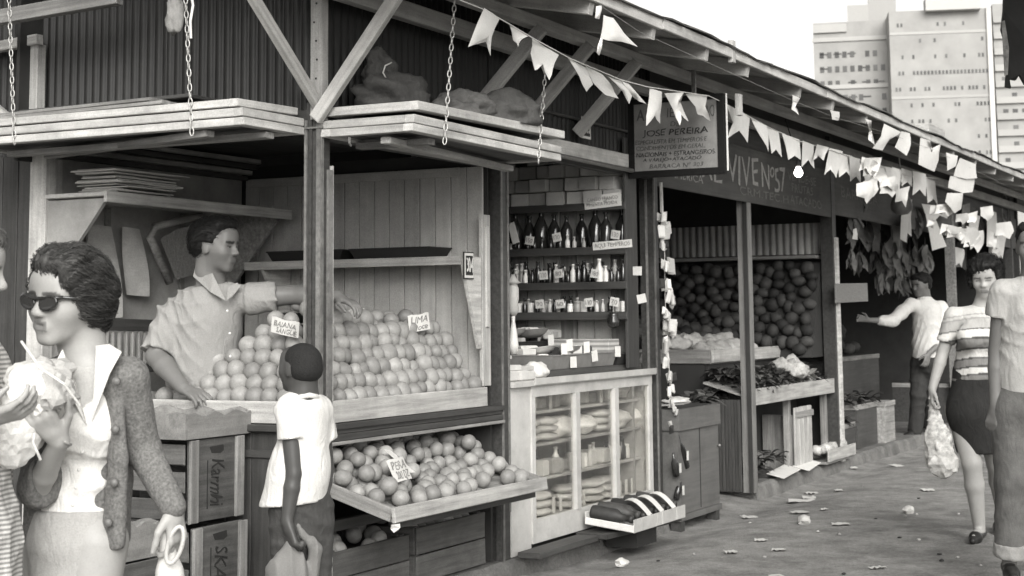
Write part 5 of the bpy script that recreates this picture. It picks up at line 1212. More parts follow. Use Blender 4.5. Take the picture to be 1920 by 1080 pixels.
# ---------------------------------------------------------------- woman with sunglasses and cardigan, left foreground
T0 = 4.25
def J(px, py, dt=0.): return atD(px, py, T0 + dt)
w1 = thing('person', 'woman in sunglasses with open tweed cardigan and white blouse holding a paper parcel', 'person', (J(150, 800)[0], J(150, 800)[1], 0))
tf = dirv(-.5, 0, .87); ts = Vector((-tf[1], tf[0], 0))      # ts: her left = image right
Hd = Head(J(130, 562, 0), dirv(-.52, -.05, .85), dirv(.06, 1, .05), .245)
Rsh, Lsh = J(92, 716, .07), J(240, 708, -.03); Rel, Lel = J(72, 915, -.10), J(268, 842, .02); Rwr, Lwr = J(112, 826, -.24), J(325, 952, -.10)
pel = J(142, 1015, 0); gnd = Vector((pel[0], pel[1], 0))
B = Hd.prims(True, 1.0, True) + [cap(J(158, 640, .03), J(166, 705, .02), .056, .064, .03)]
B += [cap(J(163, 745, .03), J(148, 880, .02), .1, .088, .05, (tf, 1.25)), cap(J(148, 880, .02), J(141, 1010, .0), .09, .115, .05, (tf, 1.2)), cap(Rsh, Lsh, .04, .04, .04)]
B += arm(Rsh, Rel, Rwr, (.036, .032, .024)) + arm(Lsh, Lel, Lwr, (.036, .032, .024))
for q in (-1, 1): B += leg(pel + ts * .075 * q, Vector((gnd[0], gnd[1], .43)) + ts * .07 * q + tf * .03, Vector((gnd[0], gnd[1], .09)) + ts * .075 * q) + foot(Vector((gnd[0], gnd[1], .09)) + ts * .075 * q, tf)
B += hand(Rwr, J(70, 775, -.30) - Rwr, dirv(-.25, .55, -.8), dirv(.3, .9, .2), .35, .98, .2, .2) + hand(Lwr, J(332, 1010, -.1) - Lwr, dirv(-.8, 0, -.4), dirv(-.6, 0, .8), .9, .95)
grow('body', B, .0048, SKIN, w1, tone=Hd.tone(True))
blouse = [cap(J(162, 740, .03), J(148, 875, .02), .112, .1, .05, (tf, 1.2)), cap(J(148, 875, .02), J(138, 1000, 0), .104, .12, .05, (tf, 1.15)), cap(Rsh, Lsh, .048, .048, .05), ell(J(130, 800, -.075), (.07, .055, .07), k=.05), ell(J(188, 800, -.05), (.065, .055, .07), k=.05), cap(J(160, 690, .04), J(165, 720, .03), .066, .1, .03)]
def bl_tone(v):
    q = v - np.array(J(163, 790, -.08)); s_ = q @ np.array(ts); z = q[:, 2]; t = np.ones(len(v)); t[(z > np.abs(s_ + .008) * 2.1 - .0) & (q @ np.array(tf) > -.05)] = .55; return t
CLOTH_T = mat('white_blouse_cotton', .68, .8, 'cloth', .05, 0, 12, .25, tone=True)
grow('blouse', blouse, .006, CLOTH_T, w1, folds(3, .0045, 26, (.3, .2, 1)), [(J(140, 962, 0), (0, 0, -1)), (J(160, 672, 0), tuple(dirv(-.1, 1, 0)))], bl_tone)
mat('white_blouse_cotton_plain', .6, .8, 'cloth', .05, 0, 12, .25)
# blouse collar wings and placket
def wing(pts, par, m=CLOTH_W, name='collar'):
    return MB().poly(pts, (VB * -.004)).build(name, m, par)
wing([J(180, 648, -.04), J(205, 645, -.07), J(228, 660, -.10), J(206, 700, -.115), J(172, 790, -.125), J(176, 730, -.115)], w1, MATS['white_blouse_cotton_plain'])
wing([J(117, 655, -.08), J(98, 690, -.115), J(118, 712, -.12), J(162, 797, -.128), J(142, 720, -.118)], w1, MATS['white_blouse_cotton_plain'])
for k in range(5): MB().lathe([(.0005, .003), (.005, .002), (.005, 0)], 10).build('button', PAPER, w1, True, frame(VR, VB, J(160 - k * 6, 815 + k * 33, -.118)))
SKIRT = mat('beige_wool_skirt', .34, .85, 'cloth', .08, 0, 10, .3)
grow('skirt', [cap(J(141, 940, 0), J(141, 1010, 0), .108, .122, .04, (tf, 1.15)), cap(J(141, 1010, 0), Vector((gnd[0], gnd[1], .46)), .124, .135, .04, (tf, 1.1))], .008, SKIRT, w1, folds(8, .003, 16, (.3, .3, 1)), [(J(141, 952, 0), (0, 0, 1)), (Vector((gnd[0], gnd[1], .44)), (0, 0, -1))])
TWEED = mat('grey_tweed', .14, .95, 'knit', .25, 0, 60, .6)
cg = [cap(J(168, 738, .05), J(158, 900, .05), .128, .122, .04, (tf, 1.1)), cap(J(158, 900, .05), J(150, 1000, .04), .128, .14, .04, (tf, 1.1)), cap(Rsh, Lsh, .054, .052, .05), cap(Lsh, Lel, .053, .047, .02), cap(Lel, Lel.lerp(Lwr, .97), .047, .036, .015, ends=False), cap(Rsh, Rel, .055, .05, .02), cap(Rel, Rel.lerp(Rwr, .84), .05, .038, .02)]
cg += [cap(J(214, 715, -.06), J(222, 860, -.085), .026, .03, .012, (tf, 1.5)), cap(J(222, 860, -.085), J(216, 1010, -.08), .03, .038, .012, (tf, 1.5)), cap(J(80, 740, 0), J(75, 1000, 0), .04, .045, .03)]
cg += [cap(J(140, 640, -.17), J(134, 1060, -.19), .105, .112, .012, op='sub'), cap(J(160, 640, -.02), J(162, 690, -.02), .08, .07, .01, op='sub')]
grow('cardigan', cg, .006, TWEED, w1, folds(12, .0008, 22, (.2, .4, .8)), [(J(150, 1022, 0), (0, 0, -1)), (J(160, 660, .04), tuple(dirv(0, 1, .1)))])
for (px, py) in ((222, 715), (220, 805), (218, 905), (207, 980)): MB().lathe([(.001, .008), (.010, .006), (.012, 0)], 14).build('button', mat('horn_button', .14, .4, bump=0), w1, True, frame(VR, VB, J(px - 4, py, -.125)))
hr = [Hd.e((0, -.11, .18), (.385, .39, .345), .03), Hd.e((0, -.22, -.04), (.345, .27, .32), .04), Hd.e((0, .08, .42), (.35, .28, .16), .04), Hd.e((-.08, .27, .41), (.28, .15, .12), .03), Hd.e((-.28, .2, .28), (.12, .16, .18), .03), Hd.e((.32, -.12, .0), (.085, .2, .30), .03), Hd.e((-.32, -.05, .08), (.09, .24, .26), .03), Hd.e((.05, -.28, -.27), (.25, .15, .18), .03), Hd.e((.36, .12, .12), (.07, .12, .16), .03), Hd.e((.0, .42, -.08), (.30, .20, .30), .02, 'sub')]
grow('hair', hr, .0048, mat('dark_wavy_hair', .06, .6, 'plain', .5, 0, 90, .6, spec=.25), w1, hair_disp(Hd, .0045)); strands(w1, Hd, 3400, MATS['dark_wavy_hair'], .085, .0011)
# sunglasses
gl = MB().tube([Hd.p(-.30, .37, .06), Hd.p(-.16, .44, .045), Hd.p(0, .47, .035), Hd.p(.16, .44, .045), Hd.p(.30, .37, .06)], .0055, 8).build('sunglasses', mat('black_acetate', .02, .2, bump=0, spec=.6), w1, True)
for q in (-1, 1):
    P = []
    for i in range(12):
        a = 2 * math.pi * i / 12; x = .155 + .115 * math.cos(a) * (1 + .12 * max(0, math.sin(a))); z = -.01 + .07 * math.sin(a) + .02 * math.cos(a); P.append(Hd.p(q * x, .455 - .42 * (x - .1) ** 2 * 4 * .5, z))
    MB().poly(P, Hd.y * .003).build('lens', LENS, gl); MB().tube(P + [P[0]], .0042, 6, False).build('rim', MATS['black_acetate'], gl, True)
    MB().tube([Hd.p(q * .29, .37, .06), Hd.p(q * .36, .1, .03), Hd.p(q * .36, -.03, .02)], .0045, 6).build('temple', MATS['black_acetate'], gl, True)
blob('earring', None, None, Hd.p(.35, .0, -.17), (.012, .012, .012), PAPER, 1, .1, 2, w1)
MB().tube([Rwr + dirv(0, 0, 1) * .03 + VR * .02, Rwr + VR * .028 - Z * .01, Rwr - VB * .01 - Z * .028, Rwr - VR * .025 + Z * .0], .004, 6).build('bracelet', JAR, w1, True)
# parcel and small ring bag
pc = thing('paper_parcel', 'crumpled pale paper parcel tied with string in the woman arms', 'parcel', J(70, 760, -.3))
blob('wrapping', None, None, J(60, 738, -.22), (.115, .085, .08), mat('wrapping_paper', .62, .8, 'plain', .12, 0, 9, .4), 31, .17, 4, pc, .5, facet=True); blob('wrapping', None, None, J(18, 800, -.25), (.1, .08, .1), MATS['wrapping_paper'], 35, .17, 4, pc, .2, facet=True); blob('wrapping', None, None, J(85, 700, -.16), (.08, .07, .045), mat('grey_wrapping', .4, .8, 'plain', .25, 0, 9, .4), 38, .5, 3, pc, .2, facet=True)
blob('wrapping', None, None, J(112, 735, -.27), (.05, .035, .05), MATS['grey_wrapping'], 47, .5, 3, pc, facet=True)
MB().tube([J(65, 812, -.34), J(62, 830, -.35), J(70, 848, -.35), J(76, 862, -.34)], .0035, 6).build('string', PAPER, pc); MB().tube([J(40, 640, -.28), J(75, 690, -.32), J(120, 720, -.33), J(150, 760, -.3)], .0035, 6).build('string', PAPER, pc)
hb_ = thing('handbag', 'small pale purse with white ring handle in her lowered hand', 'handbag', J(322, 1030, -.1))
C0 = J(328, 1022, -.13); MB().tube([C0 + (VR * .019 * math.cos(a) + (Z * .047 + VR * .012) * math.sin(a)) for a in [2 * math.pi * i / 16 for i in range(17)]], .006, 8, False).build('ring_handle', WHITE_P, hb_, True)
grow('purse', [cap(J(312, 1000, -.1), J(318, 1075, -.08), .016, .03, .02), cap(J(318, 1075, -.08), J(320, 1140, -.08), .03, .05, .03)], .005, mat('pale_plastic_purse', .6, .35, bump=.05), hb_)

# ---------------------------------------------------------------- woman at the left picture edge
T0 = 3.95
w0 = thing('person', 'woman in fine striped dress cut off by the left picture edge', 'person', (J(-75, 800)[0], J(-75, 800)[1], 0))
tf = dirv(.8, 0, .35); ts = Vector((-tf[1], tf[0], 0)); Hd = Head(J(-72, 510, .02), dirv(.9, -.1, -.15), (0, 0, 1), .225); pel = J(-80, 1010, 0); gnd = Vector((pel[0], pel[1], 0))
Rs, Ls = J(-55, 665, -.08), J(-70, 665, .2); El = J(-50, 830, -.2); Wr = J(-55, 800, -.28); El2 = J(-40, 830, .1)
B = Hd.prims(True) + [cap(J(-78, 590), J(-75, 660, .03), .05, .06, .03), cap(J(-70, 720, .03), J(-75, 870, .03), .115, .105, .05, (tf, 1.2)), cap(J(-75, 870, .03), pel, .105, .14, .05, (tf, 1.2)), cap(Rs, Ls, .045, .045, .04)] + arm(Rs, El, J(-35, 790, -.33)) + hand(J(-35, 790, -.33), dirv(.9, .25, .1), dirv(.2, .8, -.3), dirv(0, .6, .8), .5, .95)
for q in (-1, 1): B += leg(pel + ts * .075 * q, Vector((gnd[0], gnd[1], .43)) + ts * .07 * q, Vector((gnd[0], gnd[1], .09)) + ts * .075 * q) + foot(Vector((gnd[0], gnd[1], .09)) + ts * .075 * q, tf)
grow('body', B, .006, SKIN, w0, tone=Hd.tone(True)); Hd.eyes(w0)
grow('hair', [Hd.e((0, -.18, .18), (.42, .46, .38), .03), Hd.e((0, -.1, .38), (.36, .42, .2), .03), Hd.e((0, -.36, -.1), (.34, .25, .35), .04), Hd.e((0, .12, .36), (.34, .3, .17), .03)], .006, mat('brown_wavy_hair', .09, .6, 'plain', .5, 0, 90, .6, spec=.25), w0, hair_disp(Hd, .003)); strands(w0, Hd, 1500, MATS['brown_wavy_hair'])
grow('dress', [cap(J(-70, 715, .03), J(-75, 870, .03), .13, .12, .05, (tf, 1.15)), cap(J(-75, 870, .03), J(-80, 1010, 0), .12, .155, .05, (tf, 1.15)), cap(J(-80, 1010, 0), Vector((gnd[0], gnd[1], .45)), .155, .185, .05, (tf, 1.1)), cap(Rs, Ls, .058, .058, .05), cap(Rs, El.lerp(Rs, .25), .062, .055, .03), cap(J(-78, 650, .03), J(-75, 680, .03), .07, .09, .03)], .007, mat('fine_striped_cotton', .5, .85, 'cloth', .08, 0, 12, .3, stripes=(.0115, .55, 2)), w0, folds(5, .006, 18, (.9, .4, .2)), [(Vector((gnd[0], gnd[1], .44)), (0, 0, -1)), (J(-78, 628, .03), (0, 0, 1))])

# ---------------------------------------------------------------- vendor behind the counter
T0 = 7.5
ve = thing('person', 'fruit vendor in pale short sleeved shirt reaching across the oranges', 'person', (J(390, 700)[0], J(390, 700)[1], .05))
tf = dirv(.35, 0, .93); ts = Vector((-tf[1], tf[0], 0)); Hd = Head(J(404, 462, 0), dirv(.93, -.06, .32), dirv(-.02, 1, 0), .245)
As, Bs = J(326, 588, .02), J(464, 560, .0); Ae, Be = J(293, 668, -.06), J(543, 553, .0); Aw, Bw = J(344, 728, -.25), J(632, 556, -.05)
pel = J(372, 800, .05); gnd = Vector((pel[0], pel[1], .06))
B = Hd.prims(False, 1.0) + [cap(J(398, 490, .02), J(395, 548, .02), .062, .07, .03), cap(J(392, 600, .02), J(382, 690, .04), .15, .145, .05, (tf, 1.35)), cap(J(382, 690, .04), pel, .145, .15, .05, (tf, 1.3)), cap(As, Bs, .06, .06, .05)] + arm(As, Ae, Aw, (.06, .05, .032)) + arm(Bs, Be, Bw, (.06, .046, .032)) + hand(Aw, J(368, 740, -.3) - Aw, dirv(.1, -.9, -.2), dirv(.3, .2, -.8), .5, 1.05) + hand(Bw, J(668, 572, -.1) - Bw, dirv(0, -1, 0), dirv(-.2, 0, .9), .55, 1.05)
for q in (-1, 1): B += leg(pel + ts * .09 * q, gnd + ts * .09 * q + Z * .45, gnd + ts * .1 * q + Z * .09, (.09, .06, .042)) + foot(gnd + ts * .1 * q + Z * .09, tf)
grow('body', B, .0055, SKIN_M, ve, tone=Hd.tone(False, .12)); Hd.eyes(ve)
grow('hair', [Hd.e((0, -.10, .22), (.37, .44, .34), .02), Hd.e((0, -.2, .02), (.345, .32, .28), .03), Hd.e((0, .18, .43), (.30, .22, .12), .03), Hd.e((.33, .02, .08), (.05, .08, .14), .02), Hd.e((-.33, .02, .08), (.05, .08, .14), .02), Hd.e((0, .44, .0), (.42, .26, .30), .01, 'sub'), Hd.e((.36, .02, -.10), (.1, .16, .16), .01, 'sub'), Hd.e((-.36, .02, -.10), (.1, .16, .16), .01, 'sub')], .0062, HAIR_B, ve, hair_disp(Hd, .003)); strands(ve, Hd, 1200, HAIR_B, .035, .0009)
SHIRT = mat('pale_work_shirt', .26, .85, 'cloth', .06, 0, 12, .3)
grow('shirt', [cap(J(392, 592, .02), J(382, 690, .04), .168, .165, .05, (tf, 1.28)), cap(J(382, 690, .04), J(374, 790, .05), .165, .165, .05, (tf, 1.25)), cap(As, J(392, 556, .02), .066, .07, .05), cap(Bs, J(400, 552, .02), .066, .07, .05), cap(As, As.lerp(Ae, .9), .074, .08, .03, ends=True), cap(Bs, Bs.lerp(Be, .7), .078, .07, .02, ends=True), cap(J(397, 525, .03), J(395, 560, .02), .078, .11, .03)], .0065, SHIRT, ve, folds(17, .0075, 27, (.35, -.2, .9)), [(J(397, 532, .03), tuple(dirv(-.12, 1, .12)))])
MB().poly([J(398, 512, -.07), J(380, 518, -.05), J(366, 500, .0), J(362, 518, -.03), J(395, 548, -.12), J(424, 564, -.14)], VB * -.006).build('collar', SHIRT, ve); MB().poly([J(424, 564, -.14), J(428, 538, -.11), J(444, 530, -.08), J(452, 536, -.085), J(436, 556, -.135)], VB * -.006).build('collar', SHIRT, ve)
for (px, py) in ((426, 583), (431, 625), (432, 668)): MB().lathe([(.001, .004), (.006, .003), (.006, 0)], 10).build('button', PAPER, ve, True, frame(VR, VB, J(px, py, -.17)))
grow('trousers', [cap(J(374, 780, .05), pel, .16, .165, .05, (tf, 1.25))] + [cap(pel + ts * .09 * q, gnd + ts * .1 * q + Z * .1, .1, .075, .03) for q in (-1, 1)], .012, mat('dark_trousers', .05, .9, 'cloth', .1, 0, 12, .3), ve, folds(4, .006, 20), [(gnd + Z * .1, (0, 0, -1))])

# ---------------------------------------------------------------- boy seen from behind
T0 = 6.0
bo = thing('person', 'small boy in white shirt seen from behind looking at the oranges', 'person', (J(560, 900)[0], J(560, 900)[1], 0))
tf = dirv(-.62, 0, -.78); ts = Vector((-tf[1], tf[0], 0)); Hd = Head(J(563, 691, 0), dirv(-.75, .12, -.66), dirv(.03, 1, 0), .192)
As, Bs = J(541, 762, -.05), J(600, 765, .06); Ae, Aw = J(551, 888, -.09), J(538, 978, -.12); Be, Bw = J(612, 880, .1), J(600, 960, .0); pel = J(566, 955, .02); gnd = Vector((pel[0], pel[1], 0))
B = Hd.prims(True, .92) + [cap(J(573, 715, 0), J(573, 752, 0), .043, .05, .03), cap(J(570, 790, 0), J(566, 860, .01), .09, .085, .05, (tf, 1.25)), cap(J(566, 860, .01), pel, .085, .095, .04, (tf, 1.2)), cap(As, Bs, .036, .036, .03)] + arm(As, Ae, Aw, (.036, .031, .022)) + arm(Bs, Be, Bw, (.036, .03, .022)) + hand(Aw, J(546, 1012, -.13) - Aw, dirv(.75, 0, -.5), dirv(-.3, 0, -.8), 1.15, .95) + hand(Bw, J(594, 990, -.02) - Bw, dirv(-.7, 0, -.3), dirv(0, 0, 1), .5, .75)
for q in (-1, 1): B += leg(pel + ts * .055 * q, gnd + ts * .055 * q + Z * .30, gnd + ts * .06 * q + Z * .07, (.06, .042, .028)) + foot(gnd + ts * .06 * q + Z * .07, tf, .8)
grow('body', B, .006, SKIN_D, bo, tone=Hd.tone()); Hd.eyes(bo)
grow('hair', [Hd.e((0, -.06, .145), (.345, .43, .365), .02), Hd.e((0, -.18, -.03), (.325, .3, .22), .03), Hd.e((0, .44, -.02), (.5, .3, .32), .01, 'sub'), Hd.e((.36, .02, -.08), (.1, .13, .16), .01, 'sub'), Hd.e((-.36, .02, -.08), (.1, .13, .16), .01, 'sub')], .006, mat('cropped_black_hair', .014, .8, 'plain', .3, 0, 200, 1.), bo)
SH_W = mat('bright_white_cotton', .58, .85, 'cloth', .04, 0, 12, .25)
grow('shirt', [cap(J(572, 785, 0), J(560, 880, .01), .097, .108, .05, (tf, 1.2)), cap(J(560, 880, .01), J(548, 950, .01), .108, .126, .05, (tf, 1.15)), cap(As, Bs, .048, .048, .05), cap(As, As.lerp(Ae, .5), .05, .056, .015, ends=True), cap(Bs, Bs.lerp(Be, .5), .05, .055, .015, ends=True), cap(J(573, 742, 0), J(572, 760, 0), .056, .075, .03)], .006, SH_W, bo, folds(23, .0065, 24, (.9, .3, .35)), [(J(545, 944, 0), tuple(dirv(.08, -1, 0))), (J(574, 737, .0), tuple(dirv(.12, 1, 0)))])
MB().tube([J(545, 752, -.06), J(560, 745, -.068), J(580, 741, -.06), J(594, 744, -.03), J(594, 744, .03)], .010, 8).build('collar', SH_W, bo, True)
grow('trousers', [cap(J(566, 935, .02), J(566, 985, .02), .105, .108, .03, (tf, 1.15))] + [cap(pel + ts * .055 * q, gnd + ts * .058 * q + Z * .12, .075, .06, .02) for q in (-1, 1)], .0075, mat('dark_denim', .05, .9, 'cloth', .15, 0, 25, .4), bo, folds(6, .004, 30), [(gnd + Z * .13, (0, 0, -1))])
bg_ = thing('cloth_bag', 'limp grey cloth shopping bag hanging from the boy hand', 'bag', J(545, 1050, -.1))
grow('bag_body', [cap(J(545, 1012, -.12), J(540, 1070, -.11), .012, .07, .02, (VB, 1.5)), cap(J(540, 1070, -.11), J(540, 1150, -.11), .07, .095, .04, (VB, 1.4)), cap(J(556, 985, -.08), J(592, 1030, -.06), .012, .028, .02), cap(J(592, 1030, -.08), J(585, 1080, -.08), .03, .03, .02)], .0055, mat('grey_bag_cloth', .17, .85, 'plain', .1, 0, 12, .3), bg_, folds(9, .005, 40, (1, -.2, .12), .3))

# ---------------------------------------------------------------- striped woman, right
T0 = 9.35
sw = thing('person', 'woman in striped knit top and dark skirt carrying a net bag', 'person', (J(1830, 1000)[0], J(1830, 1000)[1], 0))
tf = dirv(-.5, 0, .86); ts = Vector((-tf[1], tf[0], 0)); Hd = Head(J(1848, 520, 0), dirv(-.42, -.28, .85), dirv(-.05, 1, 0), .225)
As, Bs = J(1790, 592, .03), J(1882, 592, -.02); Ae, Aw = J(1768, 660, .02), J(1748, 728, -.05); Be, Bw = J(1890, 670, 0), J(1888, 750, -.03); pel = J(1822, 770, 0); gnd = Vector((J(1835, 1000)[0], J(1835, 1000)[1], 0))
A1 = J(1836, 985, -.02); A2 = J(1880, 965, .35); K1 = J(1822, 868, -.05); K2 = J(1868, 868, .12)
B = Hd.prims(True, .95) + [cap(J(1850, 545, 0), J(1840, 580, .02), .05, .055, .03), cap(J(1838, 625, 0), J(1832, 690, 0), .12, .105, .05, (tf, 1.3)), cap(J(1832, 690, 0), pel, .105, .14, .05, (tf, 1.25)), cap(As, Bs, .045, .045, .04)] + arm(As, Ae, Aw, (.044, .036, .025)) + arm(Bs, Be, Bw, (.044, .036, .025)) + hand(Aw, J(1746, 755, -.06) - Aw, dirv(.8, 0, 0), dirv(0, 0, 1), 1.0, .95) + hand(Bw, J(1886, 780, -.03) - Bw, dirv(-.8, 0, 0), dirv(0, 0, 1), .5, .95)
B += leg(pel + ts * -.07, K1, A1, (.085, .056, .036)) + leg(pel + ts * .07, K2, A2, (.085, .056, .036)) + foot(A1, tf, .9) + foot(A2, tf, .9)
grow('body', B, .008, SKIN, sw, tone=Hd.tone(True))
grow('hair', [Hd.e((0, -.14, .22), (.43, .46, .38), .03), Hd.e((0, -.3, -.02), (.4, .3, .34), .04), Hd.e((0, .16, .40), (.37, .28, .15), .03), Hd.e((.36, .12, .0), (.09, .14, .26), .03), Hd.e((-.36, .10, .04), (.08, .14, .22), .03), Hd.e((.1, .34, .28), (.24, .08, .09), .02), Hd.e((0, .46, -.1), (.29, .24, .3), .01, 'sub')], .0075, HAIR_B, sw, hair_disp(Hd, .005)); strands(sw, Hd, 900, HAIR_B, .07, .0014)
def st_tone(v):
    px, py = pxy(v); z = v[:, 2] + .02 * np.sin((v @ np.array(ts)) * 9); t = np.full(len(v), .78); zz = z - J(1830, 610)[2]
    # bands measured downwards from the bust: (from, to, tone)
    for (a, b, q) in ((.02, .03, .5), (.045, .052, .5), (-.04, -.032, .2), (-.032, .02, .62), (-.085, -.04, 1.), (-.095, -.085, .12), (-.145, -.095, .34), (-.155, -.145, .12), (-.20, -.155, 1.), (-.21, -.2, .12), (-.25, -.21, .36), (-.26, -.25, .12), (-.295, -.26, 1.), (-.305, -.295, .12), (-.40, -.305, .34)):
        t[(zz >= a) & (zz < b)] = q
    return t
grow('striped_top', [cap(J(1838, 615, 0), J(1832, 690, 0), .132, .122, .05, (tf, 1.25)), cap(J(1832, 690, 0), J(1826, 720, 0), .122, .132, .04, (tf, 1.2)), cap(As, Bs, .056, .056, .05), ell(J(1815, 632, -.1), (.07, .06, .07), k=.06), ell(J(1858, 632, -.08), (.07, .06, .07), k=.06), cap(As, As.lerp(Ae, .75), .058, .053, .015, ends=True), cap(Bs, Bs.lerp(Be, .75), .058, .053, .015, ends=True)], .0075, mat('striped_knit', .6, .9, 'cloth', .05, 0, 30, .4, tone=True), sw, folds(2, .004, 20), [(J(1830, 712, 0), tuple(dirv(.06, -1, 0))), (J(1842, 566, 0), tuple(dirv(0, 1, -.1)))], st_tone)
DSK = mat('black_straight_skirt', .022, .9, 'cloth', .2, 0, 20, .4)
grow('skirt', [cap(J(1828, 705, 0), pel, .128, .138, .04, (tf, 1.2)), cap(pel, J(1838, 845, .03), .14, .135, .05, (tf, 1.1))], .009, DSK, sw, folds(31, .004, 14, (1, 0, .3)), [(J(1845, 850, 0), (0, 0, -1))])
SHB = mat('black_leather', .02, .35, bump=.1)
for A_ in (A1, A2): grow('shoe', [cap(A_ - tf * .03 - Z * .045, A_ + tf * .1 - Z * .06, .034, .034, .02), cap(A_ + tf * .1 - Z * .06, A_ + tf * .165 - Z * .07, .034, .02, .02), cap(A_ - tf * .035 - Z * .04, A_ - tf * .03 - Z * .085, .018, .01, .01), ell(A_ + tf * .03 - Z * .005, (.045, .045, .04), k=.01, op='sub')], .006, SHB, sw, relax=1)
nb_ = thing('net_bag', 'net shopping bag with bundles hanging from the striped woman hand', 'bag', J(1765, 820, -.05))
grow('bag_neck', [cap(J(1747, 752, -.06), J(1757, 820, -.05), .02, .07, .03, (VB, 1.4)), cap(J(1757, 820, -.05), J(1760, 850, -.05), .07, .08, .03)], .008, mat('mottled_plastic', .5, .4, 'plain', .7, 0, 30, .5), nb_, folds(41, .008, 60, (1, .3, .1)))
blob('bag_bulge', None, None, J(1768, 868, -.06), (.105, .09, .09), mat('pale_mottled_plastic', .5, .35, 'plain', .35, 0, 22, .6), 51, .3, 3, nb_, facet=True)
for (a, b) in (((1742, 748), (1748, 735)), ((1754, 750), (1750, 735))): MB().tube([J(*a, -.06), J(*b, -.07)], .006, 6).build('bag_handle', PAPER_G, nb_)

# ---------------------------------------------------------------- man at the right picture edge
T0 = 7.93
rm = thing('person', 'young man in pale shirt and turned up jeans at the right picture edge', 'person', (J(1900, 1080)[0], J(1900, 1080)[1], 0))
tf = dirv(-.2, 0, .97); ts = Vector((-tf[1], tf[0], 0)); Hd = Head(J(1938, 462, .02), dirv(-.35, -.05, .9), (0, 0, 1), .235)
As, Bs = J(1880, 545, .04), J(2000, 545, -.02); Ae, Aw = J(1868, 660, .06), J(1866, 760, .0); pel = J(1928, 765, 0); gnd = Vector((pel[0], pel[1], 0))
A1 = Vector((*J(1893, 1060, -.02)[:2], .09)); A2 = Vector((*J(1975, 1040, .25)[:2], .09)); K1 = J(1898, 905, -.03); K2 = J(1968, 905, .08)
B = Hd.prims(False) + [cap(J(1938, 490, .02), J(1938, 535, .02), .058, .066, .03), cap(J(1938, 595, .02), J(1934, 690, .02), .145, .13, .05, (tf, 1.35)), cap(J(1934, 690, .02), pel, .13, .14, .05, (tf, 1.3)), cap(As, Bs, .05, .05, .04)] + arm(As, Ae, Aw, (.048, .04, .028)) + arm(Bs, J(2005, 660), J(2000, 760), (.048, .04, .028)) + hand(Aw, J(1856, 812, -.01) - Aw, dirv(.7, 0, -.5), dirv(-.2, 0, .9), .55, 1.0) + hand(J(2000, 760), (0, 0, -1), dirv(-.8, 0, 0), dirv(0, 0, 1), .5) + leg(pel - ts * .09, K1, A1) + leg(pel + ts * .09, K2, A2) + foot(A1, tf) + foot(A2, tf)
grow('body', B, .0075, SKIN_M, rm, tone=Hd.tone()); Hd.eyes(rm)
grow('hair', [Hd.e((0, -.10, .22), (.37, .44, .34), .02), Hd.e((0, -.2, .0), (.35, .32, .28), .03), Hd.e((0, .20, .40), (.32, .2, .13), .03), Hd.e((0, .44, .0), (.4, .26, .3), .01, 'sub')], .0075, HAIR_B, rm, hair_disp(Hd, .004))
grow('shirt', [cap(J(1938, 590, .02), J(1934, 690, .02), .165, .155, .05, (tf, 1.3)), cap(J(1934, 690, .02), J(1930, 745, .02), .155, .16, .05, (tf, 1.25)), cap(As, Bs, .066, .066, .06), cap(As, As.lerp(Ae, .42), .064, .07, .015, ends=True), cap(Bs, J(2003, 600), .064, .065, .015, ends=True), cap(J(1938, 515, .02), J(1938, 540, .02), .07, .1, .03)], .0075, mat('pale_knit_shirt', .4, .9, 'cloth', .06, 0, 30, .4), rm, folds(37, .006, 20, (.5, .2, .7)), [(J(1930, 748, 0), tuple(dirv(.25, -1, 0))), (J(1938, 518, 0), (0, 0, 1))])
DEN = mat('worn_denim', .12, .9, 'cloth', .3, 0, 14, .5, dirt=.2)
grow('jeans', [cap(J(1932, 735, .01), pel, .15, .155, .05, (tf, 1.25)), cap(pel - ts * .085, K1, .1, .082, .03), cap(K1, A1 + Z * .03, .082, .072, .02), cap(pel + ts * .085, K2, .1, .082, .03), cap(K2, A2 + Z * .03, .082, .07, .02)], .008, DEN, rm, folds(43, .006, 22, (.2, .2, 1)), [(Vector((0, 0, .11)), (0, 0, -1))])
for A_, K_ in ((A1, K1), (A2, K2)): grow('jeans_cuff', [cap(A_ + (K_ - A_) * .24, A_ + Z * .02, .082, .08, .01, ends=True)], .007, mat('pale_denim_cuff', .26, .9, 'cloth', .2, 0, 25, .5), rm, folds(3, .003, 30)); shoe(rm, A_, tf, SHB)

# ---------------------------------------------------------------- man reaching into the far stall
T0 = 16.9
fm = thing('person', 'dark haired man in white shirt reaching an arm into the far stall', 'person', (J(1720, 815)[0], J(1720, 815)[1], 0))
tf = dirv(-.75, 0, .6); ts = Vector((-tf[1], tf[0], 0)); Hd = Head(J(1727, 535, 0), dirv(-.85, -.12, .5), (0, 0, 1), .235)
As, Bs = J(1708, 572, -.05), J(1765, 578, .05); Ae, Aw = J(1672, 602, -.15), J(1628, 600, -.25); Be, Bw = J(1768, 640, -.1), J(1742, 662, -.2); pel = J(1735, 680, 0)
B = Hd.prims() + [cap(J(1732, 548), J(1735, 568), .06, .065, .03), cap(J(1737, 592), J(1738, 645), .14, .13, .05, (tf, 1.3)), cap(J(1738, 645), pel, .13, .13, .05, (tf, 1.25)), cap(As, Bs, .05, .05, .04)] + arm(As, Ae, Aw) + arm(Bs, Be, Bw) + hand(Aw, J(1600, 594, -.28) - Aw, dirv(0, -.3, .8), dirv(0, 1, 0), .5, 1.05) + hand(Bw, J(1736, 682, -.22) - Bw, dirv(-.3, 0, -.8), dirv(-.8, 0, .2), .3, 1.05)
A1 = J(1716, 806, -.05); A2 = J(1742, 800, .3)
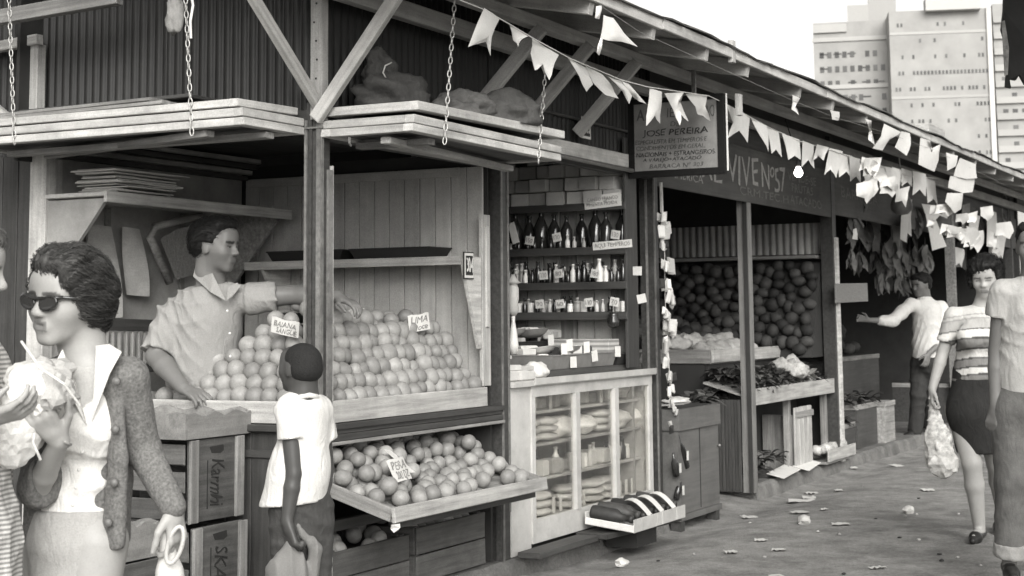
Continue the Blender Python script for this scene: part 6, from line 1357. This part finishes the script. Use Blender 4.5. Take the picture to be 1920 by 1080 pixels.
B += leg(pel - ts * .08, J(1722, 742, -.05), A1) + leg(pel + ts * .08, J(1745, 742, .1), A2) + foot(A1, tf) + foot(A2, tf)
grow('body', B, .010, SKIN_M, fm, tone=Hd.tone()); Hd.eyes(fm)
grow('hair', [Hd.e((0, -.10, .24), (.4, .46, .36), .02), Hd.e((0, -.2, .0), (.36, .33, .3), .03), Hd.e((0, .25, .36), (.32, .2, .16), .03), Hd.e((0, .46, -.02), (.4, .26, .3), .01, 'sub')], .010, HAIR_B, fm, hair_disp(Hd, .006))
grow('shirt', [cap(J(1737, 588), J(1738, 645), .16, .15, .05, (tf, 1.25)), cap(J(1738, 645), J(1737, 680), .15, .15, .05, (tf, 1.2)), cap(As, Bs, .068, .068, .06), cap(As, Ae, .068, .062, .03), cap(Ae, Ae.lerp(Aw, .42), .062, .06, .02), cap(Bs, Be, .068, .06, .03), cap(Be, Be.lerp(Bw, .25), .06, .055, .02), cap(J(1733, 558), J(1735, 572), .075, .1, .03)], .010, mat('white_dress_shirt', .6, .85, 'cloth', .05, 0, 12, .3), fm, folds(47, .008, 20, (.5, .3, .7)), [(J(1737, 672), (0, 0, -1)), (J(1733, 556), (0, 0, 1))])
grow('trousers', [cap(J(1737, 665), pel, .14, .14, .05, (tf, 1.2)), cap(pel - ts * .08, J(1722, 742, -.05), .095, .085, .03), cap(J(1722, 742, -.05), A1, .085, .075, .02), cap(pel + ts * .08, J(1745, 742, .1), .095, .085, .03), cap(J(1745, 742, .1), A2, .085, .075, .02)], .011, mat('navy_trousers', .03, .9, 'cloth', .2, 0, 20, .3), fm, folds(49, .006, 20))
for A_ in (A1, A2): shoe(fm, A_, tf, SHB)
# ================================================================== BUNTING
def flag(pts, Y, par, m=FLAG, name='flag', wob=.018):
    P = [atY(px, py, Y + rnd(-wob, wob)) for (px, py) in pts]; n = len(P); c = sum(P, Vector()) / n + Vector((rnd(-.01, .01), rnd(-.025, .025), 0))
    v = P + [c]; f = [(i, (i + 1) % n, n) for i in range(n)]
    # split once for a soft curl, then give it paper thickness
    mid = []; v2 = list(v); f2 = []
    cache = {}
    def mp(a, b):
        k = (min(a, b), max(a, b))
        if k not in cache: v2.append((v2[a] + v2[b]) / 2 + Vector((0, rnd(-.006, .006), 0))); cache[k] = len(v2) - 1
        return cache[k]
    for (a, b, c_) in f:
        ab, bc, ca = mp(a, b), mp(b, c_), mp(c_, a); f2 += [(a, ab, ca), (ab, b, bc), (ca, bc, c_), (ab, bc, ca)]
    k = len(v2); v3 = v2 + [p + Vector((0, .0012, 0)) for p in v2]; f3 = f2 + [tuple(i + k for i in t[::-1]) for t in f2]
    return obj(name, mesh(name, v3, f3, True), m, par)
random.seed(3)
b1 = thing('bunting', 'string of torn paper swallowtail flags sagging along under the eave', 'bunting', (3, -.62, 2.6))
NOD = [(700, -70), (740, -15), (850, -5), (905, 17), (955, 45), (1000, 72), (1070, 110), (1165, 150), (1215, 163), (1290, 174), (1330, 180), (1365, 197), (1440, 238), (1500, 265), (1560, 282), (1640, 308), (1705, 330), (1760, 335)]
MB().tube([atY(*q, -.62) for q in NOD], .003, 5).build('string', PAPER_G, b1)
FL = [[(908, 15), (937, 35), (922, 70), (920, 105), (912, 78), (896, 82), (878, 88)], [(955, 45), (990, 68), (978, 74), (972, 88), (962, 75)], [(998, 72), (1048, 103), (1036, 132), (1030, 150), (1018, 120), (1010, 128), (1003, 132), (995, 100)],
      [(1065, 108), (1100, 128), (1112, 158), (1100, 172), (1086, 142)], [(1098, 124), (1130, 140), (1148, 162), (1160, 185), (1135, 178), (1112, 155)], [(1140, 143), (1165, 152), (1185, 180), (1180, 195), (1168, 172)], [(1166, 152), (1180, 158), (1212, 195), (1198, 190), (1190, 184), (1176, 172)],
      [(1218, 165), (1241, 172), (1240, 200), (1238, 232), (1228, 217), (1212, 236), (1215, 200)], [(1246, 175), (1283, 173), (1274, 188), (1282, 208), (1291, 228), (1277, 214), (1275, 235), (1262, 205)], [(1286, 176), (1326, 178), (1322, 200), (1332, 227), (1318, 217), (1308, 214), (1304, 200)],
      [(1362, 196), (1384, 205), (1406, 220), (1402, 268), (1386, 245), (1364, 260), (1375, 230)], [(1408, 222), (1438, 236), (1441, 285), (1432, 265)], [(1437, 238), (1460, 248), (1466, 295), (1455, 280), (1447, 288)], [(1466, 250), (1499, 262), (1502, 300), (1490, 292), (1478, 300)], [(1505, 264), (1526, 272), (1527, 316), (1516, 300), (1503, 314)]]
for q in FL: flag(q, -.62, b1)
x = 1532
while x < 1745:
    y = 273 + (x - 1532) * .28 + rnd(-3, 4); w_ = rnd(14, 28); h_ = rnd(30, 58); sk_ = rnd(-14, 14)
    flag([(x, y), (x + w_, y + 6), (x + w_ + sk_, y + h_), (x + w_ * .55 + sk_, y + h_ * .72), (x + sk_ * .8, y + h_ * rnd(.85, 1.05))], -.62, b1); x += w_ * rnd(.6, 1.25)
b2 = thing('bunting', 'broken string of crumpled white paper scraps along the roof edge', 'bunting', (8, -.8, 2.7))
MB().tube([atY(*q, -.84) for q in ((1125, 10), (1200, 60), (1400, 150), (1490, 190), (1560, 218), (1625, 238), (1700, 262), (1760, 285), (1830, 320), (1890, 350))], .0012, 5).build('string', WOOD_M, b2)
for q in ([(1132, 28), (1150, 34), (1170, 62), (1196, 88), (1165, 78), (1140, 76), (1126, 72)], [(1118, 12), (1128, 10), (1124, 36), (1116, 34)], [(1126, 72), (1130, 74), (1124, 104), (1119, 98)], [(1486, 178), (1500, 184), (1492, 202), (1498, 216), (1484, 205)], [(1556, 206), (1574, 210), (1572, 226), (1560, 224)], [(1622, 222), (1634, 226), (1632, 250), (1640, 272), (1628, 262), (1630, 245)],
          [(1658, 232), (1690, 248), (1668, 262), (1655, 282), (1636, 278), (1652, 256)], [(1690, 246), (1706, 250), (1708, 270), (1700, 292), (1678, 276)], [(1726, 258), (1744, 264), (1742, 282), (1764, 270), (1760, 300), (1752, 322), (1722, 308)], [(1774, 286), (1796, 292), (1792, 312), (1776, 320)], [(1800, 296), (1830, 308), (1832, 334), (1812, 336), (1788, 330)], [(1782, 330), (1828, 336), (1824, 360), (1806, 362), (1778, 352)], [(1776, 362), (1806, 362), (1802, 392), (1790, 400), (1772, 378)]):
    flag(q, -.84, b2, PAPER)
for k in range(22):
    px = rnd(1590, 1880); py = 262 + (px - 1590) * .42 + rnd(10, 90); w_ = rnd(14, 34); h_ = rnd(16, 44); q = [(px + rnd(-4, 4), py), (px + w_, py + rnd(-8, 8)), (px + w_ * rnd(.8, 1.3), py + h_ * .5), (px + w_ * rnd(.5, 1), py + h_), (px + w_ * .4, py + h_ * rnd(.55, .9)), (px - w_ * rnd(0, .25), py + h_ * rnd(.6, 1))]
    flag(q, -.8, b2, random.choice([PAPER, FLAG, PAPER_G]), 'flag', .04)
MB().tube([atY(357, -20, -.3), atY(362, 10, -.3), atY(357, 40, -.3), atY(358, 72, -.3)], .005, 6).build('loose_string', PAPER, b1)
# rag tied round the left chain
rg = blob('rag', 'grey rag knotted high on the chain of the left shutter', 'rag', atX(328, 25, -.47), (.035, .04, .09), mat('grey_rag', .25, .9, 'cloth', .2, 0, 20, .5), 77, .5, 3)

# ================================================================== FAR STALL GOODS
random.seed(14)
HANG = mat('dried_hanging_leaf', .1, .7, 'plain', .35, .45, 15, .4); GOURD = mat('leather_brown_gourd', .11, .4, 'plain', .25, .2, 6, .2)
gd = thing('gourd', 'large pear shaped gourd hanging among the flags over the far stall', 'gourd', atY(1690, 375, -.3)); c = atY(1690, 378, -.3)
MB().lathe([(.004, .17), (.02, .15), (.045, .10), (.085, .03), (.105, -.03), (.10, -.08), (.06, -.12), (.005, -.13)][::-1], 20).build('gourd_body', GOURD, gd, True, Matrix.Translation(c)); MB().tube([c + Z * .16, c + Vector((.02, 0, .3)), c + Vector((-.02, 0, .42))], .006, 6).build('hanging_cord', PAPER_G, gd, True)
def droop(n, L, wd):
    v = []; f = []
    for k in range(n):
        a = rnd(0, 6.28); out = rnd(.1, .55); d = Vector((math.cos(a) * out, math.sin(a) * out * .7, -1)).normalized(); s = d.cross(Vector((math.sin(a), -math.cos(a), .2))).normalized(); l = L * rnd(.55, 1.1); ww = wd * rnd(.6, 1.3); b0 = Vector((rnd(-.04, .04), rnd(-.03, .03), rnd(-.06, .06))); base = len(v); nn = s.cross(d)
        for i in range(6):
            t = i / 5; c = b0 + d * (l * t) + nn * (.25 * l * t * t * rnd(-.5, 1)); wv = ww * math.sin(math.pi * (.08 + .9 * t)) * rnd(.8, 1.15)
            v += [c - s * wv + nn * wv * .35, c, c + s * wv + nn * wv * .35]
        for i in range(5):
            q = base + 3 * i; f += [(q, q + 1, q + 4, q + 3), (q + 1, q + 2, q + 5, q + 4)]
    m = mesh('leaf_mass', v, f, True); m.materials.append(HANG); return m
DR = [droop(11, .26, .05) for _ in range(5)]
def pod(px, py, wpx, hpx, Y, k, tilt=0.):
    c = atY(px, py - hpx / 2, Y); s = 2979 / max(.1, float((np.array(c) - CAM) @ fw)); t = thing('leaf_bundle', 'dried leaf bundle hanging from the header of the far stall', 'leaf bundle', c, 'dried leaf bundles hanging over the far stall')
    obj('leaf_mass', DR[k % 5], None, t, Matrix.Translation(c) @ Matrix.Rotation(rnd(0, 6), 4, 'Z') @ Matrix.Scale(hpx / s / .26 * .8, 4))
    MB().tube([c, c + Z * .15], .004, 5).build('hanging_cord', WOOD_D, t)
for k in range(14): pod(rnd(1590, 1720), rnd(400, 540), 30, rnd(34, 60), rnd(.05, .5), k)
for k, q in enumerate([(1600, 440, 40, 70), (1625, 452, 34, 62), (1642, 486, 40, 66), (1674, 492, 44, 70), (1655, 540, 44, 44), (1700, 480, 36, 80), (1610, 395, 30, 50), (1640, 400, 30, 52), (1665, 430, 34, 54), (1710, 430, 30, 60), (1735, 500, 30, 60), (1800, 430, 34, 70), (1830, 420, 30, 60), (1855, 410, 30, 64), (1840, 470, 28, 50), (1875, 430, 30, 60), (1690, 545, 36, 50), (1612, 500, 30, 44)]): pod(*q, .05 + .12 * (k % 3), k)
for k, q in enumerate(([(1735, 400), (1752, 405), (1775, 462), (1748, 470)], [(1690, 402), (1706, 402), (1700, 455), (1688, 448)], [(1728, 382), (1780, 388), (1776, 410), (1762, 404), (1752, 414), (1734, 400)], [(1850, 395), (1868, 398), (1874, 465), (1850, 462)], [(1818, 400), (1838, 405), (1832, 445), (1815, 440)], [(1600, 430), (1606, 428), (1608, 450), (1598, 448)])):
    o = flag(q, -.1, None, PAPER if k < 4 else FLAG, 'paper_strip'); tag(o, 'pale paper strip %s' % ['hanging at a slant above the far man', 'hanging below the gourd', 'broad and notched, right of the gourd', 'long one above the striped woman', 'left of the long strip above the striped woman', 'tiny one beside the fifth post'][k], 'paper strip')
for k in range(16):
    px = rnd(1585, 1890); py = rnd(355, 470); w_ = rnd(14, 30); h_ = rnd(36, 80); q = [(px, py), (px + w_, py + rnd(-4, 6)), (px + w_ * rnd(.8, 1.1), py + h_ * .5), (px + w_ * rnd(.6, 1), py + h_), (px + w_ * .45, py + h_ * rnd(.7, .95)), (px + w_ * rnd(-.1, .2), py + h_ * rnd(.8, 1.05))]
    o = flag(q, rnd(-.15, .5), None, random.choice([HANG, mat('drab_cloth', .16, .9, 'cloth', .3, .4, 20, .5), FLAG, HANG]), 'rag'); tag(o, 'ragged cloth strip hanging among the goods of the far stall', 'rag', 'ragged strips over the far stall')
o = plank('hanging_mat', atY(1566, 550, -.06), atY(1626, 548, -.06), .17, .012, (0, -1, 0), mat('woven_mat', .16, .9, 'cloth', .3, 0, 60, .6)); tag(o, 'grey woven mat hanging beside the fifth post', 'mat')
hp = thing('hoop', 'thin wire hoop hanging at the far right under the eave', 'hoop', atY(1885, 400, .0)); c = atY(1885, 395, 0); MB().tube([c + (XX * .25 * math.cos(a) + Z * .22 * math.sin(a)) for a in [2 * math.pi * i / 20 for i in range(21)]], .008, 6, False).build('hoop_wire', METAL, hp, True)
o = plank('hanging_pole', atY(1715, 425, .1), atY(1810, 400, .1), .05, .05, (0, 0, 1), WOOD_M); tag(o, 'bare wooden pole slung across under the far header', 'pole')
# crates, boxes and mounds on the far pavement
def carton(label, a, b, m, name='packing_box', cat='box'):
    t = thing(name, label, cat, a); MB().box(a, b).build('carton', m, t); a, b = Vector(a), Vector(b)
    plank('rim', (a[0], a[1] - .006, b[2] - .02), (b[0], a[1] - .006, b[2] - .02), .05, .012, (0, -1, 0), WOOD_M, t); plank('rim', (a[0] - .006, a[1], b[2] - .02), (a[0] - .006, b[1], b[2] - .02), .05, .012, (-1, 0, 0), WOOD_M, t); return t
carton('dark packing box on the pavement left of the far man', (9.2, .15, .05), (9.95, .7, .46), WOOD_D); carton('pale packing box on the pavement at the far man feet', (10.05, .1, .05), (10.45, .6, .45), WOOD_M)
carton('shallow dark crate by the fifth post', (8.35, .12, .05), (9.0, .6, .32), WOOD_D, 'produce_crate', 'crate'); carton('raised produce box behind the fifth post', (8.3, .62, .05), (9.4, 1.3, .62), WOOD_M); carton('long dark counter box inside the far stall', (9.6, .9, .05), (13.0, 1.6, .85), WOOD_D)
carton('grey box further along the far pavement', (13.2, .1, .05), (14.2, .8, .5), WOOD_D)
for k in range(40):
    x = 8.35 + rnd(0, 1.0); y = .7 + rnd(0, .5); o = blob('round_vegetable', 'round vegetable heaped on the produce box behind the fifth post', 'vegetable', (x, y, .66 + .25 * (1 - abs(x - 8.85) / .5) * rnd(.3, 1)), (.06, .06, .055), MATS['shade_toned_vegetable'] if k % 3 else LEAFL, k + 300, .2, 2); o['group'] = 'vegetables on the far produce box'
for k in range(30):
    x = 9.65 + rnd(0, 3.2); y = .95 + rnd(0, .5); o = blob('round_vegetable', 'round vegetable heaped on the long far counter', 'vegetable', (x, y, .9 + rnd(0, .25)), (.08, .08, .07), MATS['shade_toned_vegetable'] if k % 3 else HANG, k + 350, .2, 2); o['group'] = 'vegetables on the long far counter'
for k in range(10):
    o = obj('greens_bunch', LB[k % 4], None, None, Matrix.Translation((8.4 + k * .17, .2 + rnd(-.1, .2), .34 if k < 4 else .48)) @ Matrix.Scale(1.5, 4)); tag(o, 'dark leafy bunch lying on the far pavement boxes', 'greens', 'bunches on the far boxes')

# ================================================================== BUILDINGS FAR BEHIND
PALE = mat('hazy_pale_wall', .3, .9, 'plain', .16, .05, .25, .0); PALE2 = mat('pale_band', .36, .9, 'plain', .08, .05, .15, 0); WIN = mat('far_window_glass', .06, .3, 'plain', .2, .55, .3, 0); ROOFT = mat('grey_lift_house', .34, .9, bump=0)  # pale wall colour also stands in for distance haze
def tower(name, label, pxl, pxr, pyt, tl, depth, m):
    L0 = atD(pxl, pyt, tl); zt = L0[2]; d = ray(pxr, pyt); 
    # right end at the same height
    R0 = Vector(CAM + d * ((zt - CAM[2]) / d[2])) if False else atD(pxr, pyt, tl * .99); R0[2] = zt
    t = thing(name, label, 'building', (L0[0], L0[1], 0)); u = (Vector((R0[0], R0[1], 0)) - Vector((L0[0], L0[1], 0))); wd = u.length; u.normalize(); n = Vector((u[1], -u[0], 0)); n = n if n.dot(VB) > 0 else -n
    A, B_ = Vector((L0[0], L0[1], 0)), Vector((R0[0], R0[1], 0)); bk_ = -n * depth
    MB().hexa([A, B_, B_ + bk_, A + bk_] + [p + Z * zt for p in (A, B_, B_ + bk_, A + bk_)]).build('wall', m, t)
    return t, A, u, n, wd, zt
def windows(t, A, u, n, x0, x1, z0, z1, nx, nz, w_, h_, prob=1., m=WIN):
    for j in range(nz):
        for i in range(nx):
            if random.random() > prob: continue
            c = A + u * (x0 + (x1 - x0) * (i + .5) / nx) + Z * (z0 + (z1 - z0) * (j + .5) / nz); key = (round(w_, 2), round(h_, 2))
            if key not in BM: BM[key] = MB().box((-w_ / 2, -.1, -h_ / 2), (w_ / 2, .12, h_ / 2)).me('window'); BM[key].materials.append(m)
            obj('window', BM[key], None, t, frame(u, Z, c) if n.dot(frame(u, Z, c).col[1].to_3d()) > 0 else frame(u, Z, c))
random.seed(8)
t, A, u, n, wd, zt = tower('apartment_tower', 'pale stepped apartment tower with balconies, left of the slab block', 1524, 1664, 44, 310, 14, PALE)
S_ = 310 / 2979
windows(t, A, u, n, .8, wd - .4, zt - 36, zt - 5, 9, 11, .8, 1.15, .72); windows(t, A, u, n, .6, wd - .4, zt - 36, zt - 2, 5, 12, 1.6, .25, .6)
for k in range(0, 11, 3): MB().bar(A + Z * (zt - 3.1 * k - 3.4) + n * .1 - u * .2, A + u * wd + Z * (zt - 3.1 * k - 3.4) + n * .1, .8, .4, n).build('balcony', PALE2, t)
for (a, b, h_) in ((.47, .75, 3.2), (.75, 1.12, 8.)): MB().hexa([A + u * wd * a + Z * zt, A + u * wd * b + Z * zt, A + u * wd * b - n * 6 + Z * zt, A + u * wd * a - n * 6 + Z * zt] + [A + u * wd * a + Z * (zt + h_), A + u * wd * b + Z * (zt + h_), A + u * wd * b - n * 6 + Z * (zt + h_), A + u * wd * a - n * 6 + Z * (zt + h_)]).build('lift_house', ROOFT, t)
MB().bar(A + Z * (zt - 1.2) + n * .2, A + u * wd * .45 + Z * (zt - 1.2) + n * .2, 1.6, .6, n).build('roof_band', PALE2, t)
t, A, u, n, wd, zt = tower('slab_block', 'broad pale slab block with rows of small windows behind the roof', 1666, 1856, 22, 300, 14, PALE)
for k in range(9): windows(t, A, u, n, .6, wd - .6, zt - 3.05 * k - 4.0, zt - 3.05 * k - 1.4, 26, 1, .38, .7, (.3, .25, .4, .8, .7, .4, .35, .3, .3)[k])
for k in range(0, 9, 4): MB().bar(A + Z * (zt - 3.05 * k - 4.3) + n * .05, A + u * wd + Z * (zt - 3.05 * k - 4.3) + n * .05, .5, .12, n).build('floor_band', PALE2, t)
MB().bar(A + u * (wd - .3) + n * .3, A + u * (wd - .3) + n * .3 + Z * zt, .9, .5, n).build('corner_pier', mat('white_pier', .5, .9, bump=0), t)
MB().bar(A + u * (wd * .36) + Z * (zt + .8), A + u * (wd * .9) + Z * (zt + .8), 2.4, 4, n).build('roof_parapet', mat('bright_parapet', .45, .9, bump=0), t)
t, A, u, n, wd, zt = tower('side_block', 'pale banded block at the far right behind the slab block', 1860, 2010, 8, 298, 14, PALE)
for k in range(10): MB().bar(A + Z * (zt - 3.05 * k - 3.0) + n * .3, A + u * wd + Z * (zt - 3.05 * k - 3.0) + n * .3, 1.2, .6, n).build('balcony', PALE2 if k % 2 else ROOFT, t)
windows(t, A, u, n, .8, wd, zt - 31, zt - .6, 8, 10, .9, .9, .45)
# torn dark awning of the opposite row, top right
aw = thing('awning', 'torn black awning corner hanging in at the top right', 'awning', atD(1900, 60, 6.2))
AWM = mat('black_tarpaulin', .012, .7, 'plain', .5, 0, 8, .5)
P = [(1884, -40), (1882, 20), (1878, 55), (1884, 75), (1890, 110), (1886, 162), (1896, 165), (1893, 148), (1905, 150), (1912, 140), (1922, 158), (1960, 165), (1985, 150), (1990, -45)]
q = [atD(px, py, 6.2 + .03 * math.sin(px * .09)) for (px, py) in P]; MB().poly(q, VB * -.02).build('tarpaulin', AWM, aw)
A_ = atD(1884, -42, 6.2); C_ = [A_, A_ + Vector((-2.6, .1, 0)), A_ + Vector((-2.6, -1.6, .45)), A_ + Vector((0, -1.6, .45))]
MB().hexa(C_ + [p + Z * .03 for p in C_]).build('canopy', AWM, aw)
for (dx, dy) in ((-.05, -1.5), (-2.5, -1.5)): plank('awning_pole', (A_[0] + dx, A_[1] + dy, 0), (A_[0] + dx, A_[1] + dy, A_[2] + (.4 if dy < -1 else -.01)), .06, .06, (1, 0, 0), WOOD_D, aw)
plank('awning_rail', A_ + Vector((-2.6, .06, -.05)), A_ + Vector((-.02, -.02, -.05)), .05, .04, (0, 0, 1), WOOD_D, aw)
MB().poly([atD(px, py, 6.15) for (px, py) in ((1878, 40), (1884, 38), (1892, 90), (1890, 140), (1884, 142))], VB * -.004).build('frayed_edge', mat('frayed_grey_edge', .2, .9, 'plain', .6, 0, 40, .4), aw)

# ================================================================== LITTER ON THE GROUND
random.seed(19)
def gz(p): return Vector((p[0], p[1], gz_(p[0], p[1])))
def scrap(px, py, wpx, hpx, m=PAPER, yaw=None):
    c = gz(atZ(px, py, 0)); d = float((np.array(c) - CAM) @ fw); w_ = wpx * d / 2979; l = max(.03, hpx * d / 2979 * d / 1.4 * .5); a = YAW - math.pi / 2 + rnd(-.3, .3) if yaw is None else yaw
    b = MB(); v = []; f = []; n = 6
    for j in range(3):
        for i in range(n + 1): v.append(Vector((w_ * (i / n - .5) * (1 - .2 * rnd(0, 1)), l * (j / 2 - .5) + rnd(-.2, .2) * l, .006 + .012 * abs(math.sin(i * 1.7 + j)) * rnd(.3, 1))))
    for j in range(2):
        for i in range(n): f.append((j * (n + 1) + i, j * (n + 1) + i + 1, (j + 1) * (n + 1) + i + 1, (j + 1) * (n + 1) + i))
    k = len(v); v += [p + Vector((0, 0, .0015)) for p in v]; f = [t[::-1] for t in f] + [tuple(i + k for i in t) for t in f]
    return obj('paper_scrap', mesh('paper_scrap', v, f, True), m, None, Matrix.Translation(c) @ Matrix.Rotation(a, 4, 'Z'))
SC = [(1404, 956, 30, 8, 'small scrap in the open ground right of the chest foot'), (1517, 918, 28, 8, 'flat scrap nearest the leafy table kerb'), (1505, 925, 60, 10, 'broad crumpled scrap in the middle of the walk'), (1576, 985, 38, 8, 'long thin scrap right of the crumpled ball'), (1427, 1013, 26, 6, 'small scrap left of the centre of the walk'), (1460, 1030, 30, 6, 'thin scrap near the bottom of the walk'), (1370, 1034, 26, 8, 'scrap on the ground below the box of bottles'), (1645, 1060, 36, 6, 'thin scrap at the bottom right of the walk'), (1455, 1076, 30, 8, 'scrap at the very bottom of the walk'), (1520, 907, 24, 6, 'thin scrap before the crate'), (1572, 909, 16, 6, 'tiny scrap right of the crate'), (1500, 960, 36, 8, 'grey torn scrap beside the crumpled ball'), (1680, 866, 20, 8, 'scrap on the far walk left of the net bag'), (1738, 915, 22, 8, 'bright scrap below the net bag'), (1600, 868, 14, 6, 'tiny scrap near the fifth post'), (1545, 955, 16, 5, 'tiny scrap above the long thin scrap')]
for (px, py, w_, h_, lab) in SC: tag(scrap(px, py, w_, h_, PAPER if w_ != 36 or py > 1000 else PAPER_G), 'pale paper ' + lab, 'paper scrap')
for (px, py, r, m_, lab) in ((1508, 982, .04, CARD, 'crumpled paper ball in the middle of the walk'), (1704, 961, .036, PAPER_G, 'pale crumpled ball left of the striped woman shoe'), (1565, 874, .04, CARD, 'crumpled paper near the fifth post'), (1167, 1050, .035, CARD, 'crumpled rag at the kerb below the box of bottles')):
    c = gz(atZ(px, py, 0)); blob('crumpled_paper', lab, 'crumpled paper', c + Z * r * .6, (r * 1.3, r, r * .75), m_, px, .5, 2, facet=True)
for k in range(26):
    c = gz(atZ(rnd(1150, 1900), rnd(870, 1078), 0))
    if c[1] > -.15: continue
    o = blob('pebble', 'small dark pebble or peel lying on the worn walk', 'pebble', c + Z * .006, (rnd(.01, .022), rnd(.01, .015), rnd(.004, .008)), random.choice([CARD, DARK, WOOD_M]), k + 400, .4, 1); o['group'] = 'pebbles and peel on the walk'
